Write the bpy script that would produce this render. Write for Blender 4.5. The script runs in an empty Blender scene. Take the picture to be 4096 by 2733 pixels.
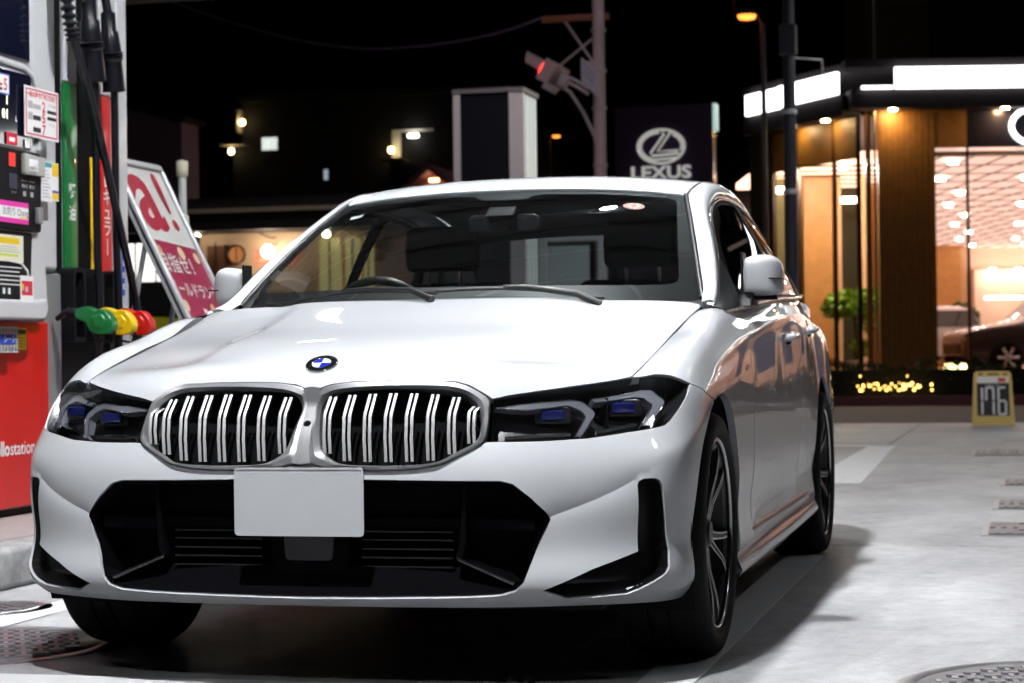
import bpy, bmesh, math, random
import numpy as np
from mathutils import Vector, Matrix
from mathutils.geometry import delaunay_2d_cdt

scene = bpy.context.scene
COL = scene.collection
rnd = random.Random(7)

# ------------------------------------------------------------------ camera
CAM = np.array([1.7125, -5.4092, 0.8037])
YAW, PITCH, ROLL, FPX = 0.2501, 0.0078, -0.0128, 8124.36 / 4096.0
cam_data = bpy.data.cameras.new('camera')
cam = bpy.data.objects.new('camera', cam_data)
COL.objects.link(cam)
_f = Vector((-math.sin(YAW) * math.cos(PITCH), math.cos(YAW) * math.cos(PITCH), math.sin(PITCH)))
_r = Vector((math.cos(YAW), math.sin(YAW), 0.0))
_u = _r.cross(_f)
_r2 = _r * math.cos(ROLL) + _u * math.sin(ROLL)
_u2 = -_r * math.sin(ROLL) + _u * math.cos(ROLL)
_m = Matrix(((_r2.x, _u2.x, -_f.x), (_r2.y, _u2.y, -_f.y), (_r2.z, _u2.z, -_f.z))).to_4x4()
_m.translation = Vector(CAM)
cam.matrix_world = _m
cam_data.sensor_width = 36.0
cam_data.lens = 36.0 * FPX
cam_data.clip_start = 0.05
cam_data.clip_end = 600.0
cam_data.dof.use_dof = True
cam_data.dof.focus_distance = 5.2
cam_data.dof.aperture_fstop = 6.3
scene.camera = cam

# ------------------------------------------------------------------ night sky, exposure
world = bpy.data.worlds.new('World')
scene.world = world
world.use_nodes = True
_wn = world.node_tree.nodes
_wl = world.node_tree.links
_wn.clear()
_sky = _wn.new('ShaderNodeTexSky')
_sky.sky_type = 'NISHITA'
_sky.sun_disc = False
_sky.sun_elevation = math.radians(-7.0)
_sky.sun_rotation = math.radians(200.0)
_bg = _wn.new('ShaderNodeBackground')
_bg.inputs['Strength'].default_value = 0.05
_wo = _wn.new('ShaderNodeOutputWorld')
_wl.new(_sky.outputs['Color'], _bg.inputs['Color'])
_wl.new(_bg.outputs['Background'], _wo.inputs['Surface'])

scene.view_settings.view_transform = 'Standard'
scene.view_settings.look = 'None'
scene.view_settings.exposure = 0.0
scene.view_settings.gamma = 1.0
scene.view_settings.use_curve_mapping = False
scene.render.engine = 'CYCLES'
scene.cycles.use_denoising = True
scene.cycles.max_bounces = 8
scene.cycles.diffuse_bounces = 3
scene.cycles.glossy_bounces = 5
scene.cycles.transmission_bounces = 6
scene.cycles.transparent_max_bounces = 12
scene.cycles.caustics_reflective = False
scene.cycles.caustics_refractive = False
scene.cycles.sample_clamp_indirect = 6.0


# ------------------------------------------------------------------ materials
def srgb(h):
    h = h.lstrip('#')
    c = [int(h[i:i + 2], 16) / 255.0 for i in (0, 2, 4)]
    return tuple(((v + 0.055) / 1.055) ** 2.4 if v > 0.04045 else v / 12.92 for v in c) + (1.0,)


MATS = {}


def mat(name, color=(0.5, 0.5, 0.5), rough=0.5, metal=0.0, coat=0.0, coat_rough=0.03, emit=None, strength=0.0,
        spec=0.5, noise=None, bump=None, trans=0.0, ior=1.45, sheen=0.0, sub=0.0):
    """noise = (scale, amount, detail) colour variation, bump = (scale, strength)"""
    if name in MATS:
        return MATS[name]
    m = bpy.data.materials.new(name)
    m.use_nodes = True
    nt = m.node_tree
    b = nt.nodes['Principled BSDF']
    col = tuple(color[:3]) + (1.0,)
    b.inputs['Base Color'].default_value = col
    b.inputs['Roughness'].default_value = rough
    b.inputs['Metallic'].default_value = metal
    b.inputs['Coat Weight'].default_value = coat
    b.inputs['Coat Roughness'].default_value = coat_rough
    b.inputs['Specular IOR Level'].default_value = spec
    b.inputs['Transmission Weight'].default_value = trans
    b.inputs['IOR'].default_value = ior
    if emit is not None:
        b.inputs['Emission Color'].default_value = tuple(emit[:3]) + (1.0,)
        b.inputs['Emission Strength'].default_value = strength
    if noise or bump:
        tc = nt.nodes.new('ShaderNodeTexCoord')
    if noise:
        n = nt.nodes.new('ShaderNodeTexNoise')
        n.inputs['Scale'].default_value = noise[0]
        n.inputs['Detail'].default_value = noise[2] if len(noise) > 2 else 6.0
        nt.links.new(tc.outputs['Object'], n.inputs['Vector'])
        mx = nt.nodes.new('ShaderNodeMix')
        mx.data_type = 'RGBA'
        k = noise[1]
        mx.inputs[6].default_value = tuple(max(0.0, c * (1 - k)) for c in col[:3]) + (1.0,)
        mx.inputs[7].default_value = tuple(min(1.0, c * (1 + k)) for c in col[:3]) + (1.0,)
        nt.links.new(n.outputs['Fac'], mx.inputs[0])
        nt.links.new(mx.outputs[2], b.inputs['Base Color'])
    if bump:
        n2 = nt.nodes.new('ShaderNodeTexNoise')
        n2.inputs['Scale'].default_value = bump[0]
        n2.inputs['Detail'].default_value = 5.0
        nt.links.new(tc.outputs['Object'], n2.inputs['Vector'])
        bp = nt.nodes.new('ShaderNodeBump')
        bp.inputs['Strength'].default_value = bump[1]
        bp.inputs['Distance'].default_value = 0.01
        nt.links.new(n2.outputs['Fac'], bp.inputs['Height'])
        nt.links.new(bp.outputs['Normal'], b.inputs['Normal'])
    MATS[name] = m
    return m


def glass(name, tint=(1, 1, 1), rough=0.0, f0=1.5, dirt=0.0):
    """thin architectural glass: fresnel mix of clear transparency and mirror"""
    if name in MATS:
        return MATS[name]
    m = bpy.data.materials.new(name)
    m.use_nodes = True
    nt = m.node_tree
    nt.nodes.clear()
    out = nt.nodes.new('ShaderNodeOutputMaterial')
    tr = nt.nodes.new('ShaderNodeBsdfTransparent')
    tr.inputs['Color'].default_value = tuple(tint[:3]) + (1.0,)
    gl = nt.nodes.new('ShaderNodeBsdfGlossy')
    gl.inputs['Roughness'].default_value = rough
    gl.inputs['Color'].default_value = (1, 1, 1, 1)
    fr = nt.nodes.new('ShaderNodeFresnel')
    ge = nt.nodes.new('ShaderNodeNewGeometry')
    mr = nt.nodes.new('ShaderNodeMapRange')     # the same reflectance from either face
    mr.inputs['To Min'].default_value = f0
    mr.inputs['To Max'].default_value = 1.0 / f0
    nt.links.new(ge.outputs['Backfacing'], mr.inputs['Value'])
    nt.links.new(mr.outputs['Result'], fr.inputs['IOR'])
    mx = nt.nodes.new('ShaderNodeMixShader')
    nt.links.new(fr.outputs['Fac'], mx.inputs[0])
    nt.links.new(tr.outputs[0], mx.inputs[1])
    nt.links.new(gl.outputs[0], mx.inputs[2])
    nt.links.new(mx.outputs[0], out.inputs['Surface'])
    MATS[name] = m
    return m


# ------------------------------------------------------------------ object helpers
def link(name, me, material=None, parent=None, loc=None):
    o = bpy.data.objects.new(name, me)
    COL.objects.link(o)
    if material is not None and me is not None and len(me.materials) == 0:
        me.materials.append(material)
    if parent is not None:
        o.parent = parent
    if loc is not None:
        o.location = loc
    return o


def tag(o, label, cat, group=None, kind=None):
    if label:
        o['label'] = label
    if cat:
        o['category'] = cat
    if group:
        o['group'] = group
    if kind:
        o['kind'] = kind
    return o


def thing(name, label, cat, loc=(0, 0, 0), rz=0.0, group=None):
    o = bpy.data.objects.new(name, None)
    COL.objects.link(o)
    o.empty_display_size = 0.1
    o.location = loc
    o.rotation_euler = (0, 0, rz)
    return tag(o, label, cat, group)


def structure(name, me, material):
    o = link(name, me, material)
    o['kind'] = 'structure'
    return o


def copy_tree(o, parent=None):
    c = o.copy()
    COL.objects.link(c)
    if parent is not None:
        c.parent = parent
        c.matrix_parent_inverse = o.matrix_parent_inverse.copy()
    for ch in list(o.children):
        copy_tree(ch, c)
    return c


class MB:
    """collects simple shapes, then becomes ONE mesh"""

    def __init__(self):
        self.v = []
        self.f = []
        self.sm = []

    def add(self, vs, fs, smooth=False):
        n = len(self.v)
        self.v += [tuple(p) for p in vs]
        self.f += [tuple(i + n for i in f) for f in fs]
        self.sm += [smooth] * len(fs)
        return self

    def box(self, a, b, rz=0.0, piv=None):
        (x0, y0, z0), (x1, y1, z1) = a, b
        vs = [(x0, y0, z0), (x1, y0, z0), (x1, y1, z0), (x0, y1, z0), (x0, y0, z1), (x1, y0, z1), (x1, y1, z1), (x0, y1, z1)]
        if rz:
            cx, cy = piv or ((x0 + x1) / 2, (y0 + y1) / 2)
            c, s = math.cos(rz), math.sin(rz)
            vs = [(cx + (x - cx) * c - (y - cy) * s, cy + (x - cx) * s + (y - cy) * c, z) for x, y, z in vs]
        return self.add(vs, [(0, 3, 2, 1), (4, 5, 6, 7), (0, 1, 5, 4), (1, 2, 6, 5), (2, 3, 7, 6), (3, 0, 4, 7)])

    def prism(self, poly, d0, d1, axis='z', smooth=False):
        """poly of 2D points extruded along an axis; 2D axes: z->(x,y) y->(x,z) x->(y,z)"""
        n = len(poly)

        def P(p, d):
            if axis == 'z':
                return (p[0], p[1], d)
            if axis == 'y':
                return (p[0], d, p[1])
            return (d, p[0], p[1])
        vs = [P(p, d0) for p in poly] + [P(p, d1) for p in poly]
        fs = [tuple(range(n)), tuple(range(2 * n - 1, n - 1, -1))]
        self.add(vs, fs)
        self.add(vs, [(i, i + n, (i + 1) % n + n, (i + 1) % n) for i in range(n)], smooth)
        return self

    def tube(self, pts, r, n=8, caps=True, smooth=True):
        pts = [Vector(p) for p in pts]
        rs = r if isinstance(r, (list, tuple)) else [r] * len(pts)
        rings = []
        up = None
        for i, p in enumerate(pts):
            t = (pts[min(i + 1, len(pts) - 1)] - pts[max(i - 1, 0)]).normalized()
            if up is None:
                up = Vector((0, 0, 1)) if abs(t.z) < 0.9 else Vector((1, 0, 0))
            s = t.cross(up)
            if s.length < 1e-6:
                s = t.orthogonal()
            s.normalize()
            up = s.cross(t).normalized()
            rings.append([p + (s * math.cos(a) + up * math.sin(a)) * rs[i] for a in (2 * math.pi * k / n for k in range(n))])
        vs = [q for ring in rings for q in ring]
        fs = []
        for i in range(len(pts) - 1):
            for k in range(n):
                fs.append((i * n + k, i * n + (k + 1) % n, (i + 1) * n + (k + 1) % n, (i + 1) * n + k))
        self.add(vs, fs, smooth)
        if caps:
            self.add(rings[0], [tuple(range(n - 1, -1, -1))])
            self.add(rings[-1], [tuple(range(n))])
        return self

    def lathe(self, prof, n=32, axis='z', center=(0, 0, 0), smooth=True, closed=False, a0=0.0, a1=2 * math.pi):
        """prof = [(r, h)...] spun about an axis"""
        full = abs(a1 - a0 - 2 * math.pi) < 1e-6
        cnt = n if full else n + 1
        vs = []
        for k in range(cnt):
            a = a0 + (a1 - a0) * k / n
            c, s = math.cos(a), math.sin(a)
            for r, h in prof:
                if axis == 'z':
                    p = (r * c, r * s, h)
                elif axis == 'x':
                    p = (h, r * c, r * s)
                else:
                    p = (r * c, h, r * s)
                vs.append((p[0] + center[0], p[1] + center[1], p[2] + center[2]))
        m = len(prof)
        fs = []
        for k in range(n):
            k2 = (k + 1) % cnt
            for i in range(m - 1 if not closed else m):
                j = (i + 1) % m
                fs.append((k * m + i, k * m + j, k2 * m + j, k2 * m + i))
        return self.add(vs, fs, smooth)

    def mesh(self, name='m', weld=False, auto=None):
        me = bpy.data.meshes.new(name)
        me.from_pydata(self.v, [], self.f)
        me.polygons.foreach_set('use_smooth', self.sm)
        if weld or auto is not None:
            bm = bmesh.new()
            bm.from_mesh(me)
            bmesh.ops.remove_doubles(bm, verts=bm.verts, dist=1e-5)
            bmesh.ops.recalc_face_normals(bm, faces=bm.faces)
            if auto is not None:
                for e in bm.edges:
                    e.smooth = not (len(e.link_faces) == 2 and e.calc_face_angle(0) > auto)
                for f in bm.faces:
                    f.smooth = True
            bm.to_mesh(me)
            bm.free()
        me.update()
        return me

    def obj(self, name, material, parent=None, bevel=0.0, segs=2, auto=None, weld=False):
        me = self.mesh(name, weld=weld or bevel > 0, auto=auto)
        o = link(name, me, material, parent)
        if bevel > 0:
            bv = o.modifiers.new('bevel', 'BEVEL')
            bv.width = bevel
            bv.segments = segs
            bv.limit_method = 'ANGLE'
            bv.angle_limit = math.radians(40)
            bv.harden_normals = False
            me.polygons.foreach_set('use_smooth', [True] * len(me.polygons))
            for e in me.edges:
                pass
            ws = o.modifiers.new('wn', 'WEIGHTED_NORMAL')
            ws.keep_sharp = True
        return o


def text_mesh(s, size=0.1, extrude=0.0, align='CENTER', bold=0.0, spacing=1.0):
    cu = bpy.data.curves.new('t', 'FONT')
    cu.body = s
    cu.size = size
    cu.extrude = extrude
    cu.align_x = align
    cu.align_y = 'CENTER'
    cu.offset = bold
    cu.space_character = spacing
    cu.resolution_u = 3
    o = bpy.data.objects.new('t', cu)
    COL.objects.link(o)
    dg = bpy.context.evaluated_depsgraph_get()
    me = bpy.data.meshes.new_from_object(o.evaluated_get(dg))
    bpy.data.objects.remove(o)
    return me


def place_text(name, s, size, origin, right, up, material, parent=None, bold=0.0, spacing=1.0, extrude=0.0, align='CENTER', sx=1.0):
    me = text_mesh(s, size, extrude, align, bold, spacing)
    r, u = Vector(right).normalized(), Vector(up).normalized()
    n = r.cross(u)
    M = Matrix(((r.x * sx, u.x, n.x, origin[0]), (r.y * sx, u.y, n.y, origin[1]), (r.z * sx, u.z, n.z, origin[2]), (0, 0, 0, 1)))
    me.transform(M)
    me.materials.clear()
    return link(name, me, material, parent)
# ------------------------------------------------------------------ smooth surface patches
def _card(t):
    """second-derivative matrix of natural cubic cardinal splines for knots t"""
    n = len(t)
    h = np.diff(t)
    A = np.zeros((n, n))
    B = np.zeros((n, n))
    A[0, 0] = A[-1, -1] = 1.0
    for i in range(1, n - 1):
        A[i, i - 1], A[i, i], A[i, i + 1] = h[i - 1], 2 * (h[i - 1] + h[i]), h[i]
        B[i, i - 1], B[i, i], B[i, i + 1] = 6 / h[i - 1], -6 / h[i - 1] - 6 / h[i], 6 / h[i]
    return np.linalg.solve(A, B)


def _basis(t, M, x):
    x = np.asarray(x, float)
    n = len(t)
    i = np.clip(np.searchsorted(t, x) - 1, 0, n - 2)
    h = t[i + 1] - t[i]
    a = (t[i + 1] - x) / h
    b = 1 - a
    N = np.zeros((len(x), n))
    k = np.arange(len(x))
    N[k, i] += a
    N[k, i + 1] += b
    N += ((a ** 3 - a) * h * h / 6)[:, None] * M[i] + ((b ** 3 - b) * h * h / 6)[:, None] * M[i + 1]
    return N


class Patch:
    def __init__(self, P, tu=None, tv=None, disp=None):
        P = np.array(P, float)
        self.P = P
        if tu is None:
            d = np.linalg.norm(np.diff(P, axis=0), axis=2).mean(axis=1)
            tu = np.r_[0, np.cumsum(d)]
        if tv is None:
            d = np.linalg.norm(np.diff(P, axis=1), axis=2).mean(axis=0)
            tv = np.r_[0, np.cumsum(d)]
        self.tu, self.tv = np.array(tu, float), np.array(tv, float)
        self.Mu, self.Mv = _card(self.tu), _card(self.tv)
        self.disp = disp

    def raw(self, uv):
        uv = np.atleast_2d(uv)
        return np.einsum('ni,nj,ijk->nk', _basis(self.tu, self.Mu, uv[:, 0]), _basis(self.tv, self.Mv, uv[:, 1]), self.P, optimize=True)

    def __call__(self, uv):
        X = self.raw(uv)
        if self.disp is not None:
            X = X + self.disp(X, uv)
        return X

    def normal(self, uv, e=1.5e-4):
        uv = np.atleast_2d(uv)
        du = self(uv + [e, 0]) - self(uv - [e, 0])
        dv = self(uv + [0, e]) - self(uv - [0, e])
        n = np.cross(du, dv)
        n /= np.linalg.norm(n, axis=1)[:, None] + 1e-12
        return n * getattr(self, 'flip', 1.0)

    def inverse(self, pts, axes, urange=None, vrange=None, grid=140):
        """find uv whose position matches the given two coordinates"""
        u0, u1 = urange or (self.tu[0], self.tu[-1])
        v0, v1 = vrange or (self.tv[0], self.tv[-1])
        gu, gv = np.meshgrid(np.linspace(u0, u1, grid), np.linspace(v0, v1, grid), indexing='ij')
        G = np.c_[gu.ravel(), gv.ravel()]
        X = self.raw(G)[:, axes]
        pts = np.atleast_2d(pts).astype(float)
        out = np.array([G[np.argmin(((X - p) ** 2).sum(1))] for p in pts])
        e = 1e-4
        for _ in range(12):
            R = self.raw(out)[:, axes] - pts
            Ju = (self.raw(out + [e, 0])[:, axes] - self.raw(out - [e, 0])[:, axes]) / (2 * e)
            Jv = (self.raw(out + [0, e])[:, axes] - self.raw(out - [0, e])[:, axes]) / (2 * e)
            det = Ju[:, 0] * Jv[:, 1] - Ju[:, 1] * Jv[:, 0]
            det = np.where(np.abs(det) < 1e-4, 1e-4, det)
            d = np.c_[(R[:, 0] * Jv[:, 1] - R[:, 1] * Jv[:, 0]) / det, (Ju[:, 0] * R[:, 1] - Ju[:, 1] * R[:, 0]) / det]
            d = np.clip(d, -0.03, 0.03)
            out = out - d
            out[:, 0] = np.clip(out[:, 0], u0, u1)
            out[:, 1] = np.clip(out[:, 1], v0, v1)
        return out


def dens(poly, step, closed=True):
    poly = np.array(poly, float)
    out = []
    n = len(poly)
    for i in range(n if closed else n - 1):
        a, b = poly[i], poly[(i + 1) % n]
        k = max(1, int(math.ceil(np.linalg.norm(b - a) / step)))
        for j in range(k):
            out.append(a + (b - a) * j / k)
    if not closed:
        out.append(poly[-1])
    return np.array(out)


def roundp(poly, r, n=5, closed=True):
    """round the corners of a polygon; r scalar or list"""
    poly = [np.array(p, float) for p in poly]
    m = len(poly)
    rs = r if isinstance(r, (list, tuple)) else [r] * m
    out = []
    for i in range(m):
        p = poly[i]
        if (not closed and i in (0, m - 1)) or rs[i] <= 0:
            out.append(p)
            continue
        a, b = poly[i - 1], poly[(i + 1) % m]
        da, db = a - p, b - p
        la, lb = np.linalg.norm(da), np.linalg.norm(db)
        q = min(rs[i], 0.48 * la, 0.48 * lb)
        A, B = p + da / la * q, p + db / lb * q
        for k in range(n + 1):
            t = k / n
            out.append((1 - t) ** 2 * A + 2 * t * (1 - t) * p + t * t * B)
    return np.array(out)


def smooth_curve(pts, n=60, closed=False):
    P = np.array(pts, float)
    if closed:
        P = np.vstack([P[-3:], P, P[:4]])
    t = np.r_[0, np.cumsum(np.sqrt(np.linalg.norm(np.diff(P, axis=0), axis=1)) + 1e-9)]
    M = _card(t)
    if closed:
        x = np.linspace(t[3], t[-4], n, endpoint=False)
    else:
        x = np.linspace(t[0], t[-1], n)
    return _basis(t, M, x) @ P


def inpoly(pts, poly):
    x, y = pts[:, 0], pts[:, 1]
    r = np.zeros(len(pts), bool)
    px, py = poly[:, 0], poly[:, 1]
    qx, qy = np.roll(px, -1), np.roll(py, -1)
    for i in range(len(poly)):
        c = (py[i] > y) != (qy[i] > y)
        if c.any():
            xi = (qx[i] - px[i]) * (y - py[i]) / (qy[i] - py[i] + 1e-15) + px[i]
            r ^= c & (x < xi)
    return r


def segdist(pts, poly):
    q = np.roll(poly, -1, axis=0)
    best = np.full(len(pts), 1e9)
    for a, b in zip(poly, q):
        d = b - a
        L = d @ d + 1e-15
        t = np.clip(((pts - a) @ d) / L, 0, 1)
        best = np.minimum(best, ((pts - a - t[:, None] * d) ** 2).sum(1))
    return np.sqrt(best)


def area2(p):
    return 0.5 * np.sum(p[:, 0] * np.roll(p[:, 1], -1) - np.roll(p[:, 0], -1) * p[:, 1])


def inset(poly, d):
    """shrink polygon by d (2D)"""
    p = np.array(poly, float)
    s = 1.0 if area2(p) > 0 else -1.0
    e = np.roll(p, -1, axis=0) - p
    e /= np.linalg.norm(e, axis=1)[:, None] + 1e-12
    nrm = np.c_[-e[:, 1], e[:, 0]] * s
    n = nrm + np.roll(nrm, 1, axis=0)
    n /= np.maximum(np.linalg.norm(n, axis=1)[:, None], 0.6)
    return p + n * d


def panel(name, surf, outer, material, parent, holes=(), step=0.022, thick=0.010, gap=0.002, mirror=False, lines=(), offset=0.0,
          bstep=None, keep=None, edge_mat=None, hole_thick=None):
    """cut a panel out of a smooth surface: polygons are in surface uv"""
    bstep = bstep or step * 0.6
    outer = dens(inset(np.array(outer, float), gap) if gap else np.array(outer, float), bstep)
    holes = [dens(inset(np.array(h, float), -gap) if gap else np.array(h, float), bstep) for h in holes]
    lo, hi = outer.min(0), outer.max(0)
    gy = np.arange(lo[1], hi[1], step * 0.866)
    pts = []
    for j, y in enumerate(gy):
        xs = np.arange(lo[0] + (step / 2 if j % 2 else 0), hi[0], step)
        pts.append(np.c_[xs, np.full(len(xs), y)])
    pts = np.vstack(pts)
    ok = inpoly(pts, outer)
    for h in holes:
        ok &= ~inpoly(pts, h)
    pts = pts[ok]
    for poly in [outer] + list(holes):
        if len(pts):
            pts = pts[segdist(pts, poly) > step * 0.42]
    ln = [dens(l, bstep, closed=False) for l in lines]
    for l in ln:
        d = np.full(len(pts), 1e9)
        for a, b in zip(l[:-1], l[1:]):
            dd = b - a
            t = np.clip(((pts - a) @ dd) / (dd @ dd + 1e-15), 0, 1)
            d = np.minimum(d, ((pts - a - t[:, None] * dd) ** 2).sum(1))
        pts = pts[np.sqrt(d) > step * 0.4]
    V = []
    E = []
    for poly in [outer] + list(holes):
        n0 = len(V)
        V += [Vector(p) for p in poly]
        E += [(n0 + i, n0 + (i + 1) % len(poly)) for i in range(len(poly))]
    for l in ln:
        n0 = len(V)
        V += [Vector(p) for p in l]
        E += [(n0 + i, n0 + i + 1) for i in range(len(l) - 1)]
    V += [Vector(p) for p in pts]
    ov, oe, of, vo, eo, fo = delaunay_2d_cdt(V, E, [], 0, 1e-7)
    UV = np.array([tuple(v) for v in ov])
    F = np.array([tuple(f) for f in of if len(f) == 3], int)
    c = UV[F].mean(axis=1)
    ok = inpoly(c, outer)
    for h in holes:
        ok &= ~inpoly(c, h)
    if keep is not None:
        ok &= keep(surf.raw(c))
    F = F[ok]
    used = np.unique(F)
    remap = -np.ones(len(UV), int)
    remap[used] = np.arange(len(used))
    UV = UV[used]
    F = remap[F]
    a2 = np.cross(UV[F[:, 1]] - UV[F[:, 0]], UV[F[:, 2]] - UV[F[:, 0]])
    F = F[np.abs(a2) > 1e-12]
    a2 = a2[np.abs(a2) > 1e-12]
    fl = getattr(surf, 'flip', 1.0)
    F[a2 * fl < 0] = F[a2 * fl < 0][:, ::-1]
    X = surf(UV)
    nv = surf.normal(UV)
    if offset:
        X = X + nv * offset
    cen = UV[F].mean(axis=1)
    lu = UV[F].reshape(-1, 2) + 0.06 * (np.repeat(cen, 3, axis=0) - UV[F].reshape(-1, 2))
    LN = surf.normal(lu)
    faces = [tuple(f) for f in F]
    # boundary rim
    es = {}
    for f in F:
        for i in range(3):
            es[(f[i], f[(i + 1) % 3])] = 1
    bd = [(a, b) for (a, b) in es if (b, a) not in es and not (abs(X[a, 0]) < 2e-3 and abs(X[b, 0]) < 2e-3)]
    if thick:
        bverts = sorted({i for e in bd for i in e})
        bi = {b: len(X) + k for k, b in enumerate(bverts)}
        Xb = X[bverts] - nv[bverts] * thick
        X2 = np.vstack([X, Xb])
        extra = []
        for a, b in bd:
            faces.append((b, a, bi[a], bi[b]))
            fn = np.cross(X2[a] - X2[b], X2[bi[a]] - X2[b])
            fn /= np.linalg.norm(fn) + 1e-12
            extra += [fn] * 4
        if extra:
            LN = np.vstack([LN, np.array(extra)])
        X = X2
    res = []
    for s in ((1, -1) if mirror else (1,)):
        Y = X * [s, 1, 1]
        me = bpy.data.meshes.new(name)
        if s == 1:
            me.from_pydata(Y.tolist(), [], faces)
            N = LN
        else:
            ff = [tuple(f[::-1]) for f in faces]
            me.from_pydata(Y.tolist(), [], ff)
            N = LN * [-1, 1, 1]
            k = 0
            N2 = np.empty_like(N)
            for f in faces:
                N2[k:k + len(f)] = N[k:k + len(f)][::-1]
                k += len(f)
            N = N2
        me.polygons.foreach_set('use_smooth', [True] * len(me.polygons))
        me.normals_split_custom_set(N.tolist())
        me.update()
        res.append(link(name, me, material, parent))
    return res


def ribbon(name, A, B, material, parent, mirror=False, smooth=True):
    """strip between two 3D polylines"""
    out = []
    for s in ((1, -1) if mirror else (1,)):
        mb = MB()
        n = len(A)
        vs = [(a[0] * s, a[1], a[2]) for a in A] + [(b[0] * s, b[1], b[2]) for b in B]
        mb.add(vs, [(i, i + 1, n + i + 1, n + i) if s > 0 else (i, n + i, n + i + 1, i + 1) for i in range(n - 1)], smooth)
        out.append(mb.obj(name, material, parent))
    return out
# ------------------------------------------------------------------ the saloon: control nets (metres, x to the car's left, y to its rear)
def _lower_shell():
    plan = [(0, -.785), (.2, -.781), (.4, -.764), (.56, -.727), (.68, -.676), (.772, -.617), (.845, -.540), (.882, -.455), (.897, -.360),
            (.905, -.16), (.910, .10), (.9075, .40), (.9035, .75), (.9005, 1.25), (.9005, 1.8), (.9030, 2.3), (.9085, 2.65), (.912, 2.95),
            (.905, 3.25), (.875, 3.5), (.79, 3.70), (.58, 3.81), (.3, 3.85), (0, 3.86)]
    P = np.array(plan)
    T = np.gradient(P, axis=0)
    T[0] = (1, 0)
    T[-1] = (-1, 0)
    T /= np.linalg.norm(T, axis=1)[:, None]
    N = np.c_[-T[:, 1], T[:, 0]]  # inward
    zf = [.205, .235, .33, .43, .515, .58, .64, .70]
    of = [.040, .000, .004, .000, .003, .024, .058, .098]
    zs = [.195, .225, .33, .45, .57, .68, .755, .82]
    os_ = [.045, .018, .012, .005, .002, .000, .004, .010]
    L7 = {9: (.889, -.05, .776), 10: (.8955, .12, .800), 11: (.8955, .42, .836), 12: (.8935, .75, .866), 13: (.8895, 1.25, .905), 14: (.8845, 1.8, .938),
          15: (.876, 2.3, .948), 16: (.862, 2.65, .945), 17: (.842, 2.95, .942), 18: (.812, 3.25, .940), 19: (.785, 3.5, .945), 20: (.745, 3.68, .95),
          21: (.55, 3.77, .95), 22: (.3, 3.80, .95), 23: (0, 3.805, .95)}
    L8 = [(0, -.680, .757), (.2, -.672, .757), (.4, -.634, .757), (.545, -.568, .755), (.645, -.493, .753), (.725, -.412, .753), (.775, -.352, .762),
          (.812, -.272, .784), (.834, -.19, .807), (.850, -.04, .839), (.856, .15, .869), (.850, .42, .920), (.866, .75, .913), (.868, 1.25, .944),
          (.862, 1.8, .972), (.852, 2.3, .982), (.832, 2.65, .988), (.803, 2.95, .994), (.765, 3.25, 1.0), (.775, 3.47, 1.01), (.69, 3.62, 1.01),
          (.52, 3.71, 1.015), (.3, 3.735, 1.018), (0, 3.74, 1.02)]
    L9 = [(0, -.60, .785), (.2, -.592, .784), (.4, -.55, .782), (.53, -.48, .778), (.62, -.40, .775), (.69, -.32, .772), (.728, -.26, .784),
          (.742, -.17, .804), (.750, -.07, .825), (.755, .07, .853), (.762, .22, .884), (.788, .44, .936), (.846, .75, .937), (.846, 1.25, .968),
          (.842, 1.8, .992), (.832, 2.3, 1.008), (.82, 2.65, 1.02), (.79, 2.95, 1.035), (.74, 3.2, 1.04), (.68, 3.38, 1.04), (.58, 3.5, 1.04),
          (.45, 3.56, 1.04), (.25, 3.58, 1.045), (0, 3.585, 1.045)]
    CORNER = {(7, 4): (.655, -.560, .705), (7, 5): (.738, -.490, .708), (7, 6): (.804, -.418, .715), (7, 7): (.849, -.345, .728), (7, 8): (.873, -.262, .745),
              (6, 4): (.665, -.603, .646), (6, 5): (.752, -.538, .649), (6, 6): (.822, -.466, .657), (6, 7): (.866, -.386, .671), (6, 8): (.888, -.298, .690),
              (5, 4): (.673, -.643, .586), (5, 5): (.763, -.580, .589), (5, 6): (.836, -.506, .595), (5, 7): (.877, -.424, .608), (5, 8): (.896, -.332, .628),
              (7, 3): (.552, -.622, .703), (6, 3): (.557, -.662, .643), (5, 3): (.559, -.698, .583)}
    rows = []
    for i in range(24):
        w = min(max((i - 4.5) / 3.5, 0), 1)
        col = []
        for k in range(8):
            z = zf[k] * (1 - w) + zs[k] * w
            o = of[k] * (1 - w) + os_[k] * w
            if i >= 9:
                if k == 7:
                    col.append(L7[i])
                    continue
                zc = L7[i][2]
                if k == 6:
                    z = zc - .058
                if k == 5:
                    z = min(.69, zc - .12)
            if 16 <= i <= 20:
                o += [0, 0, 0, 0, .003, .014, .034, 0][k]
            if 12 <= i <= 15:
                o += [0, .004, .010, .003, 0, 0, .004, 0][k]
            if (k, i) in CORNER:
                col.append(CORNER[(k, i)])
                continue
            x, y = P[i] + N[i] * o
            col.append((x if i not in (0, 23) else 0.0, y, z))
        col.append(L8[i])
        col.append(L9[i])
        rows.append(col)
    R = np.array(rows)
    mir = R[1:3][::-1] * [-1, 1, 1]
    mir2 = R[-3:-1][::-1] * [-1, 1, 1]
    G = np.vstack([mir, R, mir2])
    base = G[:, 3]
    d = np.linalg.norm(np.diff(base, axis=0), axis=1)
    tu = np.r_[0, np.cumsum(d)]
    tu -= tu[2]
    tv = np.array([0, .035, .13, .24, .34, .44, .52, .60, .67, .74])
    P0 = Patch(G, tu, tv)
    # tighten the shoulder fold along the flank with a row close to either side of it
    lo = P0.raw(np.c_[tu, np.full(len(tu), .584)])
    hi = P0.raw(np.c_[tu, np.full(len(tu), .616)])
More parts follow.
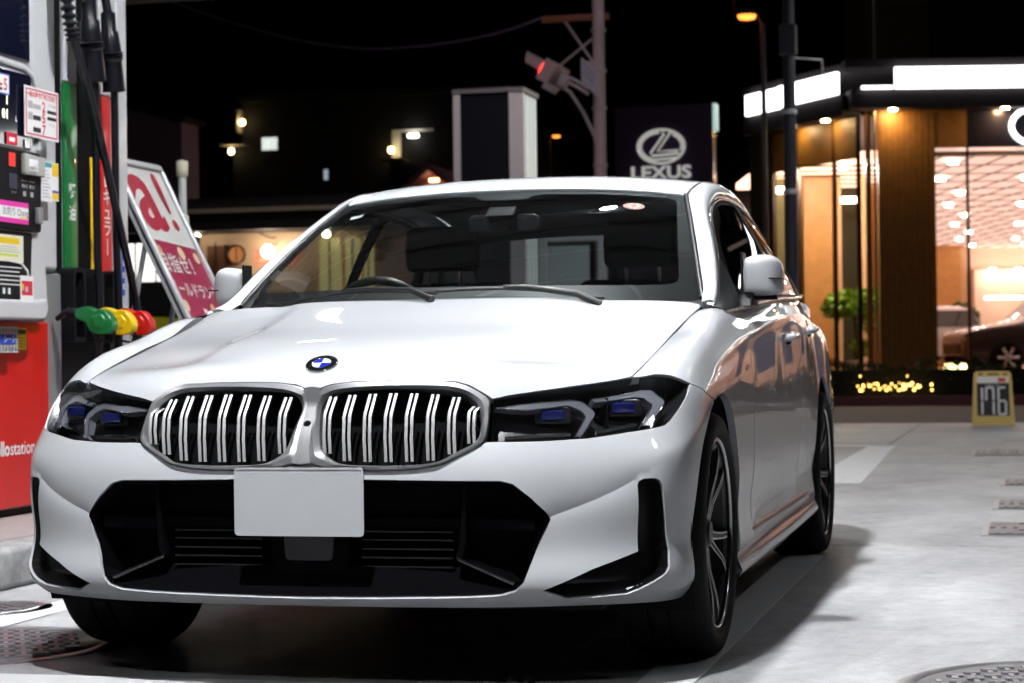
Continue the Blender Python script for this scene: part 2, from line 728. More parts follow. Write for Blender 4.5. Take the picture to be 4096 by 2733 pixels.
    for i in range(len(tu)):
        j = i - 2
        w = min(max((j - 8.6) / 1.6, 0), 1) * min(max((20.5 - j) / 1.5, 0), 1)
        a, c, b = G[i, 6], G[i, 7], G[i, 8]
        lo[i] = lo[i] * (1 - w) + (c + (a - c) * .20) * w
        hi[i] = hi[i] * (1 - w) + (c + (b - c) * .23) * w
    G2 = np.concatenate([G[:, :7], lo[:, None], G[:, 7:8], hi[:, None], G[:, 8:]], axis=1)
    tv2 = np.r_[tv[:7], .584, tv[7], .616, tv[8:]]
    return Patch(G2, tu, tv2)


S_LOW = _lower_shell()
U_REAR = S_LOW.tu[-3]


def _hood():
    edge = [(.743, -.408, .7515), (.749, -.345, .766), (.753, -.24, .788), (.757, -.07, .823), (.759, .13, .864), (.765, .34, .908), (.782, .54, .955)]
    cen = [(0, -.697, .722), (0, -.673, .7585), (0, -.575, .806), (0, -.37, .852), (0, -.12, .893), (0, .11, .936), (0, .345, .980)]
    front = [(0, -.697, .722), (.2, -.690, .727), (.4, -.667, .703), (.53, -.615, .695), (.65, -.523, .718), (.743, -.408, .7515)]
    front2 = [(0, -.673, .7585), (.2, -.664, .7595), (.4, -.622, .757), (.545, -.555, .750), (.655, -.465, .755), (.749, -.345, .766)]
    rear = [(0, .345, .980), (.2, .355, .980), (.4, .395, .977), (.56, .445, .972), (.68, .49, .965), (.782, .54, .955)]
    fx = np.array([0, .27, .54, .75, .89, 1.0])
    G = np.zeros((6, 7, 3))
    for j in range(7):
        for i in range(6):
            t = j / 6
            c, e = np.array(cen[j]), np.array(edge[j])
            f, r = np.array(front[i]), np.array(rear[i])
            s = fx[i]
            x = (f[0] * (1 - t) + r[0] * t)
            k = x / e[0]
            y = c[1] + (e[1] - c[1]) * (k ** 2.0)
            z = c[2] + (e[2] - c[2]) * (k ** 2.6)
            if j == 0:
                x, y, z = f
            if j == 1:
                x, y, z = front2[i]
            if j == 6:
                x, y, z = r
            if i == 5:
                x, y, z = e
            G[i, j] = (x, y, z)
    mir = G[1:3][::-1] * [-1, 1, 1]
    G = np.vstack([mir, G])
    d = np.linalg.norm(np.diff(G[:, 3], axis=0), axis=1)
    tu = np.r_[0, np.cumsum(d)]
    tu -= tu[2]
    return Patch(G, tu)


S_HOOD = _hood()


def _loft(a, b, n=5, bulge=0.0, axis=(0, 0, 1), mirror=True):
    """patch between two curves with the same number of points"""
    a, b = np.array(a, float), np.array(b, float)
    rows = [a + (b - a) * t + np.array(axis) * bulge * 4 * t * (1 - t) for t in np.linspace(0, 1, n)]
    G = np.stack(rows, axis=1)
    if mirror:
        G = np.vstack([G[1:3][::-1] * [-1, 1, 1], G])
        d = np.linalg.norm(np.diff(G[:, n // 2], axis=0), axis=1)
        tu = np.r_[0, np.cumsum(d)]
        tu -= tu[2]
        return Patch(G, tu)
    return Patch(G)


S_WS = _loft([(0, .29, .962), (.22, .31, .962), (.44, .39, .962), (.62, .53, .965), (.745, .69, .972)],
             [(0, 1.300, 1.376), (.19, 1.303, 1.374), (.37, 1.312, 1.366), (.50, 1.325, 1.356), (.592, 1.338, 1.345)], 5, .020, (0, -.37, .93))
ROOF_C = [(0, 1.285, 1.373), (0, 1.42, 1.414), (0, 1.65, 1.446), (0, 1.95, 1.455), (0, 2.3, 1.442), (0, 2.6, 1.396), (0, 2.84, 1.348)]
ROOF_E = [(.597, 1.325, 1.338), (.604, 1.46, 1.380), (.609, 1.68, 1.412), (.608, 1.95, 1.420), (.600, 2.3, 1.408), (.590, 2.6, 1.368), (.578, 2.84, 1.316)]


def _roof():
    fx = np.array([0, .33, .62, .85, 1.0])
    c, e = np.array(ROOF_C), np.array(ROOF_E)
    G = np.zeros((5, len(c), 3))
    for i, s in enumerate(fx):
        G[i] = c + (e - c) * np.array([s, s ** 2.2, s ** 2.4])
    G = np.vstack([G[1:3][::-1] * [-1, 1, 1], G])
    d = np.linalg.norm(np.diff(G[:, 3], axis=0), axis=1)
    tu = np.r_[0, np.cumsum(d)]
    tu -= tu[2]
    return Patch(G, tu)


S_ROOF = _roof()
# pillar and roof rail: inner edge (beside the windscreen and roof), outer edge (beside the side glass)
RAIL_IN = [(.762, .60, .955), (.745, .70, .985), (.705, .90, 1.100), (.650, 1.14, 1.238), (.607, 1.32, 1.334), (.611, 1.46, 1.380), (.616, 1.68, 1.412),
           (.615, 1.95, 1.420), (.607, 2.3, 1.408), (.598, 2.6, 1.364), (.600, 2.84, 1.306), (.622, 3.08, 1.185), (.655, 3.30, 1.060)]
RAIL_OUT = [(.806, .52, .943), (.797, .655, .968), (.766, .885, 1.083), (.714, 1.13, 1.203), (.678, 1.33, 1.286), (.668, 1.50, 1.328), (.668, 1.71, 1.349),
            (.668, 1.96, 1.353), (.666, 2.3, 1.338), (.675, 2.55, 1.292), (.702, 2.78, 1.205), (.745, 2.99, 1.095), (.772, 3.08, 1.035)]


def _rail():
    a, b = np.array(RAIL_OUT), np.array(RAIL_IN)
    rows = []
    for t in np.linspace(0, 1, 5):
        m = a + (b - a) * t
        w = 4 * t * (1 - t)
        out = np.array([.016, -.004, .012]) * w
        rows.append(m + out)
    return Patch(np.stack(rows, axis=1))


S_RAIL = _rail()
BELT = [(.838, .50, .922), (.846, .66, .934), (.848, .88, .946), (.847, 1.13, .961), (.845, 1.33, .973), (.844, 1.50, .980), (.842, 1.71, .989),
        (.839, 1.96, .999), (.832, 2.3, 1.008), (.824, 2.55, 1.016), (.812, 2.78, 1.026), (.792, 2.99, 1.036), (.775, 3.10, 1.034)]


def _sideglass():
    a, b = np.array(BELT), np.array(RAIL_OUT)
    rows = []
    for t in np.linspace(0, 1, 5):
        rows.append(a + (b - a) * t + np.array([.012, 0, .003]) * 4 * t * (1 - t))
    return Patch(np.stack(rows, axis=1))


S_SIDE = _sideglass()
S_REARWIN = _loft([(0, 2.80, 1.355), (.19, 2.80, 1.353), (.37, 2.802, 1.345), (.49, 2.806, 1.335), (.575, 2.81, 1.322)],
                  [(0, 3.42, 1.035), (.22, 3.41, 1.035), (.42, 3.385, 1.038), (.56, 3.345, 1.045), (.645, 3.30, 1.055)], 5, .02, (0, .45, .89))
S_DECK = _loft([(0, 3.40, 1.040), (.22, 3.39, 1.040), (.42, 3.365, 1.042), (.56, 3.325, 1.048), (.66, 3.27, 1.060)],
               [(0, 3.60, 1.046), (.25, 3.595, 1.045), (.45, 3.575, 1.04), (.58, 3.515, 1.04), (.69, 3.37, 1.04)], 5, .003, (0, 0, 1))
# outlines on the lower shell (surface coordinates)
OUT = {
    'headlight': [(0.4599, 0.6029), (0.5675, 0.6211), (0.7074, 0.6445), (0.8377, 0.6671), (0.9260, 0.6540), (0.9788, 0.6338), (1.0690, 0.5889), (1.0313, 0.5507), (0.9904, 0.5243), (0.9460, 0.4979), (0.9232, 0.4885), (0.8097, 0.4817), (0.7014, 0.4688), (0.5764, 0.4674), (0.4619, 0.4707)],
    'kidney_out': [(-0.0061, 0.6336), (0.0156, 0.6349), (0.0455, 0.6485), (0.1009, 0.6572), (0.1976, 0.6587), (0.2927, 0.6558), (0.3561, 0.6520), (0.3906, 0.6419), (0.4272, 0.6216), (0.4579, 0.5993), (0.4563, 0.5332), (0.4511, 0.4703), (0.4273, 0.4510), (0.3806, 0.4170), (0.3503, 0.3935), (0.2881, 0.3770), (0.2251, 0.3718), (0.1294, 0.3708), (0.0646, 0.3770), (0.0313, 0.3915), (0.0108, 0.4038)],
    'kidney_in': [(0.0085, 0.5383), (0.0045, 0.5759), (0.0137, 0.6012), (0.0353, 0.6202), (0.1018, 0.6292), (0.2007, 0.6329), (0.2834, 0.6306), (0.3496, 0.6249), (0.3938, 0.6120), (0.4221, 0.5875), (0.4364, 0.5506), (0.4359, 0.5177), (0.4327, 0.4865), (0.4178, 0.4615), (0.3799, 0.4374), (0.3346, 0.4043), (0.2877, 0.3949), (0.2244, 0.3910), (0.1444, 0.3919), (0.0794, 0.3998), (0.0520, 0.4181), (0.0299, 0.4453), (0.0182, 0.4820)],
    'intake': [(0.0037, 0.3388), (0.1656, 0.3386), (0.4912, 0.3320), (0.5196, 0.3226), (0.5616, 0.2826), (0.6015, 0.2379), (0.6075, 0.2256), (0.5979, 0.2013), (0.5407, 0.0728), (0.5230, 0.0516), (0.4878, 0.0402), (0.3992, 0.0357), (0.1802, 0.0306), (-0.0090, 0.0274)],
    'curtain': [(0.8332, 0.3009), (0.8373, 0.3088), (0.8489, 0.3122), (0.8849, 0.3070), (0.8976, 0.2990), (0.9039, 0.2870), (0.9138, 0.2342), (0.9359, 0.1308), (0.9259, 0.0931), (0.9097, 0.0809), (0.8649, 0.0621), (0.8288, 0.0457), (0.7958, 0.0346), (0.7110, 0.0296), (0.6456, 0.0276), (0.5896, 0.0511), (0.7085, 0.0961), (0.8339, 0.1323)],
    'crease': [(0.6103, 0.2333), (0.6666, 0.2607), (0.7328, 0.2876), (0.8208, 0.3137)],
    'drl_a': [(0.4647, 0.5877), (0.5256, 0.5983), (0.6601, 0.6086), (0.6967, 0.6011), (0.7284, 0.5684), (0.7300, 0.5516), (0.6913, 0.4867), (0.6728, 0.4870), (0.7051, 0.5523), (0.6898, 0.5719), (0.6571, 0.5900), (0.5389, 0.5783)],
    'drl_b': [(0.7191, 0.6093), (0.8702, 0.6318), (0.9128, 0.6239), (0.9497, 0.5852), (0.9543, 0.5687), (0.9441, 0.5544), (0.8868, 0.5044), (0.8615, 0.5078), (0.9060, 0.5727), (0.8750, 0.6039), (0.8361, 0.6077), (0.7286, 0.5966)],
    'strip_a': [(0.4923, 0.4951), (0.6403, 0.4971), (0.6615, 0.4967), (0.6599, 0.4889), (0.6407, 0.4869), (0.4934, 0.4865)],
    'strip_b': [(0.7283, 0.5013), (0.8387, 0.5158), (0.8469, 0.5126), (0.8423, 0.5061), (0.7314, 0.4920)],
    'lens_a': [(0.6047, 0.5422)],
    'lens_b': [(0.8052, 0.5543)],
    'seam': [(1.0696, 0.5900), (1.2095, 0.5205), (1.3500, 0.4726)],
    'hoodcut': [(0.8377, 0.6671)],
}
# ------------------------------------------------------------------ materials of the car
M_PAINT = mat('white pearl paint', (.64, .655, .685), rough=.40, coat=1.0, coat_rough=.012, noise=(900.0, .04, 2.0))
M_BLACK = mat('black plastic', (.012, .012, .013), rough=.42)
M_GLOSSB = mat('gloss black', (.006, .006, .007), rough=.08, coat=.6)
M_DARK = mat('dark cavity', (.004, .004, .0045), rough=.9, spec=.1)
M_SATIN = mat('satin chrome', (.62, .62, .64), rough=.30, metal=.75)
M_CHROME = mat('chrome', (.82, .82, .84), rough=.06, metal=1.0)
M_RUBBER = mat('tyre rubber', (.006, .006, .006), rough=.8, spec=.2, bump=(120.0, .15))
M_ALUB = mat('black alloy', (.006, .006, .007), rough=.4, spec=.3)
M_ALUS = mat('machined alloy', (.72, .72, .73), rough=.22, metal=1.0)
M_DISC = mat('brake disc', (.22, .21, .21), rough=.45, metal=1.0)
M_GLASS = glass('windscreen glass', (.80, .84, .84), f0=1.50)
M_SGLASS = glass('side glass', (.42, .45, .47), f0=1.52)
M_LENS = glass('headlamp lens', (.96, .97, .98), f0=1.46)
M_DRL = mat('light guide', (.17, .175, .20), rough=.22, coat=.6)
M_LAMPH = mat('headlamp housing', (.018, .018, .022), rough=.3, coat=.4)
M_CLOTH = mat('black upholstery', (.012, .012, .013), rough=.8, bump=(300.0, .2))
M_PLATE = mat('number plate', (.62, .63, .66), rough=.5, noise=(18.0, .04))
M_BLUE = mat('roundel blue', (.01, .03, .42), rough=.15, coat=1.0)
M_WHITE = mat('roundel white', (.8, .8, .82), rough=.15, coat=1.0)
M_LINER = mat('headliner', (.10, .10, .10), rough=.95)
M_TAIL = mat('tail lamp', (.25, .005, .01), rough=.1, coat=1.0)
M_STICK = mat('sticker white', (.82, .84, .84), rough=.6)
M_STICKR = mat('sticker red', (.62, .09, .03), rough=.6)

car = thing('saloon_car', 'white four-door saloon with twin black grilles parked beside the fuel pumps', 'car')
V9 = .74


def lowuv(pts, axes, ur, vr=None):
    return S_LOW.inverse(pts, axes, ur, vr)


# wheel arches in the side view (y, z)
def arch(cy, cz, r, a0, a1, n=28):
    return [(cy + r * math.cos(a), cz + r * math.sin(a)) for a in np.linspace(a0, a1, n)]


HL = np.array(OUT['headlight'])
KO = np.array(OUT['kidney_out'])
KI = np.array(OUT['kidney_in'])
INT = np.array(OUT['intake'])
CUR = np.array(OUT['curtain'])
SEAM = np.array(OUT['seam'])
KI[:, 0] = .024 + KI[:, 0] * (.44 - .024) / .44
INT[0, 0] = 0.0
INT[-1, 0] = 0.0
KO[0, 0] = 0.0
KO[-1, 0] = 0.0

ARC_F = arch(0.0, .325, .372, math.radians(198), math.radians(-20), 60)       # front lower -> over the top -> rear lower
arcf_uv = lowuv(ARC_F, [1, 2], (1.02, 2.6))
# bumper ------------------------------------------------------------------
k_seam = int(np.argmin(np.linalg.norm(arcf_uv - SEAM[-1], axis=1)))
hl_bot = HL[6:][:, :]           # outer corner, down, and along the bottom to the inner end
kid_bot = KO[11:]
bump_low = np.array([(0, 0), (.3, 0), (.6, 0), (.9, 0), (arcf_uv[0, 0] - .01, 0.0)])
bumper_uv = np.vstack([bump_low, arcf_uv[:k_seam + 1], SEAM[::-1], hl_bot[1:], kid_bot, INT])
CREASE = np.array(OUT['crease'])


def bumper_disp(X, uv):
    """the flat wing of the bumper under the slanting fold, and a lip along the foot"""
    uv = np.atleast_2d(uv)
    a, b = CREASE[0], CREASE[-1]
    d = (b - a) / np.linalg.norm(b - a)
    n = np.array([d[1], -d[0]])                 # below the fold
    s = (uv - a) @ n
    t = (uv - a) @ d
    w = np.clip((t + .10) / .12, 0, 1) * np.clip((np.linalg.norm(b - a) + .12 - t) / .14, 0, 1)
    w = w * w * (3 - 2 * w)
    low = np.clip(uv[:, 1] / .09, 0, 1)
    low = low * low * (3 - 2 * low)
    k = np.where(s > 0, -.013 + .017 * (1 - np.exp(-np.maximum(s, 0) / .055)), -.013 * np.exp(np.minimum(s, 0) / .065)) * w * low
    dirv = np.c_[np.clip(X[:, 0] / .9, -1, 1) * .35, -np.ones(len(X)), np.zeros(len(X))]
    dirv /= np.linalg.norm(dirv, axis=1)[:, None]
    return dirv * k[:, None]


S_BUMP = Patch(S_LOW.P, S_LOW.tu, S_LOW.tv, bumper_disp)


def joined(res, name):
    """merge mirrored halves into one mesh, keeping their normals"""
    a, b = res
    X, F, N = [], [], []
    for o in (a, b):
        me = o.data
        n0 = len(X)
        X += [tuple(v.co) for v in me.vertices]
        F += [tuple(i + n0 for i in p.vertices) for p in me.polygons]
        N += [tuple(c.vector) for c in me.corner_normals]
    me = bpy.data.meshes.new(name)
    me.from_pydata(X, [], F)
    me.polygons.foreach_set('use_smooth', [True] * len(me.polygons))
    me.normals_split_custom_set(N)
    me.update()
    me.materials.append(a.data.materials[0])
    o = link(name, me, None, a.parent)
    for q in (a, b):
        d = q.data
        bpy.data.objects.remove(q)
        bpy.data.meshes.remove(d)
    return o


def half(name, surf, outer, material, holes=(), gap=.002, **kw):
    """symmetric panel made as two halves meeting at x = 0"""
    p = np.array(outer, float)
    q = inset(p, gap)
    q[np.abs(p[:, 0]) < 1e-6, 0] = 0.0
    hs = [inset(np.array(h, float), -gap) for h in holes]
    parent = kw.pop('parent', car)
    res = panel(name, surf, q, material, parent, holes=hs, gap=0, mirror=True, **kw)
    return joined(res, name)


bumper = half('front_bumper', S_BUMP, bumper_uv, M_PAINT, holes=[CUR], step=.016, lines=[np.array([CREASE[0] + (CREASE[-1] - CREASE[0]) * t for t in (.03, .35, .65, .97)])], thick=.018)

# fender ------------------------------------------------------------------
hood_edge3 = S_HOOD.raw(np.c_[np.full(40, S_HOOD.tu[-1]), np.linspace(S_HOOD.tv[0], S_HOOD.tv[-1], 40)])
hood_edge_uv = lowuv(hood_edge3[:, :2], [0, 1], (.6, 2.2), (.60, V9))
k0 = int(np.argmin(np.linalg.norm(hood_edge_uv - HL[3], axis=1)))
DOOR_F = smooth_curve([(.60, .945), (.655, .865), (.690, .70), (.700, .55), (.725, .40), (.765, .27)], 30)
door_f_uv = lowuv(DOOR_F, [1, 2], (1.9, 2.6))
u_sill0 = arcf_uv[-1]
fender_uv = np.vstack([SEAM[::1][:1] * 0 + HL[6], SEAM[1:], arcf_uv[k_seam + 1:], [(u_sill0[0], .05)], [(door_f_uv[-1, 0], .045)],
                       door_f_uv[::-1], [(2.02, V9 - .001)], hood_edge_uv[::-1][1:40 - k0], HL[4:6][::1][:0], HL[4:6][::1]])
fender = panel('fender', S_LOW, fender_uv, M_PAINT, car, step=.018, mirror=True, thick=.02, gap=.0026)

# doors, quarter panel ------------------------------------------------------
DOOR_M = smooth_curve([(1.965, 1.0), (1.985, .85), (1.992, .70), (1.990, .45), (1.975, .27)], 30)
door_m_uv = lowuv(DOOR_M, [1, 2], (2.9, 3.8))
ARC_R = arch(2.851, .33, .376, math.radians(200), math.radians(-20), 60)
arcr_uv = lowuv(ARC_R, [1, 2], (3.9, 4.9))
UD0, UD1 = door_f_uv, door_m_uv
belt_v = V9 - .004
fd = np.vstack([UD0[::-1], [(UD0[0, 0] + .03, belt_v)], [(2.4, belt_v), (2.9, belt_v)], [(UD1[0, 0], belt_v)], UD1[1:]])
front_door = panel('front_door', S_LOW, fd, M_PAINT, car, step=.022, mirror=True, thick=.02, gap=.003)
k_dr = int(np.argmin(np.abs(np.array(ARC_R)[:30, 1] - .62)))
DR = lowuv(smooth_curve([(2.62, .64), (2.665, .74), (2.73, .86), (2.79, 1.02)], 20), [1, 2], (3.9, 4.9))
rd = np.vstack([UD1[::-1], [(UD1[0, 0], belt_v)], [(3.8, belt_v), (DR[-1, 0], belt_v)], DR[::-1][1:], arcr_uv[:k_dr + 1][::-1], [(arcr_uv[0, 0] - .01, UD1[-1, 1])]])
rear_door = panel('rear_door', S_LOW, rd, M_PAINT, car, step=.024, mirror=True, thick=.014)
k_q = k_dr + 1
qp = np.vstack([DR[:-1], [(DR[-1, 0], belt_v)], [(4.9, belt_v), (5.2, belt_v), (U_REAR - .35, belt_v)], [(U_REAR - .35, .42), (5.25, .42), (4.98, .40)], [(arcr_uv[-18, 0], arcr_uv[-18, 1])],
                arcr_uv[k_q:-18][::-1]])
quarter = panel('quarter_panel', S_LOW, qp, M_PAINT, car, step=.028, mirror=True, thick=.014)
tl = np.array([(5.27, .46), (5.27, .60), (5.60, .62), (U_REAR - .36, .62), (U_REAR - .36, .50), (5.6, .46)])
panel('tail_lamp', S_LOW, tl, M_TAIL, car, step=.04, mirror=True, thick=.004, offset=.004)
trunk = half('boot_lid', S_LOW, [(U_REAR - .35, .42), (U_REAR, .42), (U_REAR, belt_v), (U_REAR - .35, belt_v)][::1], M_PAINT, step=.04) if False else None
rb = np.vstack([arcr_uv[-17:], [(arcr_uv[-1, 0] + .01, 0.0)], [(5.4, 0), (5.9, 0), (U_REAR, 0)], [(U_REAR, belt_v)], [(U_REAR - .35, belt_v)], [(U_REAR - .35, .42), (5.25, .42), (4.98, .40)]])
panel('rear_bumper', S_LOW, rb, M_PAINT, car, step=.04, mirror=True, thick=.014)

# bonnet --------------------------------------------------------------------
hu, hv = S_HOOD.tu[-1], S_HOOD.tv
kid_top3 = S_LOW.raw(KO[:11])
kid_top_h = S_HOOD.inverse(kid_top3[:, [0, 2]], [0, 2], (0, hu), (hv[0], .14))
hl_top_h = S_HOOD.inverse(S_LOW.raw(dens(HL[0:4], .03, closed=False))[:, [0, 2]], [0, 2], (0, hu), (hv[0], .14))


def hood_disp(X, uv):
    x, y = np.abs(X[:, 0]), X[:, 1]
    # power-dome edge running from the screen forward and inward, and the outer fold
    q = np.clip((.40 - y) / .45, 0, 1)
    xc = .365 + .055 * (1 - q) ** 2
    d = x - xc
    ridge = np.where(d < 0, 1.0, np.exp(-(d / .05) ** 2))
    fade = np.clip((y + .66) / .35, 0, 1)
    fade = fade * fade * (3 - 2 * fade) * np.clip((.50 - y) / .2, 0, 1) ** .5
    z = .011 * (ridge - 1) * fade
    z += .011 * np.clip((x - .46) / .28, 0, 1) ** 2 * fade
    return np.c_[np.zeros(len(x)), np.zeros(len(x)), z]


S_HOOD.disp = hood_disp
hood_uv = np.vstack([[(0, kid_top_h[0, 1])], kid_top_h[1:10], hl_top_h[1:-1],
                     np.c_[np.full(25, hu), np.linspace(hv[0] + .01, hv[-1] - .05, 25)],
                     [(hu - .012, hv[-1] - .015), (hu - .05, hv[-1])], np.c_[np.linspace(hu - .08, 0, 20), np.full(20, hv[-1])]])
bonnet = half('bonnet', S_HOOD, hood_uv, M_PAINT, step=.02, thick=.022, gap=.0036)

# dark structure behind the shut lines and under the bonnet
MB().box((-.70, -.50, .30), (.70, .46, .70)).box((-.68, -.10, .70), (.68, .44, .80)).obj('engine_bay', M_DARK, car)
MB().box((-.70, -.60, .19), (.70, -.36, .23)).box((-.64, -.36, .165), (.64, .40, .22)).box((-.84, .40, .165), (.84, 2.44, .24)).box((-.62, 2.44, .18), (.62, 3.3, .28)).box((-.78, 3.26, .24), (.78, 3.72, .36)).obj('underbody', M_DARK, car)
side_in = [(2.25, .05), (3.86, .05), (3.86, V9), (2.02, V9), (2.02, .5)]
panel('door_liner', S_LOW, side_in, M_CLOTH, car, step=.06, thick=0, offset=-.035, mirror=True, gap=0)
panel('quarter_liner', S_LOW, [(4.1, .56), (5.2, .5), (U_REAR - .03, .3), (U_REAR - .03, V9), (3.9, V9)], M_DARK, car, step=.08, thick=0, offset=-.04, mirror=True, gap=0)
for cy, cz in ((0.0, .325), (2.851, .33)):
    for s in (1, -1):
        mbw = MB()
        prof = [(.385, .60 * s), (.385, .885 * s)]
        mbw.lathe(prof, 28, 'x', (0, cy, cz), a0=math.radians(-25), a1=math.radians(205))
        mbw.add([(.60 * s, cy + .38 * math.cos(a), cz + .38 * math.sin(a)) for a in np.linspace(-.43, 3.58, 24)] + [(.60 * s, cy, cz)],
                [(i, i + 1, 24) for i in range(23)])
        mbw.obj('wheel_arch_liner', M_DARK, car, weld=True)

# side skirt ----------------------------------------------------------------
for s in (1, -1):
    ys = np.linspace(.36, 2.49, 40)
    prof = [(.866, .290), (.889, .266), (.886, .245), (.897, .215), (.908, .190), (.900, .172), (.870, .160), (.80, .155)]
    vs = []
    for y in ys:
        t = (y - .36) / 2.13
        for i, (x, z) in enumerate(prof):
            e = .006 * math.sin(math.pi * t)
            zz = z + (.012 * (1 - t) if i < 3 else 0) + .018 * t
            vs.append((s * (x + (e if 2 < i < 6 else 0)), y, zz))
    m = len(prof)
    mb = MB().add(vs, [((i * m + k), (i * m + k + 1), (i + 1) * m + k + 1, (i + 1) * m + k)[::s] for i in range(39) for k in range(m - 1)], True)
    mb.obj('side_skirt', M_PAINT, car)

# kidney grilles --------------------------------------------------------------
def ringstrip(name, loops, material, parent, mirror=True, closed=True, smooth=True):
    """loops: list of (n,3) arrays, joined one to the next"""
    for s in ((1, -1) if mirror else (1,)):
        mb = MB()
        n = len(loops[0])
        vs = [tuple(p * np.array([s, 1, 1])) for L in loops for p in L]
        fs = []
        for j in range(len(loops) - 1):
            for i in range(n if closed else n - 1):
                k = (i + 1) % n
                q = (j * n + i, j * n + k, (j + 1) * n + k, (j + 1) * n + i)
                fs.append(q if s > 0 else q[::-1])
        mb.add(vs, fs, smooth)
        me = mb.mesh(name, auto=math.radians(28))
        link(name, me, material, parent)


def resample(P, n, start=0):
    P = np.vstack([P, P[:1]])
    d = np.r_[0, np.cumsum(np.linalg.norm(np.diff(P, axis=0), axis=1))]
    t = np.linspace(0, d[-1], n, endpoint=False)
    return np.c_[np.interp(t, d, P[:, 0]), np.interp(t, d, P[:, 1])]


def match(inner, outer):
    """for each outer point the inner point in the same direction from the centre"""
    c = inner.mean(0)
    ai = np.unwrap(np.arctan2(inner[:, 1] - c[1], inner[:, 0] - c[0]))
    ao = np.arctan2(outer[:, 1] - c[1], outer[:, 0] - c[0])
    P = np.vstack([inner] * 3)
    A = np.r_[ai - 2 * np.pi * np.sign(ai[-1] - ai[0]), ai, ai + 2 * np.pi * np.sign(ai[-1] - ai[0])]
    o = np.argsort(A)
    out = []
    for a in ao:
        out.append((np.interp(a, A[o], P[o, 0]), np.interp(a, A[o], P[o, 1])))
    return np.array(out)


ki_s = smooth_curve(KI, 110, closed=True)
ko_c = KO.copy()
ko_c[:, 0] = np.maximum(ko_c[:, 0], .004)
ko_s = resample(roundp(ko_c, .02, 4), 220)
ki_m = match(ki_s, ko_s)


def lift(uv, d):
    return S_LOW(uv) + S_LOW.normal(uv) * d


mid = ko_s * .45 + ki_m * .55
mid2 = ko_s * .12 + ki_m * .88
ringstrip('grille_frame', [lift(ko_s, -.02), lift(ko_s, .001), lift(ko_s * .9 + ki_m * .1, .008), lift(mid, .013), lift(mid2, .004), lift(ki_m, -.012), lift(ki_m, -.050)],
          M_SATIN, car)
panel('grille_backing', S_LOW, ki_s, M_DARK, car, step=.05, thick=0, offset=-.055, gap=-.006, mirror=True)
# twin-bar slats
sl_x = [.058, .110, .162, .214, .266, .318, .368, .412]
zk_lo = {}
for s in (1, -1):
    for x in sl_x:
        # opening limits at this x
        P3 = S_LOW(ki_s)
        seg = P3[np.abs(P3[:, 0] - x) < .012]
        zt = seg[seg[:, 2] > .64][:, 2].max() if (seg[:, 2] > .64).any() else .70
        zb = seg[seg[:, 2] <= .64][:, 2].min() if (seg[:, 2] <= .64).any() else .56
        yb = seg[:, 1].min() + .012
        zt_, zb_ = zt - .010, zb + .008
        zk = .668
        path = [(yb + .003, zb_), (yb - .002, (zb_ + zk) / 2), (yb + .004, zk - .004), (yb + .010, zk + .006), (yb + .050, zt_)]
        face, back = MB(), MB()
        for dx in (-.0068, .0068):
            for w, d0, d1, tgt in ((.0040, .0030, .0005, face), (.0034, .0005, -.012, back)):
                vs = []
                for i, (y, z) in enumerate(path):
                    t0, t1 = path[max(i - 1, 0)], path[min(i + 1, len(path) - 1)]
                    ty, tz = t1[0] - t0[0], t1[1] - t0[1]
                    L = math.hypot(ty, tz)
                    ny, nz = -tz / L, ty / L
                    for ddx, dn in ((-w, d1), (-w, d0 - .001), (-w * .7, d0), (w * .7, d0), (w, d0 - .001), (w, d1)):
                        vs.append((s * (x + dx + ddx), y + ny * dn, z + nz * dn))
                m = 6
                tgt.add(vs, [(i * m + k, i * m + (k + 1) % m, (i + 1) * m + (k + 1) % m, (i + 1) * m + k)[::s] for i in range(len(path) - 1) for k in range(m)])
                tgt.add(vs[:m], [tuple(range(m))])
                tgt.add(vs[-m:], [tuple(range(m))])
        sl_ = face.obj('grille_slat', mat('grille slat satin', (.78, .78, .78), rough=.38, metal=.25, coat=.3), car, auto=math.radians(50))
        back.obj('slat_carrier', M_DARK, sl_)
# little camera between the grilles
MB().lathe([(0, -.004), (.006, -.004), (.0095, 0), (.0115, .004), (.0115, .03)], 20, 'y', (0, -.735, .645)).obj('parking_camera', M_GLOSSB, car)
cen_uv = np.array([(0, .392), (.024, .396), (.016, .44), (.013, .54), (.015, .61), (.024, .640), (0, .644)])
half('grille_centre_bar', S_LOW, cen_uv, M_SATIN, step=.012, thick=.02, offset=.0105, gap=0)

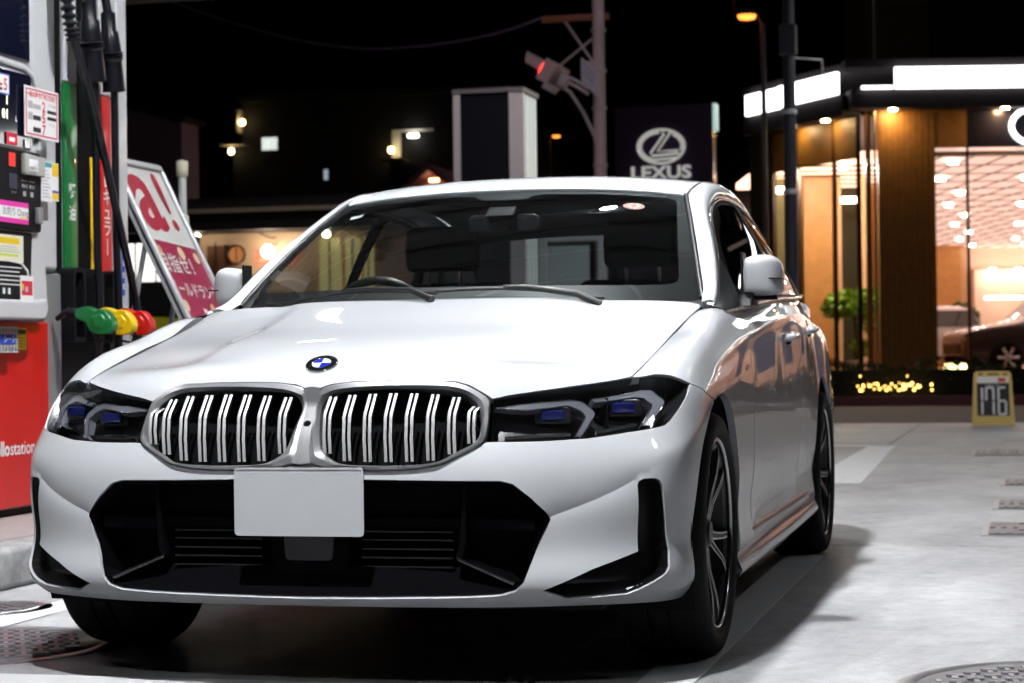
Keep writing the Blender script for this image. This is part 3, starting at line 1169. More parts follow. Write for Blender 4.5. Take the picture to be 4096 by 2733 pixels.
# headlamps -------------------------------------------------------------------
panel('headlamp_housing', S_LOW, HL, M_LAMPH, car, step=.03, thick=-.066, offset=-.070, gap=.003, mirror=True)
lensA, lensB = np.array(OUT['lens_a'])[0], np.array(OUT['lens_b'])[0]
lamps = panel('headlamp', S_LOW, HL, M_LENS, car, step=.02, thick=0, offset=-.002, gap=.002, mirror=True)
for o in lamps:
    s = 1 if o.data.vertices[0].co.x > 0 else -1
    for nm, key, mt, off, th in (('light_guide', 'drl_a', M_DRL, -.022, .02), ('light_guide', 'drl_b', M_DRL, -.022, .02),
                                 ('chrome_strip', 'strip_a', M_CHROME, -.018, .012), ('chrome_strip', 'strip_b', M_CHROME, -.018, .012)):
        r = panel(nm, S_LOW, OUT[key], mt, o, step=.012, thick=th, offset=off, gap=0, mirror=True)
        d = r[1] if s > 0 else r[0]
        bpy.data.objects.remove(d)
    for key in ('drl_a', 'drl_b'):
        ol = dens(roundp(np.array(OUT[key]), .006, 3), .008)
        P3 = (S_LOW(ol) + S_LOW.normal(ol) * -.0205) * [s, 1, 1]
        MB().tube(list(P3) + [P3[0]], .0013, 5, caps=False).obj('guide_glint', M_CHROME, o)  # bright outline put in for the glints along the light guide
    for c in (lensA, lensB):
        P = S_LOW(c)[0] * [s, 1, 1]
        N = S_LOW.normal(c)[0] * [s, 1, 1]
        ax = Vector((N[0] * .5, -1, 0)).normalized()
        base = Vector(P) - ax * .045
        q = ax.to_track_quat('Z', 'Y').to_matrix()
        q = Matrix((Vector((-ax.y, ax.x, 0)) * -1, Vector((0, 0, 1)), ax)).transposed()
        tmp = MB().prism(roundp([(-.030, -.014), (.030, -.014), (.030, .014), (-.030, .014)], .009, 4), -.02, .012, 'z')
        mb = MB().add([tuple(base + q @ Vector(v)) for v in tmp.v], tmp.f)
        mb.obj('led_module', mat('projector glass', (.012, .016, .10), rough=.04, coat=1.0), o, bevel=.006)
        tmp = MB().prism(roundp([(-.044, -.021), (.044, -.021), (.044, .021), (-.044, .021)], .010, 4), -.03, -.004, 'z')
        mb = MB().add([tuple(base + q @ Vector(v)) for v in tmp.v], tmp.f)
        mb.obj('module_frame', M_LAMPH, o, bevel=.004)
        for k in range(3):
            tmp = MB().box((-.040, -.034 - .006 * k, -.004), (.040, -.031 - .006 * k, .010 - .003 * k))
            mb = MB().add([tuple(base + q @ Vector(v)) for v in tmp.v], tmp.f)
            mb.obj('reflector_step', M_CHROME, o)

# lower intake ------------------------------------------------------------------
int_half = np.vstack([INT])
M_INT = mat('intake black', (.0025, .0025, .0035), rough=.9, spec=.04)
half('intake_mouth', S_LOW, int_half, M_INT, step=.05, thick=-.094, offset=-.10, gap=.001)
panel('air_curtain', S_LOW, CUR, mat('curtain black', (.004, .004, .005), rough=.45, spec=.2), car, step=.03, thick=-.036, offset=-.040, gap=.001, mirror=True)
for s in (1, -1):
    MB().prism([(s * .392, .50), (s * .404, .50), (s * .398, .36), (s * .392, .33), (s * .375, .315), (s * .372, .33), (s * .382, .36)][::s], -.735, -.690, 'y').obj('intake_post', M_INT, car, bevel=.003)
    MB().prism([(s * .375, .330), (s * .380, .318), (s * .515, .262), (s * .520, .272)][::s], -.740, -.680, 'y').obj('intake_blade', M_GLOSSB, car, bevel=.002)
for k, z in enumerate((.405,)):
    MB().box((-.56, -.700, .388), (.56, -.685, .418)).obj('intake_crossbar', M_INT, car, bevel=.006)
for z in (.385, .365, .343, .322, .300, .278):
    for s in (1, -1):
        MB().box((s * .36 if s < 0 else .13, -.712, z - .0022), (-.13 if s < 0 else .36, -.69, z + .0022)).obj('intake_louvre', mat('louvre black', (.003, .003, .004), rough=.25, spec=.35), car)
rs = MB().prism(roundp([(-.105, .405), (.105, .405), (.095, .27), (-.095, .27)], .03), -.728, -.69, 'y')
rs.obj('radar_housing', M_INT, car, bevel=.004)
MB().prism(roundp([(-.065, .375), (.065, .375), (.06, .315), (-.06, .315)], .012), -.734, -.727, 'y').obj('radar_sensor', mat('radar cover', (.016, .015, .019), rough=.6), car, bevel=.002)

# number plate ---------------------------------------------------------------------
pl = MB().prism(roundp([(-.165, .380), (.165, .380), (.165, .545), (-.165, .545)], .012), -.800, -.7975, 'y').obj('number_plate', M_PLATE, car, bevel=.001)
rim = roundp([(-.165, .380), (.165, .380), (.165, .545), (-.165, .545)], .012)
rin = inset(rim, .005)
n = len(rim)
mb = MB()
A = [(p[0], -.8015, p[1]) for p in rim]
B = [(p[0], -.8015, p[1]) for p in rin]
C = [(p[0], -.800, p[1]) for p in rim]
mb.add(C + A + B, [(i, (i + 1) % n, n + (i + 1) % n, n + i) for i in range(n)] + [(n + i, n + (i + 1) % n, 2 * n + (i + 1) % n, 2 * n + i) for i in range(n)])
mb.obj('plate_rim', M_PLATE, pl)
MB().box((-.12, -.798, .40), (.12, -.765, .53)).obj('plate_holder', M_BLACK, pl)

# roundel ------------------------------------------------------------------------------
ev = S_HOOD.inverse([(0.0, -.622)], [0, 1], (-.05, .3))[0]
E0 = Vector(S_HOOD([ev])[0])
EN = Vector(S_HOOD.normal([ev])[0])
EN = (EN + Vector((0, -.12, 0))).normalized()
E0 = E0 + EN * .002
q = EN.to_track_quat('Z', 'Y').to_matrix()
q = Matrix((Vector((1, 0, 0)), EN.cross(Vector((1, 0, 0))), EN)).transposed()


def on_badge(mb):
    r = MB()
    r.v = [tuple(E0 + q @ Vector(v)) for v in mb.v]
    r.f, r.sm = mb.f, mb.sm
    return r


badge = on_badge(MB().lathe([(.0405, -.004), (.0412, .002), (.0398, .0042), (.0385, .0035)], 40)).obj('bonnet_badge', M_CHROME, car)
on_badge(MB().lathe([(.0385, .0033), (.0255, .0040)], 40)).obj('badge_ring', M_GLOSSB, badge)
on_badge(MB().lathe([(.0255, .0042), (.0240, .0046), (.0235, .0042)], 40)).obj('badge_inner_ring', M_CHROME, badge)
for k in range(4):
    mb = MB()
    arcp = [(.0238 * math.cos(a), .0238 * math.sin(a), .0042) for a in np.linspace(k * math.pi / 2, (k + 1) * math.pi / 2, 10)]
    mb.add([(0, 0, .0046)] + arcp, [(0, i, i + 1) for i in range(1, 10)])
    on_badge(mb).obj('badge_quadrant', M_BLUE if k in (1, 3) else M_WHITE, badge)
for ch, a in (('B', 128), ('M', 90), ('W', 52)):
    a = math.radians(a)
    rr = .032
    pos = E0 + q @ Vector((rr * math.cos(a), rr * math.sin(a), .0046))
    rt = q @ Vector((math.sin(a), -math.cos(a), 0))
    upv = q @ Vector((math.cos(a), math.sin(a), 0))
    place_text('badge_letter', ch, .0135, pos, rt, upv, M_CHROME, badge, bold=.0004)

# glasshouse -------------------------------------------------------------------------------
wu, wv = S_WS.tu[-1], S_WS.tv[-1]
ws_uv = np.array([(0, 0), (wu, 0), (wu, wv), (0, wv)])
ws_uv = roundp(ws_uv, [0, .02, .05, 0])
windscreen = half('windscreen', S_WS, ws_uv, M_GLASS, step=.05, thick=0, gap=.001)
fr_o = roundp([(0, .0), (wu - .001, .0), (wu - .001, wv - .001), (0, wv - .001)], [0, .02, .05, 0])
fr_i = roundp([(0, .125), (wu - .055, .125), (wu - .04, wv - .05), (.12, wv - .045), (.08, wv - .105), (0, wv - .105)], [0, .05, .06, .03, .03, 0])
frit = np.vstack([fr_o, fr_i[::-1]])
half('windscreen_border', S_WS, frit, mat('ceramic border', (.008, .008, .009), rough=.5), step=.05, thick=0, offset=-.006, gap=0)
ru = S_ROOF.tu[-1]
roof = half('roof', S_ROOF, [(0, .004), (ru, .004), (ru, S_ROOF.tv[-1]), (0, S_ROOF.tv[-1])], M_PAINT, step=.05, thick=.012)
panel('roof_rail', S_RAIL, [(S_RAIL.tu[0] + .03, 0), (S_RAIL.tu[-1], 0), (S_RAIL.tu[-1], S_RAIL.tv[-1] - .001), (S_RAIL.tu[0] + .03, S_RAIL.tv[-1] - .001)], M_PAINT, car, step=.03, thick=.02, gap=.003, mirror=True)
E3 = [tuple(p) for p in S_WS.raw(np.c_[np.full(30, wu), np.linspace(0.02, wv, 30)])]
for s in (1, -1):
    MB().tube([(s * (p[0] + .006), p[1], p[2] - .004) for p in E3], .009, 8).obj('screen_seal', M_BLACK, car)
# headliner closing the roof from inside
half('headliner', S_ROOF, [(0, .03), (ru - .03, .03), (ru - .03, S_ROOF.tv[-1]), (0, S_ROOF.tv[-1])], M_LINER, step=.12, thick=0, offset=-.045, gap=0)

su, sv = S_SIDE.tu, S_SIDE.tv


def sidefrac(pts):
    """(u, 0..1) -> uv"""
    return np.array([(u, f * sv[-1]) for u, f in pts])


def u_at_y(y):
    g = np.linspace(su[0], su[-1], 400)
    return g[np.argmin(np.abs(S_SIDE.raw(np.c_[g, np.zeros(400)])[:, 1] - y))]


uf, ub0, ub1, ur = u_at_y(.80), u_at_y(1.93), u_at_y(2.01), u_at_y(2.70)
fg = sidefrac([(uf, .06), (ub0, .05), (ub0 - .02, .95), (u_at_y(1.30), .94), (u_at_y(1.1), .93), (u_at_y(.95), .90)])
rg = sidefrac([(ub1, .05), (ur, .06), (ur - .05, .5), (ur - .12, .93), (ub1 + .01, .95)])
for nm, pg in (('front_window', fg), ('rear_window', rg)):
    panel(nm, S_SIDE, roundp(pg, .015), M_SGLASS, car, step=.05, thick=0, gap=0, mirror=True)
dlo = sidefrac([(su[0] + .005, -.02), (u_at_y(1.5), -.02), (u_at_y(2.86), -.02), (u_at_y(2.80), .35), (u_at_y(2.62), .985), (u_at_y(2.0), 1.0), (u_at_y(1.3), 1.0), (u_at_y(.9), 1.0), (su[0] + .005, .99)])
panel('window_surround', S_SIDE, dlo, mat('satin black', (.005, .005, .006), rough=.5, spec=.15), car, holes=[roundp(fg, .015), roundp(rg, .015)], step=.04, thick=.008, offset=.003, gap=0, mirror=True)
cp = sidefrac([(u_at_y(2.86), -.02), (su[-1], -.02), (su[-1], 1.0), (u_at_y(2.62), .985), (u_at_y(2.80), .35)])
panel('rear_pillar', S_SIDE, cp, M_PAINT, car, step=.05, thick=.01, mirror=True)
B3 = [S_SIDE.raw([(u, .0)])[0] for u in np.linspace(su[0], u_at_y(2.9), 40)]
R3 = [S_RAIL.raw([(u, .0)])[0] for u in np.linspace(S_RAIL.tu[0] + .04, S_RAIL.tu[-1] - .1, 50)]
for s in (1, -1):
    MB().tube([(s * (p[0] + .006), p[1], p[2] + .004) for p in B3], .007, 8).obj('belt_moulding', mat('dark bright trim', (.25, .25, .26), rough=.18, metal=1.0), car)
    MB().tube([(s * (p[0] + .003), p[1], p[2]) for p in R3], .0065, 8).obj('window_moulding', mat('dark bright trim', (.25, .25, .26)), car)
rear_win = half('rear_screen', S_REARWIN, [(0, 0), (S_REARWIN.tu[-1], 0), (S_REARWIN.tu[-1], S_REARWIN.tv[-1]), (0, S_REARWIN.tv[-1])], M_SGLASS, step=.08, thick=0)
half('boot_deck', S_DECK, [(0, 0), (S_DECK.tu[-1], 0), (S_DECK.tu[-1], S_DECK.tv[-1]), (0, S_DECK.tv[-1])], M_PAINT, step=.06, thick=.01)
# cowl and wipers
ck = [(0, .30, .955), (.25, .325, .955), (.5, .43, .955), (.66, .575, .957), (.79, .68, .955)]
cA = smooth_curve([(-x, y, z) for x, y, z in ck[:0:-1]] + ck, 40)
ribbon('cowl', [(p[0], p[1] - .06, .945) for p in cA], [(p[0], p[1] + .12, .985) for p in cA], M_BLACK, car)


def wiper(x0, x1, y0, tip):
    P = []
    for t in np.linspace(0, 1, 16):
        x = x0 + (x1 - x0) * t
        w = S_WS.inverse([(abs(x), y0 + tip * t)], [0, 1], (-.2, wu))[0]
        c = S_WS([w])[0]
        nn = S_WS.normal([w])[0]
        P.append(((c + nn * .014) * [1 if x >= 0 else -1, 1, 1]))
    MB().tube(P, .0050, 6).obj('wiper_blade', M_BLACK, car)
    P2 = [np.array(P[0]) + [0, -.05, -.02], np.array(P[2]) + [0, -.02, .004], np.array(P[6]) + [0, 0, .007], np.array(P[8]) + [0, 0, .006]]
    MB().tube(P2, [.012, .010, .008, .006], 8).obj('wiper_arm', M_BLACK, car)


wiper(.02, -.56, .332, .10)
wiper(.50, -.04, .412, -.075)

# door mirrors ----------------------------------------------------------------------------
def mirror_shape(s):
    root_y, z0 = 1.0, 1.068
    # housing sections from inner to outer: (x, centre y, half depth, z centre, half height)
    secs = [(.836, .985, .034, 1.060, .052), (.846, .982, .054, 1.062, .063), (.885, .985, .060, 1.066, .066), (.915, .992, .060, 1.066, .066), (.935, 1.002, .056, 1.064, .062),
            (.950, 1.014, .046, 1.060, .054), (.957, 1.026, .028, 1.057, .040), (.959, 1.034, .010, 1.055, .015)]
    K = 28
    mb = MB()
    vs = []
    for x, cy, hd, cz, hh in secs:
        cz -= .014
        for k in range(K):
            a = 2 * math.pi * k / K
            c, sn = math.cos(a), math.sin(a)
            e = .62
            py = cy + hd * math.copysign(abs(c) ** e, c)
            pz = cz + hh * math.copysign(abs(sn) ** e, sn)
            if py > cy + hd * .55:
                py = cy + hd * .55
            pz -= .10 * (py - cy) * 0
            vs.append((s * x, py, pz))
    m = len(secs)
    fs = [(j * K + k, j * K + (k + 1) % K, (j + 1) * K + (k + 1) % K, (j + 1) * K + k)[::-s] for j in range(m - 1) for k in range(K)]
    fs += [tuple(range(K))[::s], tuple((m - 1) * K + k for k in range(K))[::-s]]
    mb.add(vs, fs, True)
    o = mb.obj('door_mirror', M_PAINT, car, auto=math.radians(50))
    sb = o.modifiers.new('sub', 'SUBSURF')
    sb.levels = sb.render_levels = 1
    g = MB()
    ring = [(s * (.905 + .040 * math.cos(a)), 1.023, 1.050 + .052 * math.sin(a)) for a in np.linspace(0, 2 * math.pi, 24, endpoint=False)]
    g.add(ring, [tuple(range(24))[::s]])
    g.obj('mirror_glass', M_CHROME, o)
    MB().prism(roundp([(s * .840, .945), (s * .840, 1.05), (s * .940, 1.04), (s * .940, .985)], .012)[::s], .975, .998, 'z').obj('mirror_foot', MATS['satin black'], o, bevel=.003)
    MB().prism([(.945, 1.0), (1.03, 1.0), (1.05, .955), (.88, .952)], s * .835, s * .875, 'x').obj('mirror_arm', MATS['satin black'], o, bevel=.006)
    MB().box((s * .836 - .004, .945, .990), (s * .836 + .004, 1.02, 1.125)).obj('mirror_seal', M_BLACK, o, bevel=.003)
    MB().box((s * .93 - .028, .938, 1.0385), (s * .93 + .03, 1.005, 1.0425)).obj('indicator_line', M_BLACK, o)


mirror_shape(1)
mirror_shape(-1)

# door handles -------------------------------------------------------------------------------
for s in (1, -1):
    for y0, z0, sl in ((1.69, .862, .05), (2.36, .892, .05)):
        path = [(.878, y0 - .10, z0 - .005), (.905, y0 - .085, z0 - .003), (.914, y0 - .04, z0), (.915, y0 + .03, z0 + .004), (.908, y0 + .085, z0 + .007), (.878, y0 + .105, z0 + .008)]
        mb = MB().tube([(s * x, y, z) for x, y, z in smooth_curve(path, 18)], [.010] + [.0135] * 16 + [.010], 10)
        for i in range(len(mb.v)):
            pass
        h = mb.obj('door_handle', M_PAINT, car)
        MB().tube([(s * .893, y0 - .05, z0 - .022), (s * .893, y0 + .05, z0 - .018)], .006, 8).obj('handle_recess', M_DARK, h)

# wheels ---------------------------------------------------------------------------------------
def wheel(s, cy, cz, xo):
    c = (s * xo, cy, cz)
    R = .3295
    X = lambda h: h * s
    rim = MB().lathe([(.236, X(-.200)), (.238, X(-.19)), (.222, X(-.16)), (.215, X(-.05)), (.226, X(-.018)), (.244, X(-.010)), (.255, X(-.008)), (.257, X(-.002)), (.253, X(0.002)), (.246, X(-.003))], 64, 'x', c)
    w = rim.obj('wheel', M_ALUB, car, auto=math.radians(40))
    MB().lathe([(.2465, X(-.004)), (.2485, X(.0028)), (.2515, X(.0028)), (.2535, X(.0022))], 64, 'x', c).obj('rim_lip', M_ALUS, w)
    ty = MB().lathe([(.240, X(-.205)), (.262, X(-.222)), (.290, X(-.226)), (.312, X(-.216)), (.324, X(-.196)), (.328, X(-.165)), (R, X(-.145)), (.3225, X(-.143)), (.3225, X(-.137)), (R, X(-.135)), (R, X(-.095)), (.3225, X(-.093)), (.3225, X(-.086)), (R, X(-.084)),
                     (R, X(-.050)), (.327, X(-.030)), (.322, X(-.010)), (.312, X(.006)), (.295, X(.0125)), (.276, X(.012)), (.262, X(.004)), (.254, X(-.004)), (.240, X(-.012))], 72, 'x', c)
    ty.obj('tyre', M_RUBBER, w, auto=math.radians(50))
    MB().lathe([(.05, X(-.075)), (.17, X(-.075)), (.172, X(-.08)), (.172, X(-.10)), (.05, X(-.10))], 48, 'x', c).obj('brake_disc', M_DISC, w)
    MB().lathe([(0, X(-.19)), (.232, X(-.19))], 32, 'x', c).obj('wheel_backing', M_DARK, w)
    MB().box((c[0] - s * .10 - .03, cy + .06 - .04, cz - .02), (c[0] - s * .10 + .03, cy + .16, cz + .12)).obj('brake_caliper', M_BLACK, w, bevel=.01)
    MB().lathe([(0, X(-.018)), (.030, X(-.018)), (.033, X(-.022)), (.040, X(-.028)), (.060, X(-.034)), (.070, X(-.048)), (.070, X(-.09))], 32, 'x', c).obj('hub', M_ALUB, w, auto=math.radians(40))
    for k in range(5):
        a0 = math.radians(90 + 72 * k + 36)
        for sg in (-1, 1):
            # an arm of the twin spoke: centre line polar points (r, angle offset, x)
            line = [(.045, .16, -.030), (.11, .155, -.024), (.17, .185, -.012), (.215, .215, -.008), (.248, .235, -.010)]
            hw = [.015, .011, .0095, .0105, .015]
            vs = []
            for (r, da, x), h in zip(line, hw):
                a = a0 + sg * da
                er = (math.cos(a), math.sin(a))
                et = (-math.sin(a), math.cos(a))
                for ww, xx in ((-h * 1.15, x - .050), (-h, x - .004), (-h * .8, x), (h * .8, x), (h, x - .004), (h * 1.15, x - .050)):
                    vs.append((c[0] + s * xx, cy + er[0] * r + et[0] * ww, cz + er[1] * r + et[1] * ww))
            m = 6
            mb = MB()
            mb.add(vs, [(i * m + k2, i * m + k2 + 1, (i + 1) * m + k2 + 1, (i + 1) * m + k2) for i in range(4) for k2 in range(m - 1)])
            mb.obj('spoke', M_ALUB, w, auto=math.radians(30))
            mb = MB()
            for e0, e1 in ((-.92, -.55), (.55, .92)):
                vs = []
                for (r, da, x), h in zip(line, hw):
                    a = a0 + sg * da
                    er = (math.cos(a), math.sin(a))
                    et = (-math.sin(a), math.cos(a))
                    for ww in (h * e0, h * e1):
                        vs.append((c[0] + s * (x + .0012), cy + er[0] * r + et[0] * ww, cz + er[1] * r + et[1] * ww))
                mb.add(vs, [(2 * i, 2 * i + 1, 2 * i + 3, 2 * i + 2) for i in range(4)])
            mb.obj('spoke_edge', M_ALUS, w)
    return w


wheel(1, 0.0, .3265, .893)
wheel(-1, 0.0, .3265, .893)
wheel(1, 2.851, .3265, .898)
wheel(-1, 2.851, .3265, .898)

# cabin -------------------------------------------------------------------------------------------
MB().prism([(.42, .90), (.55, .955), (.75, .972), (.90, .965), (.98, .93), (1.02, .80), (.95, .60), (.42, .60)], -.74, .74, 'x').obj('dashboard', M_CLOTH, car, bevel=.03, segs=3)
MB().box((-.78, .45, .24), (.78, 3.3, .30)).obj('cabin_floor', M_DARK, car)
sw = MB()
swc, swr = Vector((-.37, 1.04, .900)), .180
axs = Vector((0, .9, .42)).normalized()
qq = axs.to_track_quat('Z', 'Y').to_matrix()
sw.tube([tuple(swc + qq @ Vector((swr * math.cos(a), swr * math.sin(a), 0))) for a in np.linspace(0, 2 * math.pi, 41)], .015, 8, caps=False)
for a in (0.1, math.pi - .1, -math.pi / 2):
    sw.tube([tuple(swc - axs * .01), tuple(swc + qq @ Vector((swr * math.cos(a), swr * math.sin(a), 0)))], .014, 6)
sw.tube([tuple(swc - axs * .05), tuple(swc + axs * .005)], [.04, .06], 16)
sw.obj('steering_wheel', mat('steering leather', (.008, .008, .009), rough=.4), car)


def seat(x):
    b = MB()
    prof = [(1.55, .35), (1.60, .62), (1.68, .98), (1.76, 1.08), (1.82, 1.08), (1.80, .95), (1.74, .6), (1.72, .35)]
    b.prism(prof, x - .24, x + .24, 'x')
    b.prism([(1.15, .35), (1.12, .52), (1.60, .50), (1.62, .35)], x - .25, x + .25, 'x')
    o = b.obj('front_seat', M_CLOTH, car, bevel=.05, segs=3)
    MB().prism([(1.70, 1.12), (1.685, 1.20), (1.71, 1.285), (1.76, 1.285), (1.79, 1.22), (1.775, 1.12)], x - .135, x + .135, 'x').obj('headrest', M_CLOTH, o, bevel=.035, segs=3)
    for d in (-.06, .06):
        MB().tube([(x + d, 1.76, 1.05), (x + d, 1.745, 1.15)], .007, 8).obj('headrest_post', M_CHROME, o)


seat(-.37)
seat(.37)
MB().prism([(2.5, .35), (2.45, .55), (2.78, .55), (2.98, 1.0), (3.08, 1.0), (3.0, .35)], -.66, .66, 'x').obj('rear_bench', M_CLOTH, car, bevel=.05, segs=3)
MB().prism([(2.95, .98), (3.42, 1.015), (3.42, .97), (2.95, .95)], -.66, .66, 'x').obj('parcel_shelf', M_CLOTH, car)
for x in (-.40, .40):
    MB().prism([(2.93, 1.0), (2.93, 1.10), (3.02, 1.11), (3.06, 1.0)], x - .13, x + .13, 'x').obj('rear_headrest', M_CLOTH, car, bevel=.03, segs=3)
rm = MB().prism(roundp([(-.12, 1.225), (.12, 1.225), (.125, 1.27), (.11, 1.285), (-.11, 1.285), (-.125, 1.27)], .015), 1.20, 1.23, 'y').obj('interior_mirror', M_BLACK, car, bevel=.006)
MB().prism([(1.13, 1.275), (1.18, 1.265), (1.24, 1.30), (1.20, 1.315)], -.05, .05, 'x').obj('mirror_mount', M_BLACK, rm, bevel=.008)
# stickers on the screen
def sticker(name, px, py, poly, material, off=.004, parent=windscreen):
    w0 = S_WS.inverse([(abs(px), py)], [0, 1], (-.2, wu))[0]
    sg = 1 if px >= 0 else -1
    w = w0 * [1, 1]
    c = S_WS([w])[0] * [sg, 1, 1]
    nn = S_WS.normal([w])[0] * [sg, 1, 1]
    c, nn = Vector(c), Vector(nn)
    t = Vector((1, 0, 0))
    t = (t - nn * t.dot(nn)).normalized()
    b = nn.cross(t)
    MB().add([tuple(c - nn * off + t * x + b * y) for x, y in poly], [tuple(range(len(poly)))]).obj(name, material, parent)
    return c - nn * off, t, b, nn


circ = lambda r, n=28: [(r * math.cos(a), r * math.sin(a)) for a in np.linspace(0, 2 * math.pi, n, endpoint=False)]
# ------------------------------------------------------------------ forecourt, road, canopy
def ground_mat(name, c0, c1, rough, scale=1.0, streak=True, spots=True):
    m = bpy.data.materials.new(name)
    m.use_nodes = True
    nt = m.node_tree
    b = nt.nodes['Principled BSDF']
    tc = nt.nodes.new('ShaderNodeTexCoord')
    mp = nt.nodes.new('ShaderNodeMapping')
    mp.inputs['Scale'].default_value = (1.25, .75, 1) if streak else (1, 1, 1)
    nt.links.new(tc.outputs['Object'], mp.inputs['Vector'])
    n1 = nt.nodes.new('ShaderNodeTexNoise')
    n1.inputs['Scale'].default_value = 1.3 * scale
    n1.inputs['Detail'].default_value = 7.0
    n1.inputs['Roughness'].default_value = .62
    nt.links.new(mp.outputs['Vector'], n1.inputs['Vector'])
    n2 = nt.nodes.new('ShaderNodeTexNoise')
    n2.inputs['Scale'].default_value = 160.0
    n2.inputs['Detail'].default_value = 3.0
    nt.links.new(tc.outputs['Object'], n2.inputs['Vector'])
    r1 = nt.nodes.new('ShaderNodeValToRGB')
    r1.color_ramp.elements[0].position = .30
    r1.color_ramp.elements[0].color = tuple(c0) + (1,)
    r1.color_ramp.elements[1].position = .62
    r1.color_ramp.elements[1].color = tuple(c1) + (1,)
    nt.links.new(n1.outputs['Fac'], r1.inputs['Fac'])
    n3 = nt.nodes.new('ShaderNodeTexNoise')
    n3.inputs['Scale'].default_value = .62 * scale
    n3.inputs['Detail'].default_value = 9.0
    n3.inputs['Roughness'].default_value = .7
    n3.inputs['Distortion'].default_value = 1.1
    nt.links.new(mp.outputs['Vector'], n3.inputs['Vector'])
    r3 = nt.nodes.new('ShaderNodeValToRGB')
    r3.color_ramp.elements[0].position = .36
    r3.color_ramp.elements[0].color = (.60, .60, .62, 1)
    r3.color_ramp.elements[1].position = .52
    r3.color_ramp.elements[1].color = (1, 1, 1, 1)
    nt.links.new(n3.outputs['Fac'], r3.inputs['Fac'])
    m3 = nt.nodes.new('ShaderNodeMix')
    m3.data_type = 'RGBA'
    m3.blend_type = 'MULTIPLY'
    m3.inputs[0].default_value = .75
    nt.links.new(r1.outputs['Color'], m3.inputs[6])
    nt.links.new(r3.outputs['Color'], m3.inputs[7])
    n4 = nt.nodes.new('ShaderNodeTexNoise')
    n4.inputs['Scale'].default_value = 11.0
    n4.inputs['Detail'].default_value = 10.0
    n4.inputs['Roughness'].default_value = .78
    nt.links.new(tc.outputs['Object'], n4.inputs['Vector'])
    r4 = nt.nodes.new('ShaderNodeValToRGB')
    r4.color_ramp.elements[0].position = .34
    r4.color_ramp.elements[0].color = (.62, .62, .63, 1)
    r4.color_ramp.elements[1].position = .55
    r4.color_ramp.elements[1].color = (1, 1, 1, 1)
    nt.links.new(n4.outputs['Fac'], r4.inputs['Fac'])
    m4 = nt.nodes.new('ShaderNodeMix')
    m4.data_type = 'RGBA'
    m4.blend_type = 'MULTIPLY'
    m4.inputs[0].default_value = .7
    nt.links.new(m3.outputs[2], m4.inputs[6])
    nt.links.new(r4.outputs['Color'], m4.inputs[7])
    mx = nt.nodes.new('ShaderNodeMix')
    mx.data_type = 'RGBA'
    mx.blend_type = 'MULTIPLY'
    mx.inputs[0].default_value = .35
    nt.links.new(m4.outputs[2], mx.inputs[6])
    nt.links.new(n2.outputs['Fac'], mx.inputs[7])
    last = mx.outputs[2]
    if spots:
        vo = nt.nodes.new('ShaderNodeTexVoronoi')
        vo.inputs['Scale'].default_value = 9.0
        nt.links.new(tc.outputs['Object'], vo.inputs['Vector'])
        r2 = nt.nodes.new('ShaderNodeValToRGB')
        r2.color_ramp.elements[0].position = .035
        r2.color_ramp.elements[0].color = (.25, .25, .25, 1)
        r2.color_ramp.elements[1].position = .06
        r2.color_ramp.elements[1].color = (1, 1, 1, 1)
        nt.links.new(vo.outputs['Distance'], r2.inputs['Fac'])
        m2 = nt.nodes.new('ShaderNodeMix')
        m2.data_type = 'RGBA'
        m2.blend_type = 'MULTIPLY'
        m2.inputs[0].default_value = .55
        nt.links.new(last, m2.inputs[6])
        nt.links.new(r2.outputs['Color'], m2.inputs[7])
        last = m2.outputs[2]
    nt.links.new(last, b.inputs['Base Color'])
    rr = nt.nodes.new('ShaderNodeMapRange')
    rr.inputs['To Min'].default_value = rough - .12
    rr.inputs['To Max'].default_value = rough + .12
    nt.links.new(n1.outputs['Fac'], rr.inputs['Value'])
    nt.links.new(rr.outputs['Result'], b.inputs['Roughness'])
    bp = nt.nodes.new('ShaderNodeBump')
    bp.inputs['Strength'].default_value = .18
    bp.inputs['Distance'].default_value = .004
    nt.links.new(n2.outputs['Fac'], bp.inputs['Height'])
    nt.links.new(bp.outputs['Normal'], b.inputs['Normal'])
    return m


M_CONC = ground_mat('forecourt concrete', (.40, .405, .43), (.66, .66, .67), .50)
M_ASPH = ground_mat('asphalt', (.035, .037, .042), (.060, .062, .068), .7, 2.0)
M_KERB = ground_mat('kerb concrete', (.34, .34, .35), (.52, .52, .52), .75, 6.0, streak=False, spots=False)
M_LINE = mat('road paint', (.78, .79, .80), rough=.55, noise=(14.0, .10, 8.0))
M_JOINT = mat('joint filler', (.05, .05, .055), rough=.8)
M_IRON = mat('cast iron', (.19, .19, .205), rough=.42, metal=.7, noise=(30.0, .35))
M_IRON2 = mat('worn iron', (.40, .40, .42), rough=.38, metal=.75, noise=(40.0, .25))

structure('ground', MB().box((-150, -40, -.30), (150, 260, -.06)).mesh(), mat('earth', (.03, .03, .032), rough=.9))
fore = structure('forecourt', MB().box((-14, -14, -.055), (16, 18.0, -.018)).mesh(), M_JOINT)
ys = [-14.0, -3.4, 3.18, 9.6, 18.0]
xs = [-14.0, -7.4, -1.84, .50, 5.6, 10.8, 16.0]
for a, b in zip(ys[:-1], ys[1:]):
    for c, d in zip(xs[:-1], xs[1:]):
        g = .005
        MB().prism(roundp([(c + g, a + g), (d - g, a + g), (d - g, b - g), (c + g, b - g)], .012, 3), -.05, 0.0, 'z').obj('concrete_slab', M_CONC, fore)
structure('road', MB().box((-60, 18.05, -.05), (60, 26.2, -.012)).mesh(), M_ASPH)
structure('far_kerb', MB().box((-60, 26.2, -.05), (60, 26.45, .13)).mesh(), mat('red kerb', (.13, .045, .05), rough=.8, noise=(6.0, .3)))
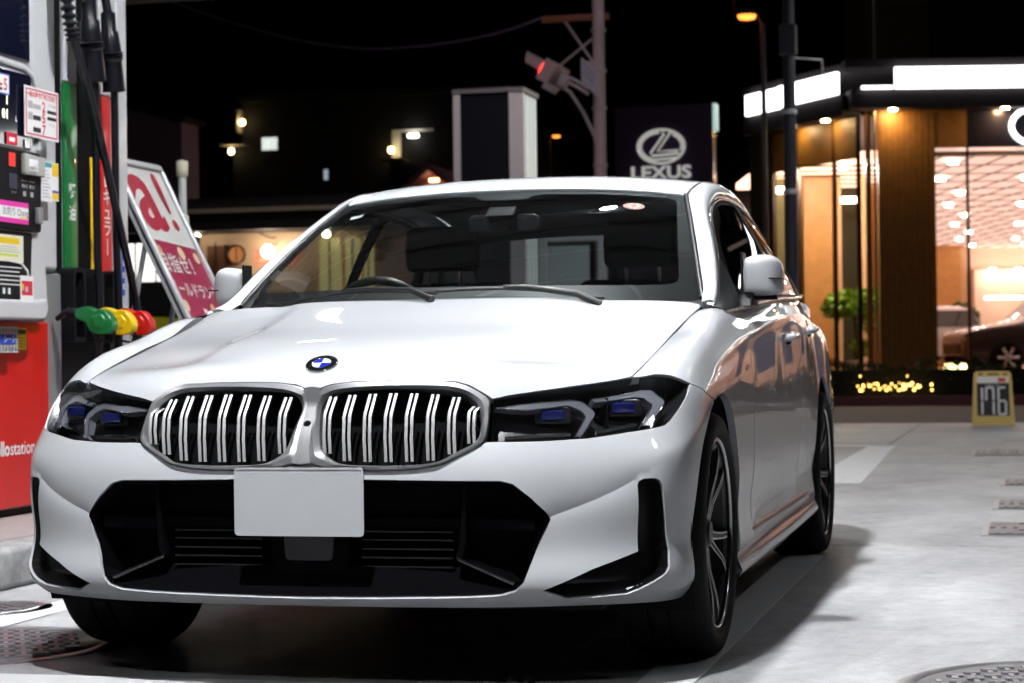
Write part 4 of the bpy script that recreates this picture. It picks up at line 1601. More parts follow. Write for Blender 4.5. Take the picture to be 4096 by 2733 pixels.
structure('far_pavement', MB().box((-60, 26.45, -.05), (60, 60, .11)).mesh(), mat('pavement', (.055, .055, .06), rough=.85, noise=(3.0, .25)))

# painted lines
structure('bay_line', MB().box((.765, -2.6, .0), (.905, 2.7, .004)).mesh(), M_LINE)
structure('lane_line', MB().add([(.33, 7.18, .004), (.69, 7.18, .004), (.57, 12.3, .004), (.35, 12.3, .004)], [(0, 1, 2, 3)]).mesh(), M_LINE)
structure('cross_line', MB().add([(-2.2, 12.22, .0045), (.35, 12.22, .0045), (.35, 12.42, .0045), (-2.2, 12.42, .0045)], [(0, 1, 2, 3)]).mesh(), M_LINE)
structure('front_line', MB().add([(-1.75, -1.05, .004), (.9, -.92, .004), (.9, -.62, .004), (-1.75, -.66, .004)], [(0, 1, 2, 3)]).mesh(), M_LINE)
structure('island_line', MB().add([(-1.47, -3.0, .004), (-1.33, -3.0, .004), (-1.33, 5.6, .004), (-1.47, 5.6, .004)], [(0, 1, 2, 3)]).mesh(), M_LINE)


# iron covers let into the concrete
def round_cover(name, x, y, r, label, rz, seed):
    t = thing(name, label, 'manhole cover', (x, y, 0), rz)
    MB().lathe([(r + .05, .001), (r + .045, .004), (r + .004, .004), (r + .003, -.01)], 64).obj('cover_frame', M_IRON2, t)
    MB().lathe([(0, .002), (r, .002), (r, -.02)], 64).obj('cover_plate', M_IRON, t)
    R = random.Random(seed)
    mb = MB()
    p = .046
    n = int(r / p) + 1
    for i in range(-n, n + 1):
        for j in range(-n, n + 1):
            cx, cy = i * p, j * p
            if math.hypot(cx, cy) > r - .045:
                continue
            hx, hy = (.021, .006) if (i + j) % 2 else (.006, .021)
            mb.box((cx - hx, cy - hy, .002), (cx + hx, cy + hy, .0075))
            if (i + j) % 2:
                for k in (-1, 1):
                    mb.box((cx - .019, cy + k * .0135 - .003, .002), (cx + .019, cy + k * .0135 + .003, .007))
    o = mb.obj('cover_studs', M_IRON2, t)
    o['kind'] = 'stuff'
    for a in (0.6, 2.7, 4.8):
        MB().lathe([(.018, .0078), (.026, .009), (.030, .0078)], 20, 'z', (r * .78 * math.cos(a), r * .78 * math.sin(a), 0)).obj('lifting_eye', M_IRON2, t)
    return t


round_cover('manhole_cover', 1.86, -.42, .43, 'round iron manhole cover with basket-weave studs on the concrete beside the car', .12, 1)
round_cover('manhole_cover', -1.22, -.18, .36, 'worn round manhole cover partly in the shadow of the front tyre', .5, 2)
round_cover('manhole_cover', -1.62, .62, .17, 'small round cover close to the island kerb', 1.1, 3)


def square_cover(x0, y0, x1, y1, label):
    t = thing('drain_cover', label, 'drain cover', ((x0 + x1) / 2, (y0 + y1) / 2, 0), group='drain covers in a row on the concrete')
    hx, hy = (x1 - x0) / 2, (y1 - y0) / 2
    MB().box((-hx, -hy, -.02), (hx, hy, .003)).obj('cover_frame', M_IRON2, t)
    for k in (0, 1):
        a, b = -hy + .03 + k * hy, -hy + .03 + k * hy + hy - .05
        MB().box((-hx + .03, a, .003), (hx - .03, b, .008)).obj('cover_plate', M_IRON, t)
    mb = MB()
    nx, ny = int((2 * hx - .1) / .05), int((2 * hy - .1) / .05)
    for i in range(nx):
        for j in range(ny):
            cx, cy = -hx + .07 + i * .05, -hy + .07 + j * .05
            mb.box((cx - .014, cy - .014, .008), (cx + .014, cy + .014, .013))
    mb.obj('cover_studs', M_IRON2, t)['kind'] = 'stuff'
    for sx in (.16, .30):
        for sy in (-.5, .5):
            MB().box((-hx + sx, sy * hy - .02, .0131), (-hx + sx + .06, sy * hy + .02, .0145)).obj('lifting_slot', M_DARK, t)


square_cover(1.49, 3.66, 2.10, 4.34, 'iron drain cover nearest the car, first of the row on the right')
square_cover(1.51, 5.18, 2.12, 5.80, 'iron drain cover second from the car in the row on the right')
square_cover(1.52, 7.05, 2.13, 7.65, 'iron drain cover third from the car in the row on the right')
square_cover(1.25, 10.6, 2.0, 11.5, 'iron drain cover farthest from the car near the price sign')

# canopy overhead -----------------------------------------------------------------
M_SOFFIT = mat('canopy soffit grey', (.17, .175, .18), rough=.5)
CZ = 4.85
can = thing('forecourt_canopy', 'white ribbed canopy ceiling with lamps above the car and pumps', 'canopy', (0, 0, 0))
mb = MB()
y = -7.0
while y < 15.8:
    mb.box((-8.4, y, CZ + .02), (6.4, y + .46, CZ + .05))
    mb.box((-8.4, y + .46, CZ + .10), (6.4, y + .70, CZ + .13))
    y += .70
mb.obj('ceiling_panels', M_SOFFIT, can)['kind'] = 'stuff'
MB().box((-8.5, -7.1, CZ + .13), (6.5, 16.3, CZ + .5)).obj('canopy_roof', mat('canopy fascia', (.5, .5, .52), rough=.5), can)
for (cx, cy) in ((-2.75, -3.6), (-8.0, -3.6)):
    MB().box((cx - .15, cy - .15, 0), (cx + .15, cy + .15, CZ)).obj('canopy_column', mat('column paint', (.55, .55, .57), rough=.45), can, bevel=.02)
M_LEDLENS = mat('lamp lens', (.9, .9, .9), emit=(.96, .98, 1.0), strength=2750.0)
M_LEDLENS1 = mat('lamp lens mid', (.9, .9, .9), emit=(.96, .98, 1.0), strength=1250.0)
M_LEDLENS2 = mat('lamp lens dim', (.9, .9, .9), emit=(.96, .98, 1.0), strength=28.0)
LAMPS = [(.15, -2.4, 0), (.15, 1.7, 0), (-.39, 5.5, 4), (.15, 9.0, 4), (-4.6, .2, 1), (-4.6, 5.2, 1), (-4.7, 11.4, 1), (-7.1, 12.0, 2), (4.7, .4, 1), (4.7, 6.4, 1), (.05, -5.3, 4), (1.3, 14.8, 4)]  # open-lane, near-edge and price-board lamps are added for extra light
LAMP_AT = ['over the front of the white saloon', 'over the roof of the white saloon', 'just behind the white saloon', 'at the far end of the white saloon lane',
           'over the far side of the pump island near its front', 'over the far side of the pump island near its middle', 'over the far end of the pump island', 'in the far left corner of the canopy',
           'added over the open lane for side light, near end', 'added over the open lane for side light, far end',
           'added at the near edge of the canopy to light the bumper', 'added over the yellow price board to light it']
for (lx, ly, k), where in zip(LAMPS, LAMP_AT):
    t = thing('canopy_lamp', 'square white ceiling lamp ' + where, 'lamp', (lx, ly, CZ), group='lamps in the canopy ceiling')
    h = (.10, .20, .10, .10, .065)[k]
    mb = MB()
    for sx0, sx1, sy0, sy1 in ((-h - .05, h + .05, -h - .05, -h), (-h - .05, h + .05, h, h + .05), (-h - .05, -h, -h, h), (h, h + .05, -h, h)):
        mb.box((sx0, sy0, -.035), (sx1, sy1, .02))
    mb.obj('lamp_frame', M_SOFFIT, t)
    MB().box((-h, -h, -.012), (h, h, .015)).obj('lamp_lens', M_LEDLENS if k == 0 else (M_LEDLENS1 if k >= 3 else M_LEDLENS2), t)

# pump island -----------------------------------------------------------------------
isl = thing('pump_island', 'raised concrete island with rounded kerb under the fuel pump', 'island', (-2.75, 2.4, 0))
o = MB().prism(roundp([(-.94, -5.6), (.94, -5.6), (.94, 3.4), (-.94, 3.4)], .5, 8), 0, .15, 'z').obj('island_kerb', M_KERB, isl, bevel=.025, segs=3)
MB().prism(roundp([(-.78, -5.44), (.78, -5.44), (.78, 3.24), (-.78, 3.24)], .4, 8), .15, .154, 'z').obj('island_top', mat('island screed', (.34, .31, .30), rough=.8, noise=(8.0, .15)), isl)

# ------------------------------------------------------------------ fuel pump
M_RED = mat('pump red', (.58, .010, .008), rough=.32, coat=.25)
M_PGREY = mat('pump light grey', (.55, .56, .58), rough=.35, coat=.3)
M_PSILV = mat('pump silver', (.42, .43, .45), rough=.35, metal=.6)
M_PDARK = mat('pump black', (.008, .008, .010), rough=.45, spec=.15)
M_PNAVY = mat('pump navy glass', (.006, .007, .02), rough=.08, coat=1.0)
M_GREEN = mat('pump green', (.004, .16, .035), rough=.3, coat=.5)
M_YEL = mat('pump yellow', (.85, .55, .005), rough=.3, coat=.5)
M_WHITEP = mat('print white', (.80, .80, .80), rough=.5)
M_PRED = mat('print red', (.62, .02, .04), rough=.5)
M_PBLK = mat('print black', (.02, .02, .02), rough=.5)
M_PINK = mat('print pink', (.75, .04, .38), rough=.5)
M_PBLUE = mat('print blue', (.02, .06, .45), rough=.5)
M_PGREY2 = mat('print grey', (.42, .42, .44), rough=.5)
M_HOSE = mat('hose rubber', (.0045, .0045, .009), rough=.32, coat=.15)
M_TEAL = mat('print teal', (.04, .30, .36), rough=.5)

pump = thing('fuel_pump', 'tall fuel pump with red base, payment console and coloured hose panels', 'fuel pump', (-2.75, 2.6, .15))
PX = Matrix.Translation((2.75, -2.6, -.15))


def pobj(mb, name, material, parent=pump, **kw):
    """build in world coordinates, store relative to the pump's foot"""
    o = mb.obj(name, material, parent, **kw)
    o.data.transform(PX)
    return o


pobj(MB().box((-3.00, 1.20, .154), (-2.52, 2.735, .19)), 'plinth', M_PDARK)
red = pobj(MB().box((-3.02, 1.18, .19), (-2.47, 2.740, .985)), 'red_cabinet', M_RED, bevel=.012)
pobj(MB().box((-3.0, 2.742, .154), (-2.49, 2.905, 1.205)), 'grey_post', M_PSILV, bevel=.012)
pobj(MB().box((-3.02, 2.60, 1.205), (-2.47, 2.845, 3.3)), 'silver_column', M_PGREY, bevel=.03)
pobj(MB().box((-3.0, 1.20, 2.10), (-2.462, 2.585, 3.3)), 'upper_panel', M_PNAVY, bevel=.012)
pobj(MB().box((-3.0, 2.845, 1.205), (-2.520, 3.56, 3.3)), 'hose_tower', M_PGREY, bevel=.01)
pobj(MB().box((-3.0, 2.905, .154), (-2.525, 3.56, 1.205)), 'lower_tower', M_PDARK, bevel=.01)
pobj(MB().box((-2.520, 2.850, 1.215), (-2.516, 2.965, 3.29)), 'dark_groove', M_DARK)
pobj(MB().box((-2.520, 3.106, 1.215), (-2.516, 3.335, 3.29)), 'dark_groove', M_DARK)
gp = pobj(MB().box((-2.520, 2.972, 1.218), (-2.50, 3.100, 2.075)), 'green_panel', M_GREEN, bevel=.008)
pobj(MB().box((-2.520, 2.972, 2.078), (-2.50, 3.100, 3.29)), 'panel_head', M_PGREY, bevel=.008)
pobj(MB().box((-2.516, 3.250, 1.22), (-2.509, 3.278, 1.76)), 'yellow_panel', M_YEL, bevel=.004)
rp = pobj(MB().box((-2.520, 3.338, 1.22), (-2.50, 3.452, 2.06)), 'red_panel', M_RED, bevel=.008)
pobj(MB().box((-2.520, 3.338, 2.063), (-2.50, 3.452, 3.29)), 'panel_head', M_PGREY, bevel=.008)
pobj(MB().box((-2.525, 3.455, .154), (-2.47, 3.570, 3.29)), 'end_column', M_PGREY, bevel=.012)
pobj(MB().box((-2.469, 3.485, 1.12), (-2.4675, 3.515, 1.452)), 'blue_sticker', M_PBLUE)
for k in range(5):
    pobj(MB().box((-2.4674, 3.492, 1.15 + k * .055), (-2.4670, 3.508, 1.178 + k * .055)), 'sticker_mark', M_WHITEP)


def ptext(name, s, size, y, z, material, parent, x=-2.468, bold=0.0, sx=1.0, align='CENTER', spacing=1.0):
    o = place_text(name, s, size, (x, y, z), (0, 1, 0), (0, 0, 1), material, parent, bold=bold, align=align, sx=sx, spacing=spacing)
    o.data.transform(PX)
    return o


ptext('lettering', '軽', .074, 3.036, 1.580, M_WHITEP, gp, x=-2.4985, bold=.001)
ptext('lettering', '油', .074, 3.036, 1.478, M_WHITEP, gp, x=-2.4985, bold=.001)
for k, ch in enumerate('レギュラー'):
    ptext('lettering', ch if ch != 'ー' else '|', .085, 3.395, 1.655 - .075 * k, M_WHITEP, rp, x=-2.4985, bold=.001)
ptext('lettering', 'apollo', .083, 2.372, .443, M_WHITEP, red, bold=.0032, align='RIGHT', spacing=.98)
ptext('lettering', 'station', .083, 2.376, .443, M_WHITEP, red, bold=.0008, align='LEFT', spacing=.98)

# payment console
con = pobj(MB().prism(roundp([(1.20, .99), (2.655, .99), (2.640, 1.25), (2.585, 1.70), (2.575, 2.06), (1.20, 2.06)], [.0, .06, .1, .1, .09, 0], 6), -3.0, -2.425, 'x'), 'console_body', M_PGREY, bevel=.018, segs=3)
pobj(MB().prism(roundp([(1.3, 1.715), (2.505, 1.715), (2.500, 2.035), (1.3, 2.035)], .02), -2.425, -2.418, 'x'), 'display_screen', M_PNAVY, bevel=.003)
pobj(MB().prism(roundp([(1.3, 1.365), (2.552, 1.365), (2.552, 1.705), (1.3, 1.705)], .02), -2.425, -2.402, 'x'), 'payment_panel', M_PDARK, bevel=.006)
pobj(MB().prism(roundp([(1.3, 1.07), (2.475, 1.07), (2.50, 1.36), (1.3, 1.36)], .02), -2.425, -2.419, 'x'), 'instruction_panel', M_PDARK, bevel=.003)
pobj(MB().prism(roundp([(1.25, .985), (2.475, .985), (2.52, 1.035), (2.50, 1.085), (2.44, 1.07), (1.25, 1.068)], .025), -2.43, -2.35, 'x'), 'console_tray', M_PGREY, bevel=.014, segs=3)
pobj(MB().tube([(-2.428, 2.20, 2.068), (-2.428, 2.44, 2.062), (-2.428, 2.515, 2.038), (-2.428, 2.555, 1.97), (-2.428, 2.565, 1.72)], .018, 10), 'console_edge', M_PGREY)


def card(name, y0, y1, z0, z1, material, parent, x=-2.40, t=.0015, tilt=0.0):
    o = MB().box((x - t, y0, z0), (x, y1, z1)).obj(name, material, parent)
    if tilt:
        cy, cz = (y0 + y1) / 2, (z0 + z1) / 2
        o.data.transform(Matrix.Translation((0, cy, cz)) @ Matrix.Rotation(tilt, 4, 'X') @ Matrix.Translation((0, -cy, -cz)))
    o.data.transform(PX)
    return o


# price poster with a red border
po = card('price_poster', 2.404, 2.714, 1.770, 1.985, M_WHITEP, pump)
for a in ((2.416, 2.702, 1.970, 1.976), (2.416, 2.702, 1.779, 1.785), (2.416, 2.423, 1.785, 1.970), (2.695, 2.702, 1.785, 1.970)):
    card('poster_border', *a, M_PRED, po, x=-2.3988, t=.001)
ptext('lettering', '一番お得で便利に給油！', .0265, 2.559, 1.951, M_PRED, po, x=-2.3984, bold=.0005, sx=.95)
for k, (n, z) in enumerate((('2', 1.905), ('5', 1.857), ('7', 1.806))):
    ptext('lettering', n, .062, 2.575, z, M_PRED, po, x=-2.3984, bold=.0015)
    card('poster_box', 2.50 - .02, 2.548, z - .012, z + .008, M_PBLK if k else M_PGREY2, po, x=-2.3986, t=.001)
    if k < 2:
        card('poster_picture', 2.435, 2.475, z - .014, z + .018, M_PGREY2, po, x=-2.3986, t=.001)
card('poster_box', 2.61, 2.69, 1.885, 1.899, M_PBLK, po, x=-2.3986, t=.001)
card('poster_box', 2.61, 2.69, 1.857, 1.871, M_PBLK, po, x=-2.3986, t=.001)
ptext('lettering', 'アプリ会員', .014, 2.65, 1.918, M_PBLK, po, x=-2.3984)
ptext('lettering', 'らくらく', .014, 2.65, 1.835, M_PBLK, po, x=-2.3984)
# blue framed sticker, top of the display
s5 = card('discount_sticker', 2.10, 2.298, 1.925, 2.013, M_PBLUE, pump, x=-2.412)
card('sticker_face', 2.10, 2.291, 1.931, 2.007, M_WHITEP, s5, x=-2.4112, t=.001)
ptext('lettering', '5', .070, 2.262, 1.965, M_PRED, s5, x=-2.4106, bold=.0015)
card('sticker_box', 2.19, 2.235, 1.958, 1.970, M_PRED, s5, x=-2.4106, t=.0004)
card('sticker_box', 2.19, 2.235, 1.940, 1.952, M_PBLK, s5, x=-2.4106, t=.0004)
# display figures
M_DIG = mat('display figures', (.9, .9, .7), emit=(1.0, 1.0, .72), strength=1.6)
scr = [c for c in pump.children if c.name.startswith('display_screen')][0]
ptext('display_figure', '0', .055, 2.255, 1.845, M_DIG, scr, x=-2.4170, bold=.001)
ptext('display_figure', '1', .055, 2.285, 1.845, M_DIG, scr, x=-2.4170, bold=.001)
ptext('display_figure', '1', .055, 2.285, 1.905, M_DIG, scr, x=-2.4170, bold=.001)
ptext('display_mark', 'L', .035, 2.365, 1.835, M_WHITEP, scr, x=-2.4170)
pan = [c for c in pump.children if c.name.startswith('payment_panel')][0]
rs_ = card('red_sticker', 2.268, 2.362, 1.722, 1.772, M_PRED, pump, x=-2.412)
card('sticker_face', 2.292, 2.338, 1.735, 1.752, M_WHITEP, rs_, x=-2.4112, t=.0006)
card('white_sticker', 2.43, 2.47, 1.722, 1.756, M_WHITEP, pump, x=-2.412)
card('red_button', 2.264, 2.320, 1.629, 1.686, mat('red key', (.62, .03, .02), rough=.3, emit=(1, .05, .03), strength=.25), pan, x=-2.399)
cs = pobj(MB().prism(roundp([(2.366, 1.60), (2.535, 1.60), (2.542, 1.685), (2.366, 1.692)], .012), -2.402, -2.372, 'x'), 'note_slot', mat('clear plastic', (.45, .45, .42), rough=.12, coat=1.0), pan, bevel=.008)
card('slot_label', 2.385, 2.465, 1.618, 1.668, M_WHITEP, cs, x=-2.3705, t=.0008)
ptext('lettering', '紙幣挿入口', .016, 2.425, 1.628, M_PBLK, cs, x=-2.3700)
card('card_reader', 2.266, 2.335, 1.535, 1.600, mat('reader glass', (.02, .03, .06), rough=.15, coat=1.0), pan, x=-2.400)
ptext('lettering', 'コード', .016, 2.305, 1.520, M_WHITEP, pan, x=-2.4008)
for y in (2.40, 2.465):
    card('slot_mark', y - .024, y + .024, 1.575, 1.578, M_WHITEP, pan, x=-2.4008, t=.0008)
    ptext('lettering', '挿入口', .016, y, 1.553, M_WHITEP, pan, x=-2.4006)
    card('slot_icon', y - .012, y + .012, 1.512, 1.532, M_PGREY2, pan, x=-2.4008, t=.0008)
pk = card('change_label', 2.160, 2.424, 1.392, 1.482, M_PINK, pan, x=-2.397)
card('label_band', 2.162, 2.4225, 1.412, 1.460, M_WHITEP, pk, x=-2.3962, t=.0006)
ptext('lettering', 'お釣り Change', .040, 2.318, 1.437, M_PBLK, pk, x=-2.3956, sx=.95)
card('label_tab', 2.345, 2.41, 1.414, 1.420, M_YEL, pk, x=-2.3956, t=.0004)
pobj(MB().box((-2.402, 2.485, 1.40), (-2.378, 2.525, 1.47)), 'coin_lever', M_PSILV, pan, bevel=.006)
# yellow notice behind, white notice in front
yn = card('yellow_notice', 2.520, 2.718, 1.512, 1.677, M_WHITEP, pump, x=-2.405)
card('notice_band', 2.524, 2.714, 1.618, 1.673, M_YEL, yn, x=-2.4042, t=.0006)
card('notice_band', 2.524, 2.714, 1.516, 1.545, M_YEL, yn, x=-2.4042, t=.0006)
card('notice_band', 2.524, 2.714, 1.546, 1.556, M_PBLUE, yn, x=-2.4042, t=.0006)
wn_ = card('white_notice', 2.544, 2.645, 1.503, 1.676, M_WHITEP, pump, x=-2.398)
card('notice_band', 2.548, 2.641, 1.652, 1.672, M_TEAL, wn_, x=-2.3972, t=.0006)
for k in range(9):
    card('notice_line', 2.556, 2.628 - .012 * (k % 3), 1.520 + .014 * k, 1.5245 + .014 * k, M_PGREY2, wn_, x=-2.3972, t=.0006)
# paper card, instructions, hanging tag
yc = card('paper_card', 2.06, 2.396, 1.230, 1.342, mat('card cream', (.72, .70, .55), rough=.6), pump, x=-2.408)
card('card_band', 2.10, 2.36, 1.305, 1.330, M_YEL, yc, x=-2.4072, t=.0006)
card('card_band', 2.12, 2.35, 1.252, 1.262, mat('print lime', (.55, .65, .05), rough=.5), yc, x=-2.4072, t=.0006)
for k in range(3):
    card('card_line', 2.10 + .02 * k, 2.37 - .02 * k, 1.270 + .010 * k, 1.2735 + .010 * k, M_PGREY2, yc, x=-2.4072, t=.0006)
ins = [c for c in pump.children if c.name.startswith('instruction_panel')][0]
for k in range(5):
    card('instruction_line', 2.13, 2.40 - .02 * (k % 2), 1.205 - .018 * k, 1.210 - .018 * k, M_WHITEP, ins, x=-2.4182, t=.0006)
for k in range(2):
    card('instruction_icon', 2.235 + .045 * k, 2.255 + .045 * k, 1.095, 1.120, M_WHITEP, ins, x=-2.4182, t=.0006)
tg = card('hanging_tag', 2.288, 2.402, 1.046, 1.172, M_WHITEP, pump, x=-2.366)
card('tag_picture', 2.300, 2.392, 1.090, 1.150, M_PRED, tg, x=-2.3652, t=.0006)
card('tag_picture', 2.296, 2.316, 1.110, 1.136, M_YEL, tg, x=-2.3646, t=.0004)
card('tag_picture', 2.330, 2.352, 1.104, 1.126, mat('print lilac', (.45, .45, .62), rough=.5), tg, x=-2.3646, t=.0004)
pobj(MB().tube([(-2.41, 2.27, 1.235), (-2.385, 2.33, 1.225), (-2.372, 2.36, 1.195), (-2.368, 2.365, 1.165)], .005, 6), 'tag_strap', M_WHITEP, tg)
# yellow warning label and the little basket on the red cabinet
wl = card('warning_label', 2.411, 2.527, .863, .955, M_YEL, red, x=-2.467)
card('label_band', 2.417, 2.521, .930, .949, M_PBLK, wl, x=-2.4662, t=.0006)
for k in range(4):
    card('label_line', 2.425, 2.51, .875 + .012 * k, .878 + .012 * k, mat('print brown', (.25, .13, .0), rough=.6), wl, x=-2.4662, t=.0006)
bk = pobj(MB().box((-2.466, 2.10, .85), (-2.41, 2.345, .856)), 'cloth_basket', M_PGREY2)
for k in range(9):
    pobj(MB().box((-2.414, 2.12 + k * .026, .856), (-2.410, 2.132 + k * .026, .955)), 'basket_bar', M_PGREY2, bk)
for z in (.875, .90, .93, .952):
    pobj(MB().box((-2.4145, 2.10, z), (-2.4095, 2.345, z + .006)), 'basket_bar', M_PGREY2, bk)
card('basket_label', 2.13, 2.320, .885, .925, M_PBLUE, bk, x=-2.408)
ptext('lettering', 'シート', .034, 2.27, .905, mat('print cream', (.8, .8, .5), rough=.5), bk, x=-2.4075, bold=.001)

# holsters
for y0, y1 in ((2.925, 3.045), (3.135, 3.235), (3.325, 3.42)):
    yc_ = (y0 + y1) / 2
    mb = MB()
    poly = roundp([(y0, .90), (y1, .90), (y1, 1.235), (y0, 1.235)], [0, 0, .05, .05], 6)
    hole = roundp([(y0 + .018, .92), (y1 - .018, .92), (y1 - .018, 1.215), (y0 + .018, 1.215)], [0, 0, .04, .04], 6)
    n = len(poly)
    A = [(-2.525, p[0], p[1]) for p in poly]
    B = [(-2.44, p[0], p[1]) for p in poly]
    C = [(-2.44, p[0], p[1]) for p in hole]
    D = [(-2.520, p[0], p[1]) for p in hole]
    mb.add(A + B + C + D, [(i + k * n, (i + 1) % n + k * n, (i + 1) % n + (k + 1) * n, i + (k + 1) * n) for k in range(3) for i in range(n)])
    pobj(mb, 'nozzle_holster', M_PDARK, auto=math.radians(35))
# hoses and swivels (world coordinates)
h1 = smooth_curve([(-2.42, 2.72, 3.1), (-2.38, 2.745, 2.55), (-2.36, 2.755, 2.30), (-2.35, 2.78, 2.216), (-2.35, 2.934, 1.981), (-2.35, 3.092, 1.681), (-2.35, 3.242, 1.381), (-2.35, 3.382, 1.078), (-2.36, 3.42, .90), (-2.40, 3.40, .75)], 60)
pobj(MB().tube(h1, .0185, 12), 'hose', M_HOSE)
mb = MB()
for p0, p1 in zip(h1[2:20], h1[3:21]):
    pass
cor = smooth_curve([(-2.40, 2.735, 2.85), (-2.38, 2.745, 2.55), (-2.36, 2.755, 2.30), (-2.352, 2.775, 2.225)], 170)
pobj(MB().tube(cor, [.027 + .0085 * math.sin(i * .62) for i in range(170)], 14), 'corrugated_sleeve', M_HOSE)
for yy, zz, dy in ((2.985, 2.40, .045), (3.185, 2.38, .05)):
    L = [(-2.40, yy - .04, zz + .5), (-2.39, yy - .02, zz + .12), (-2.38, yy - .012, zz + .04), (-2.38, yy - .008, zz + .03), (-2.38, yy, zz - .05), (-2.38, yy + .004, zz - .055), (-2.38, yy + .012, zz - .11), (-2.38, yy + .018, zz - .145),
         (-2.38, yy + .019, zz - .15), (-2.38, yy + .021, zz - .158), (-2.38, yy + .022, zz - .163), (-2.38, yy + .023, zz - .170), (-2.38, yy + .024, zz - .176), (-2.38, yy + .026, zz - .184), (-2.38, yy + .03, zz - .19), (-2.38, yy + .05, zz - .325), (-2.38, yy + .05, zz - .327)]
    Rr = [.020, .020, .020, .033, .034, .041, .047, .050, .060, .050, .060, .050, .060, .050, .046, .053, .02]
    pobj(MB().tube(L, Rr, 18), 'hose_swivel', M_HOSE, auto=math.radians(35))
    low = smooth_curve([(-2.38, yy + .05, zz - .31), (-2.38, yy + .055, 1.9), (-2.38, yy + .055, 1.5), (-2.375, yy + .06, 1.15), (-2.38, yy + .05, .85), (-2.44, yy + .02, .7)], 30)
    pobj(MB().tube(low, .0175, 12), 'hose', M_HOSE)


# nozzles hung in the holsters
def nozzle(y, x0, material, label):
    t = thing('fuel_nozzle', label, 'fuel nozzle', (x0, y, .965), group='fuel nozzles in the pump holsters')
    t.scale = (.86, .86, .86)
    prof = [(-.03, .085), (.03, .105), (.085, .075), (.10, .088), (.135, .082), (.175, .035), (.180, -.01), (.165, -.04), (.10, -.045), (.055, -.03), (.03, .02), (-.03, .04)]
    b = MB().prism(roundp(prof, .016, 4), -.038, .038, 'y').obj('nozzle_cover', material, t, bevel=.016, segs=3)
    MB().prism(roundp([(.06, .05), (.12, .065), (.15, .03), (.13, -.015), (.075, -.01)], .015, 4), -.046, .046, 'y').obj('cover_cheek', material, t, bevel=.012, segs=3)
    MB().tube([(-.03, 0, .062), (-.06, 0, .070), (-.10, 0, .068), (-.15, 0, .04)], [.024, .026, .020, .013], 12).obj('spout_collar', M_HOSE, t)
    mb = MB()
    for k in range(5):
        mb.tube([(-.035 - .012 * k, 0, .064 + .001 * k), (-.041 - .012 * k, 0, .065 + .001 * k)], .030, 12)
    mb.obj('spout_rings', M_HOSE, t)
    MB().tube([(.05, 0, -.035), (.10, 0, -.075), (.16, 0, -.085), (.178, 0, -.03)], .007, 8).obj('lever_guard', M_PDARK, t)
    MB().tube([(.07, 0, -.03), (.09, 0, -.09), (.075, 0, -.2), (.02, 0, -.32)], .017, 10).obj('hose_end', M_HOSE, t)
    return t


nozzle(2.800, -2.335, M_GREEN, 'green fuel nozzle hanging nearest the payment console')
nozzle(3.005, -2.335, M_YEL, 'yellow fuel nozzle hanging between the green and red ones')
nozzle(3.200, -2.335, M_RED, 'red fuel nozzle hanging at the far end of the pump')

# ------------------------------------------------------------------ slanting poster stand
board = thing('poster_stand', 'slanting framed poster stand with big red letters beside the pump', 'poster stand', (-2.2, 4.02, 0))
BX = Matrix.Translation((2.2, -4.02, 0))
LU = Vector((-.445, 0, .8955)).normalized()     # up along the leaning face
LN_ = Vector((0, 1, 0)).cross(LU).normalized()
B0 = Vector((-1.747 - .497 * .52, 3.72, .52))
BW, BH = .585, 1.44


def bp(u, v, d=0.0):
    return tuple(B0 + Vector((0, 1, 0)) * u + LU * v + LN_ * d)


def bpoly(name, pts, material, d, parent):
    o = MB().add([bp(u, v, d) for u, v in pts], [tuple(range(len(pts)))]).obj(name, material, parent)
    o.data.transform(BX)
    return o


def bslab(name, u0, u1, v0, v1, d0, d1, material, parent=board, bevel=0.0):
    mb = MB().add([bp(u, v, d) for d in (d0, d1) for u, v in ((u0, v0), (u1, v0), (u1, v1), (u0, v1))],
                  [(0, 3, 2, 1), (4, 5, 6, 7), (0, 1, 5, 4), (1, 2, 6, 5), (2, 3, 7, 6), (3, 0, 4, 7)])
    o = mb.obj(name, material, parent, bevel=bevel)
    o.data.transform(BX)
    return o


M_FRAME = mat('poster frame alloy', (.62, .63, .65), rough=.3, metal=.5)
M_MAG = mat('poster magenta', (.32, .008, .055), rough=.3)
M_PAPER = mat('poster paper', (.66, .65, .62), rough=.3, coat=.3)
M_ROSE = mat('poster rose', (.40, .012, .035), rough=.3)
M_PGOLD = mat('poster gold', (.68, .42, .16), rough=.3)
M_PSIL = mat('poster silver', (.52, .54, .62), rough=.3)
M_PPURP = mat('poster violet', (.06, .025, .18), rough=.3)
bslab('poster_back', .0, BW, 0, BH, -.03, 0, M_FRAME)
paper = bslab('poster_sheet', .03, BW - .03, .03, BH - .03, 0, .003, M_PAPER)
for a in ((0, BW, 0, .035), (0, BW, BH - .035, BH), (0, .032, .035, BH - .035), (BW - .032, BW, .035, BH - .035)):
    bslab('poster_frame', *a, -.02, .022, M_FRAME, bevel=.008)
bpoly('print_field', [(.035, .04), (BW - .035, .04), (BW - .035, .955), (.035, .99)], M_MAG, .0040, paper)


def btext(s, size, u, v, material, d=.006, bold=0.0, sx=1.0, rot=0.0):
    r = Vector((0, math.cos(rot), 0)) + LU * math.sin(rot)
    up = LU * math.cos(rot) - Vector((0, math.sin(rot), 0))
    o = place_text('lettering', s, size, bp(u, v, d), r, up, material, paper, bold=bold, sx=sx)
    o.data.transform(BX)


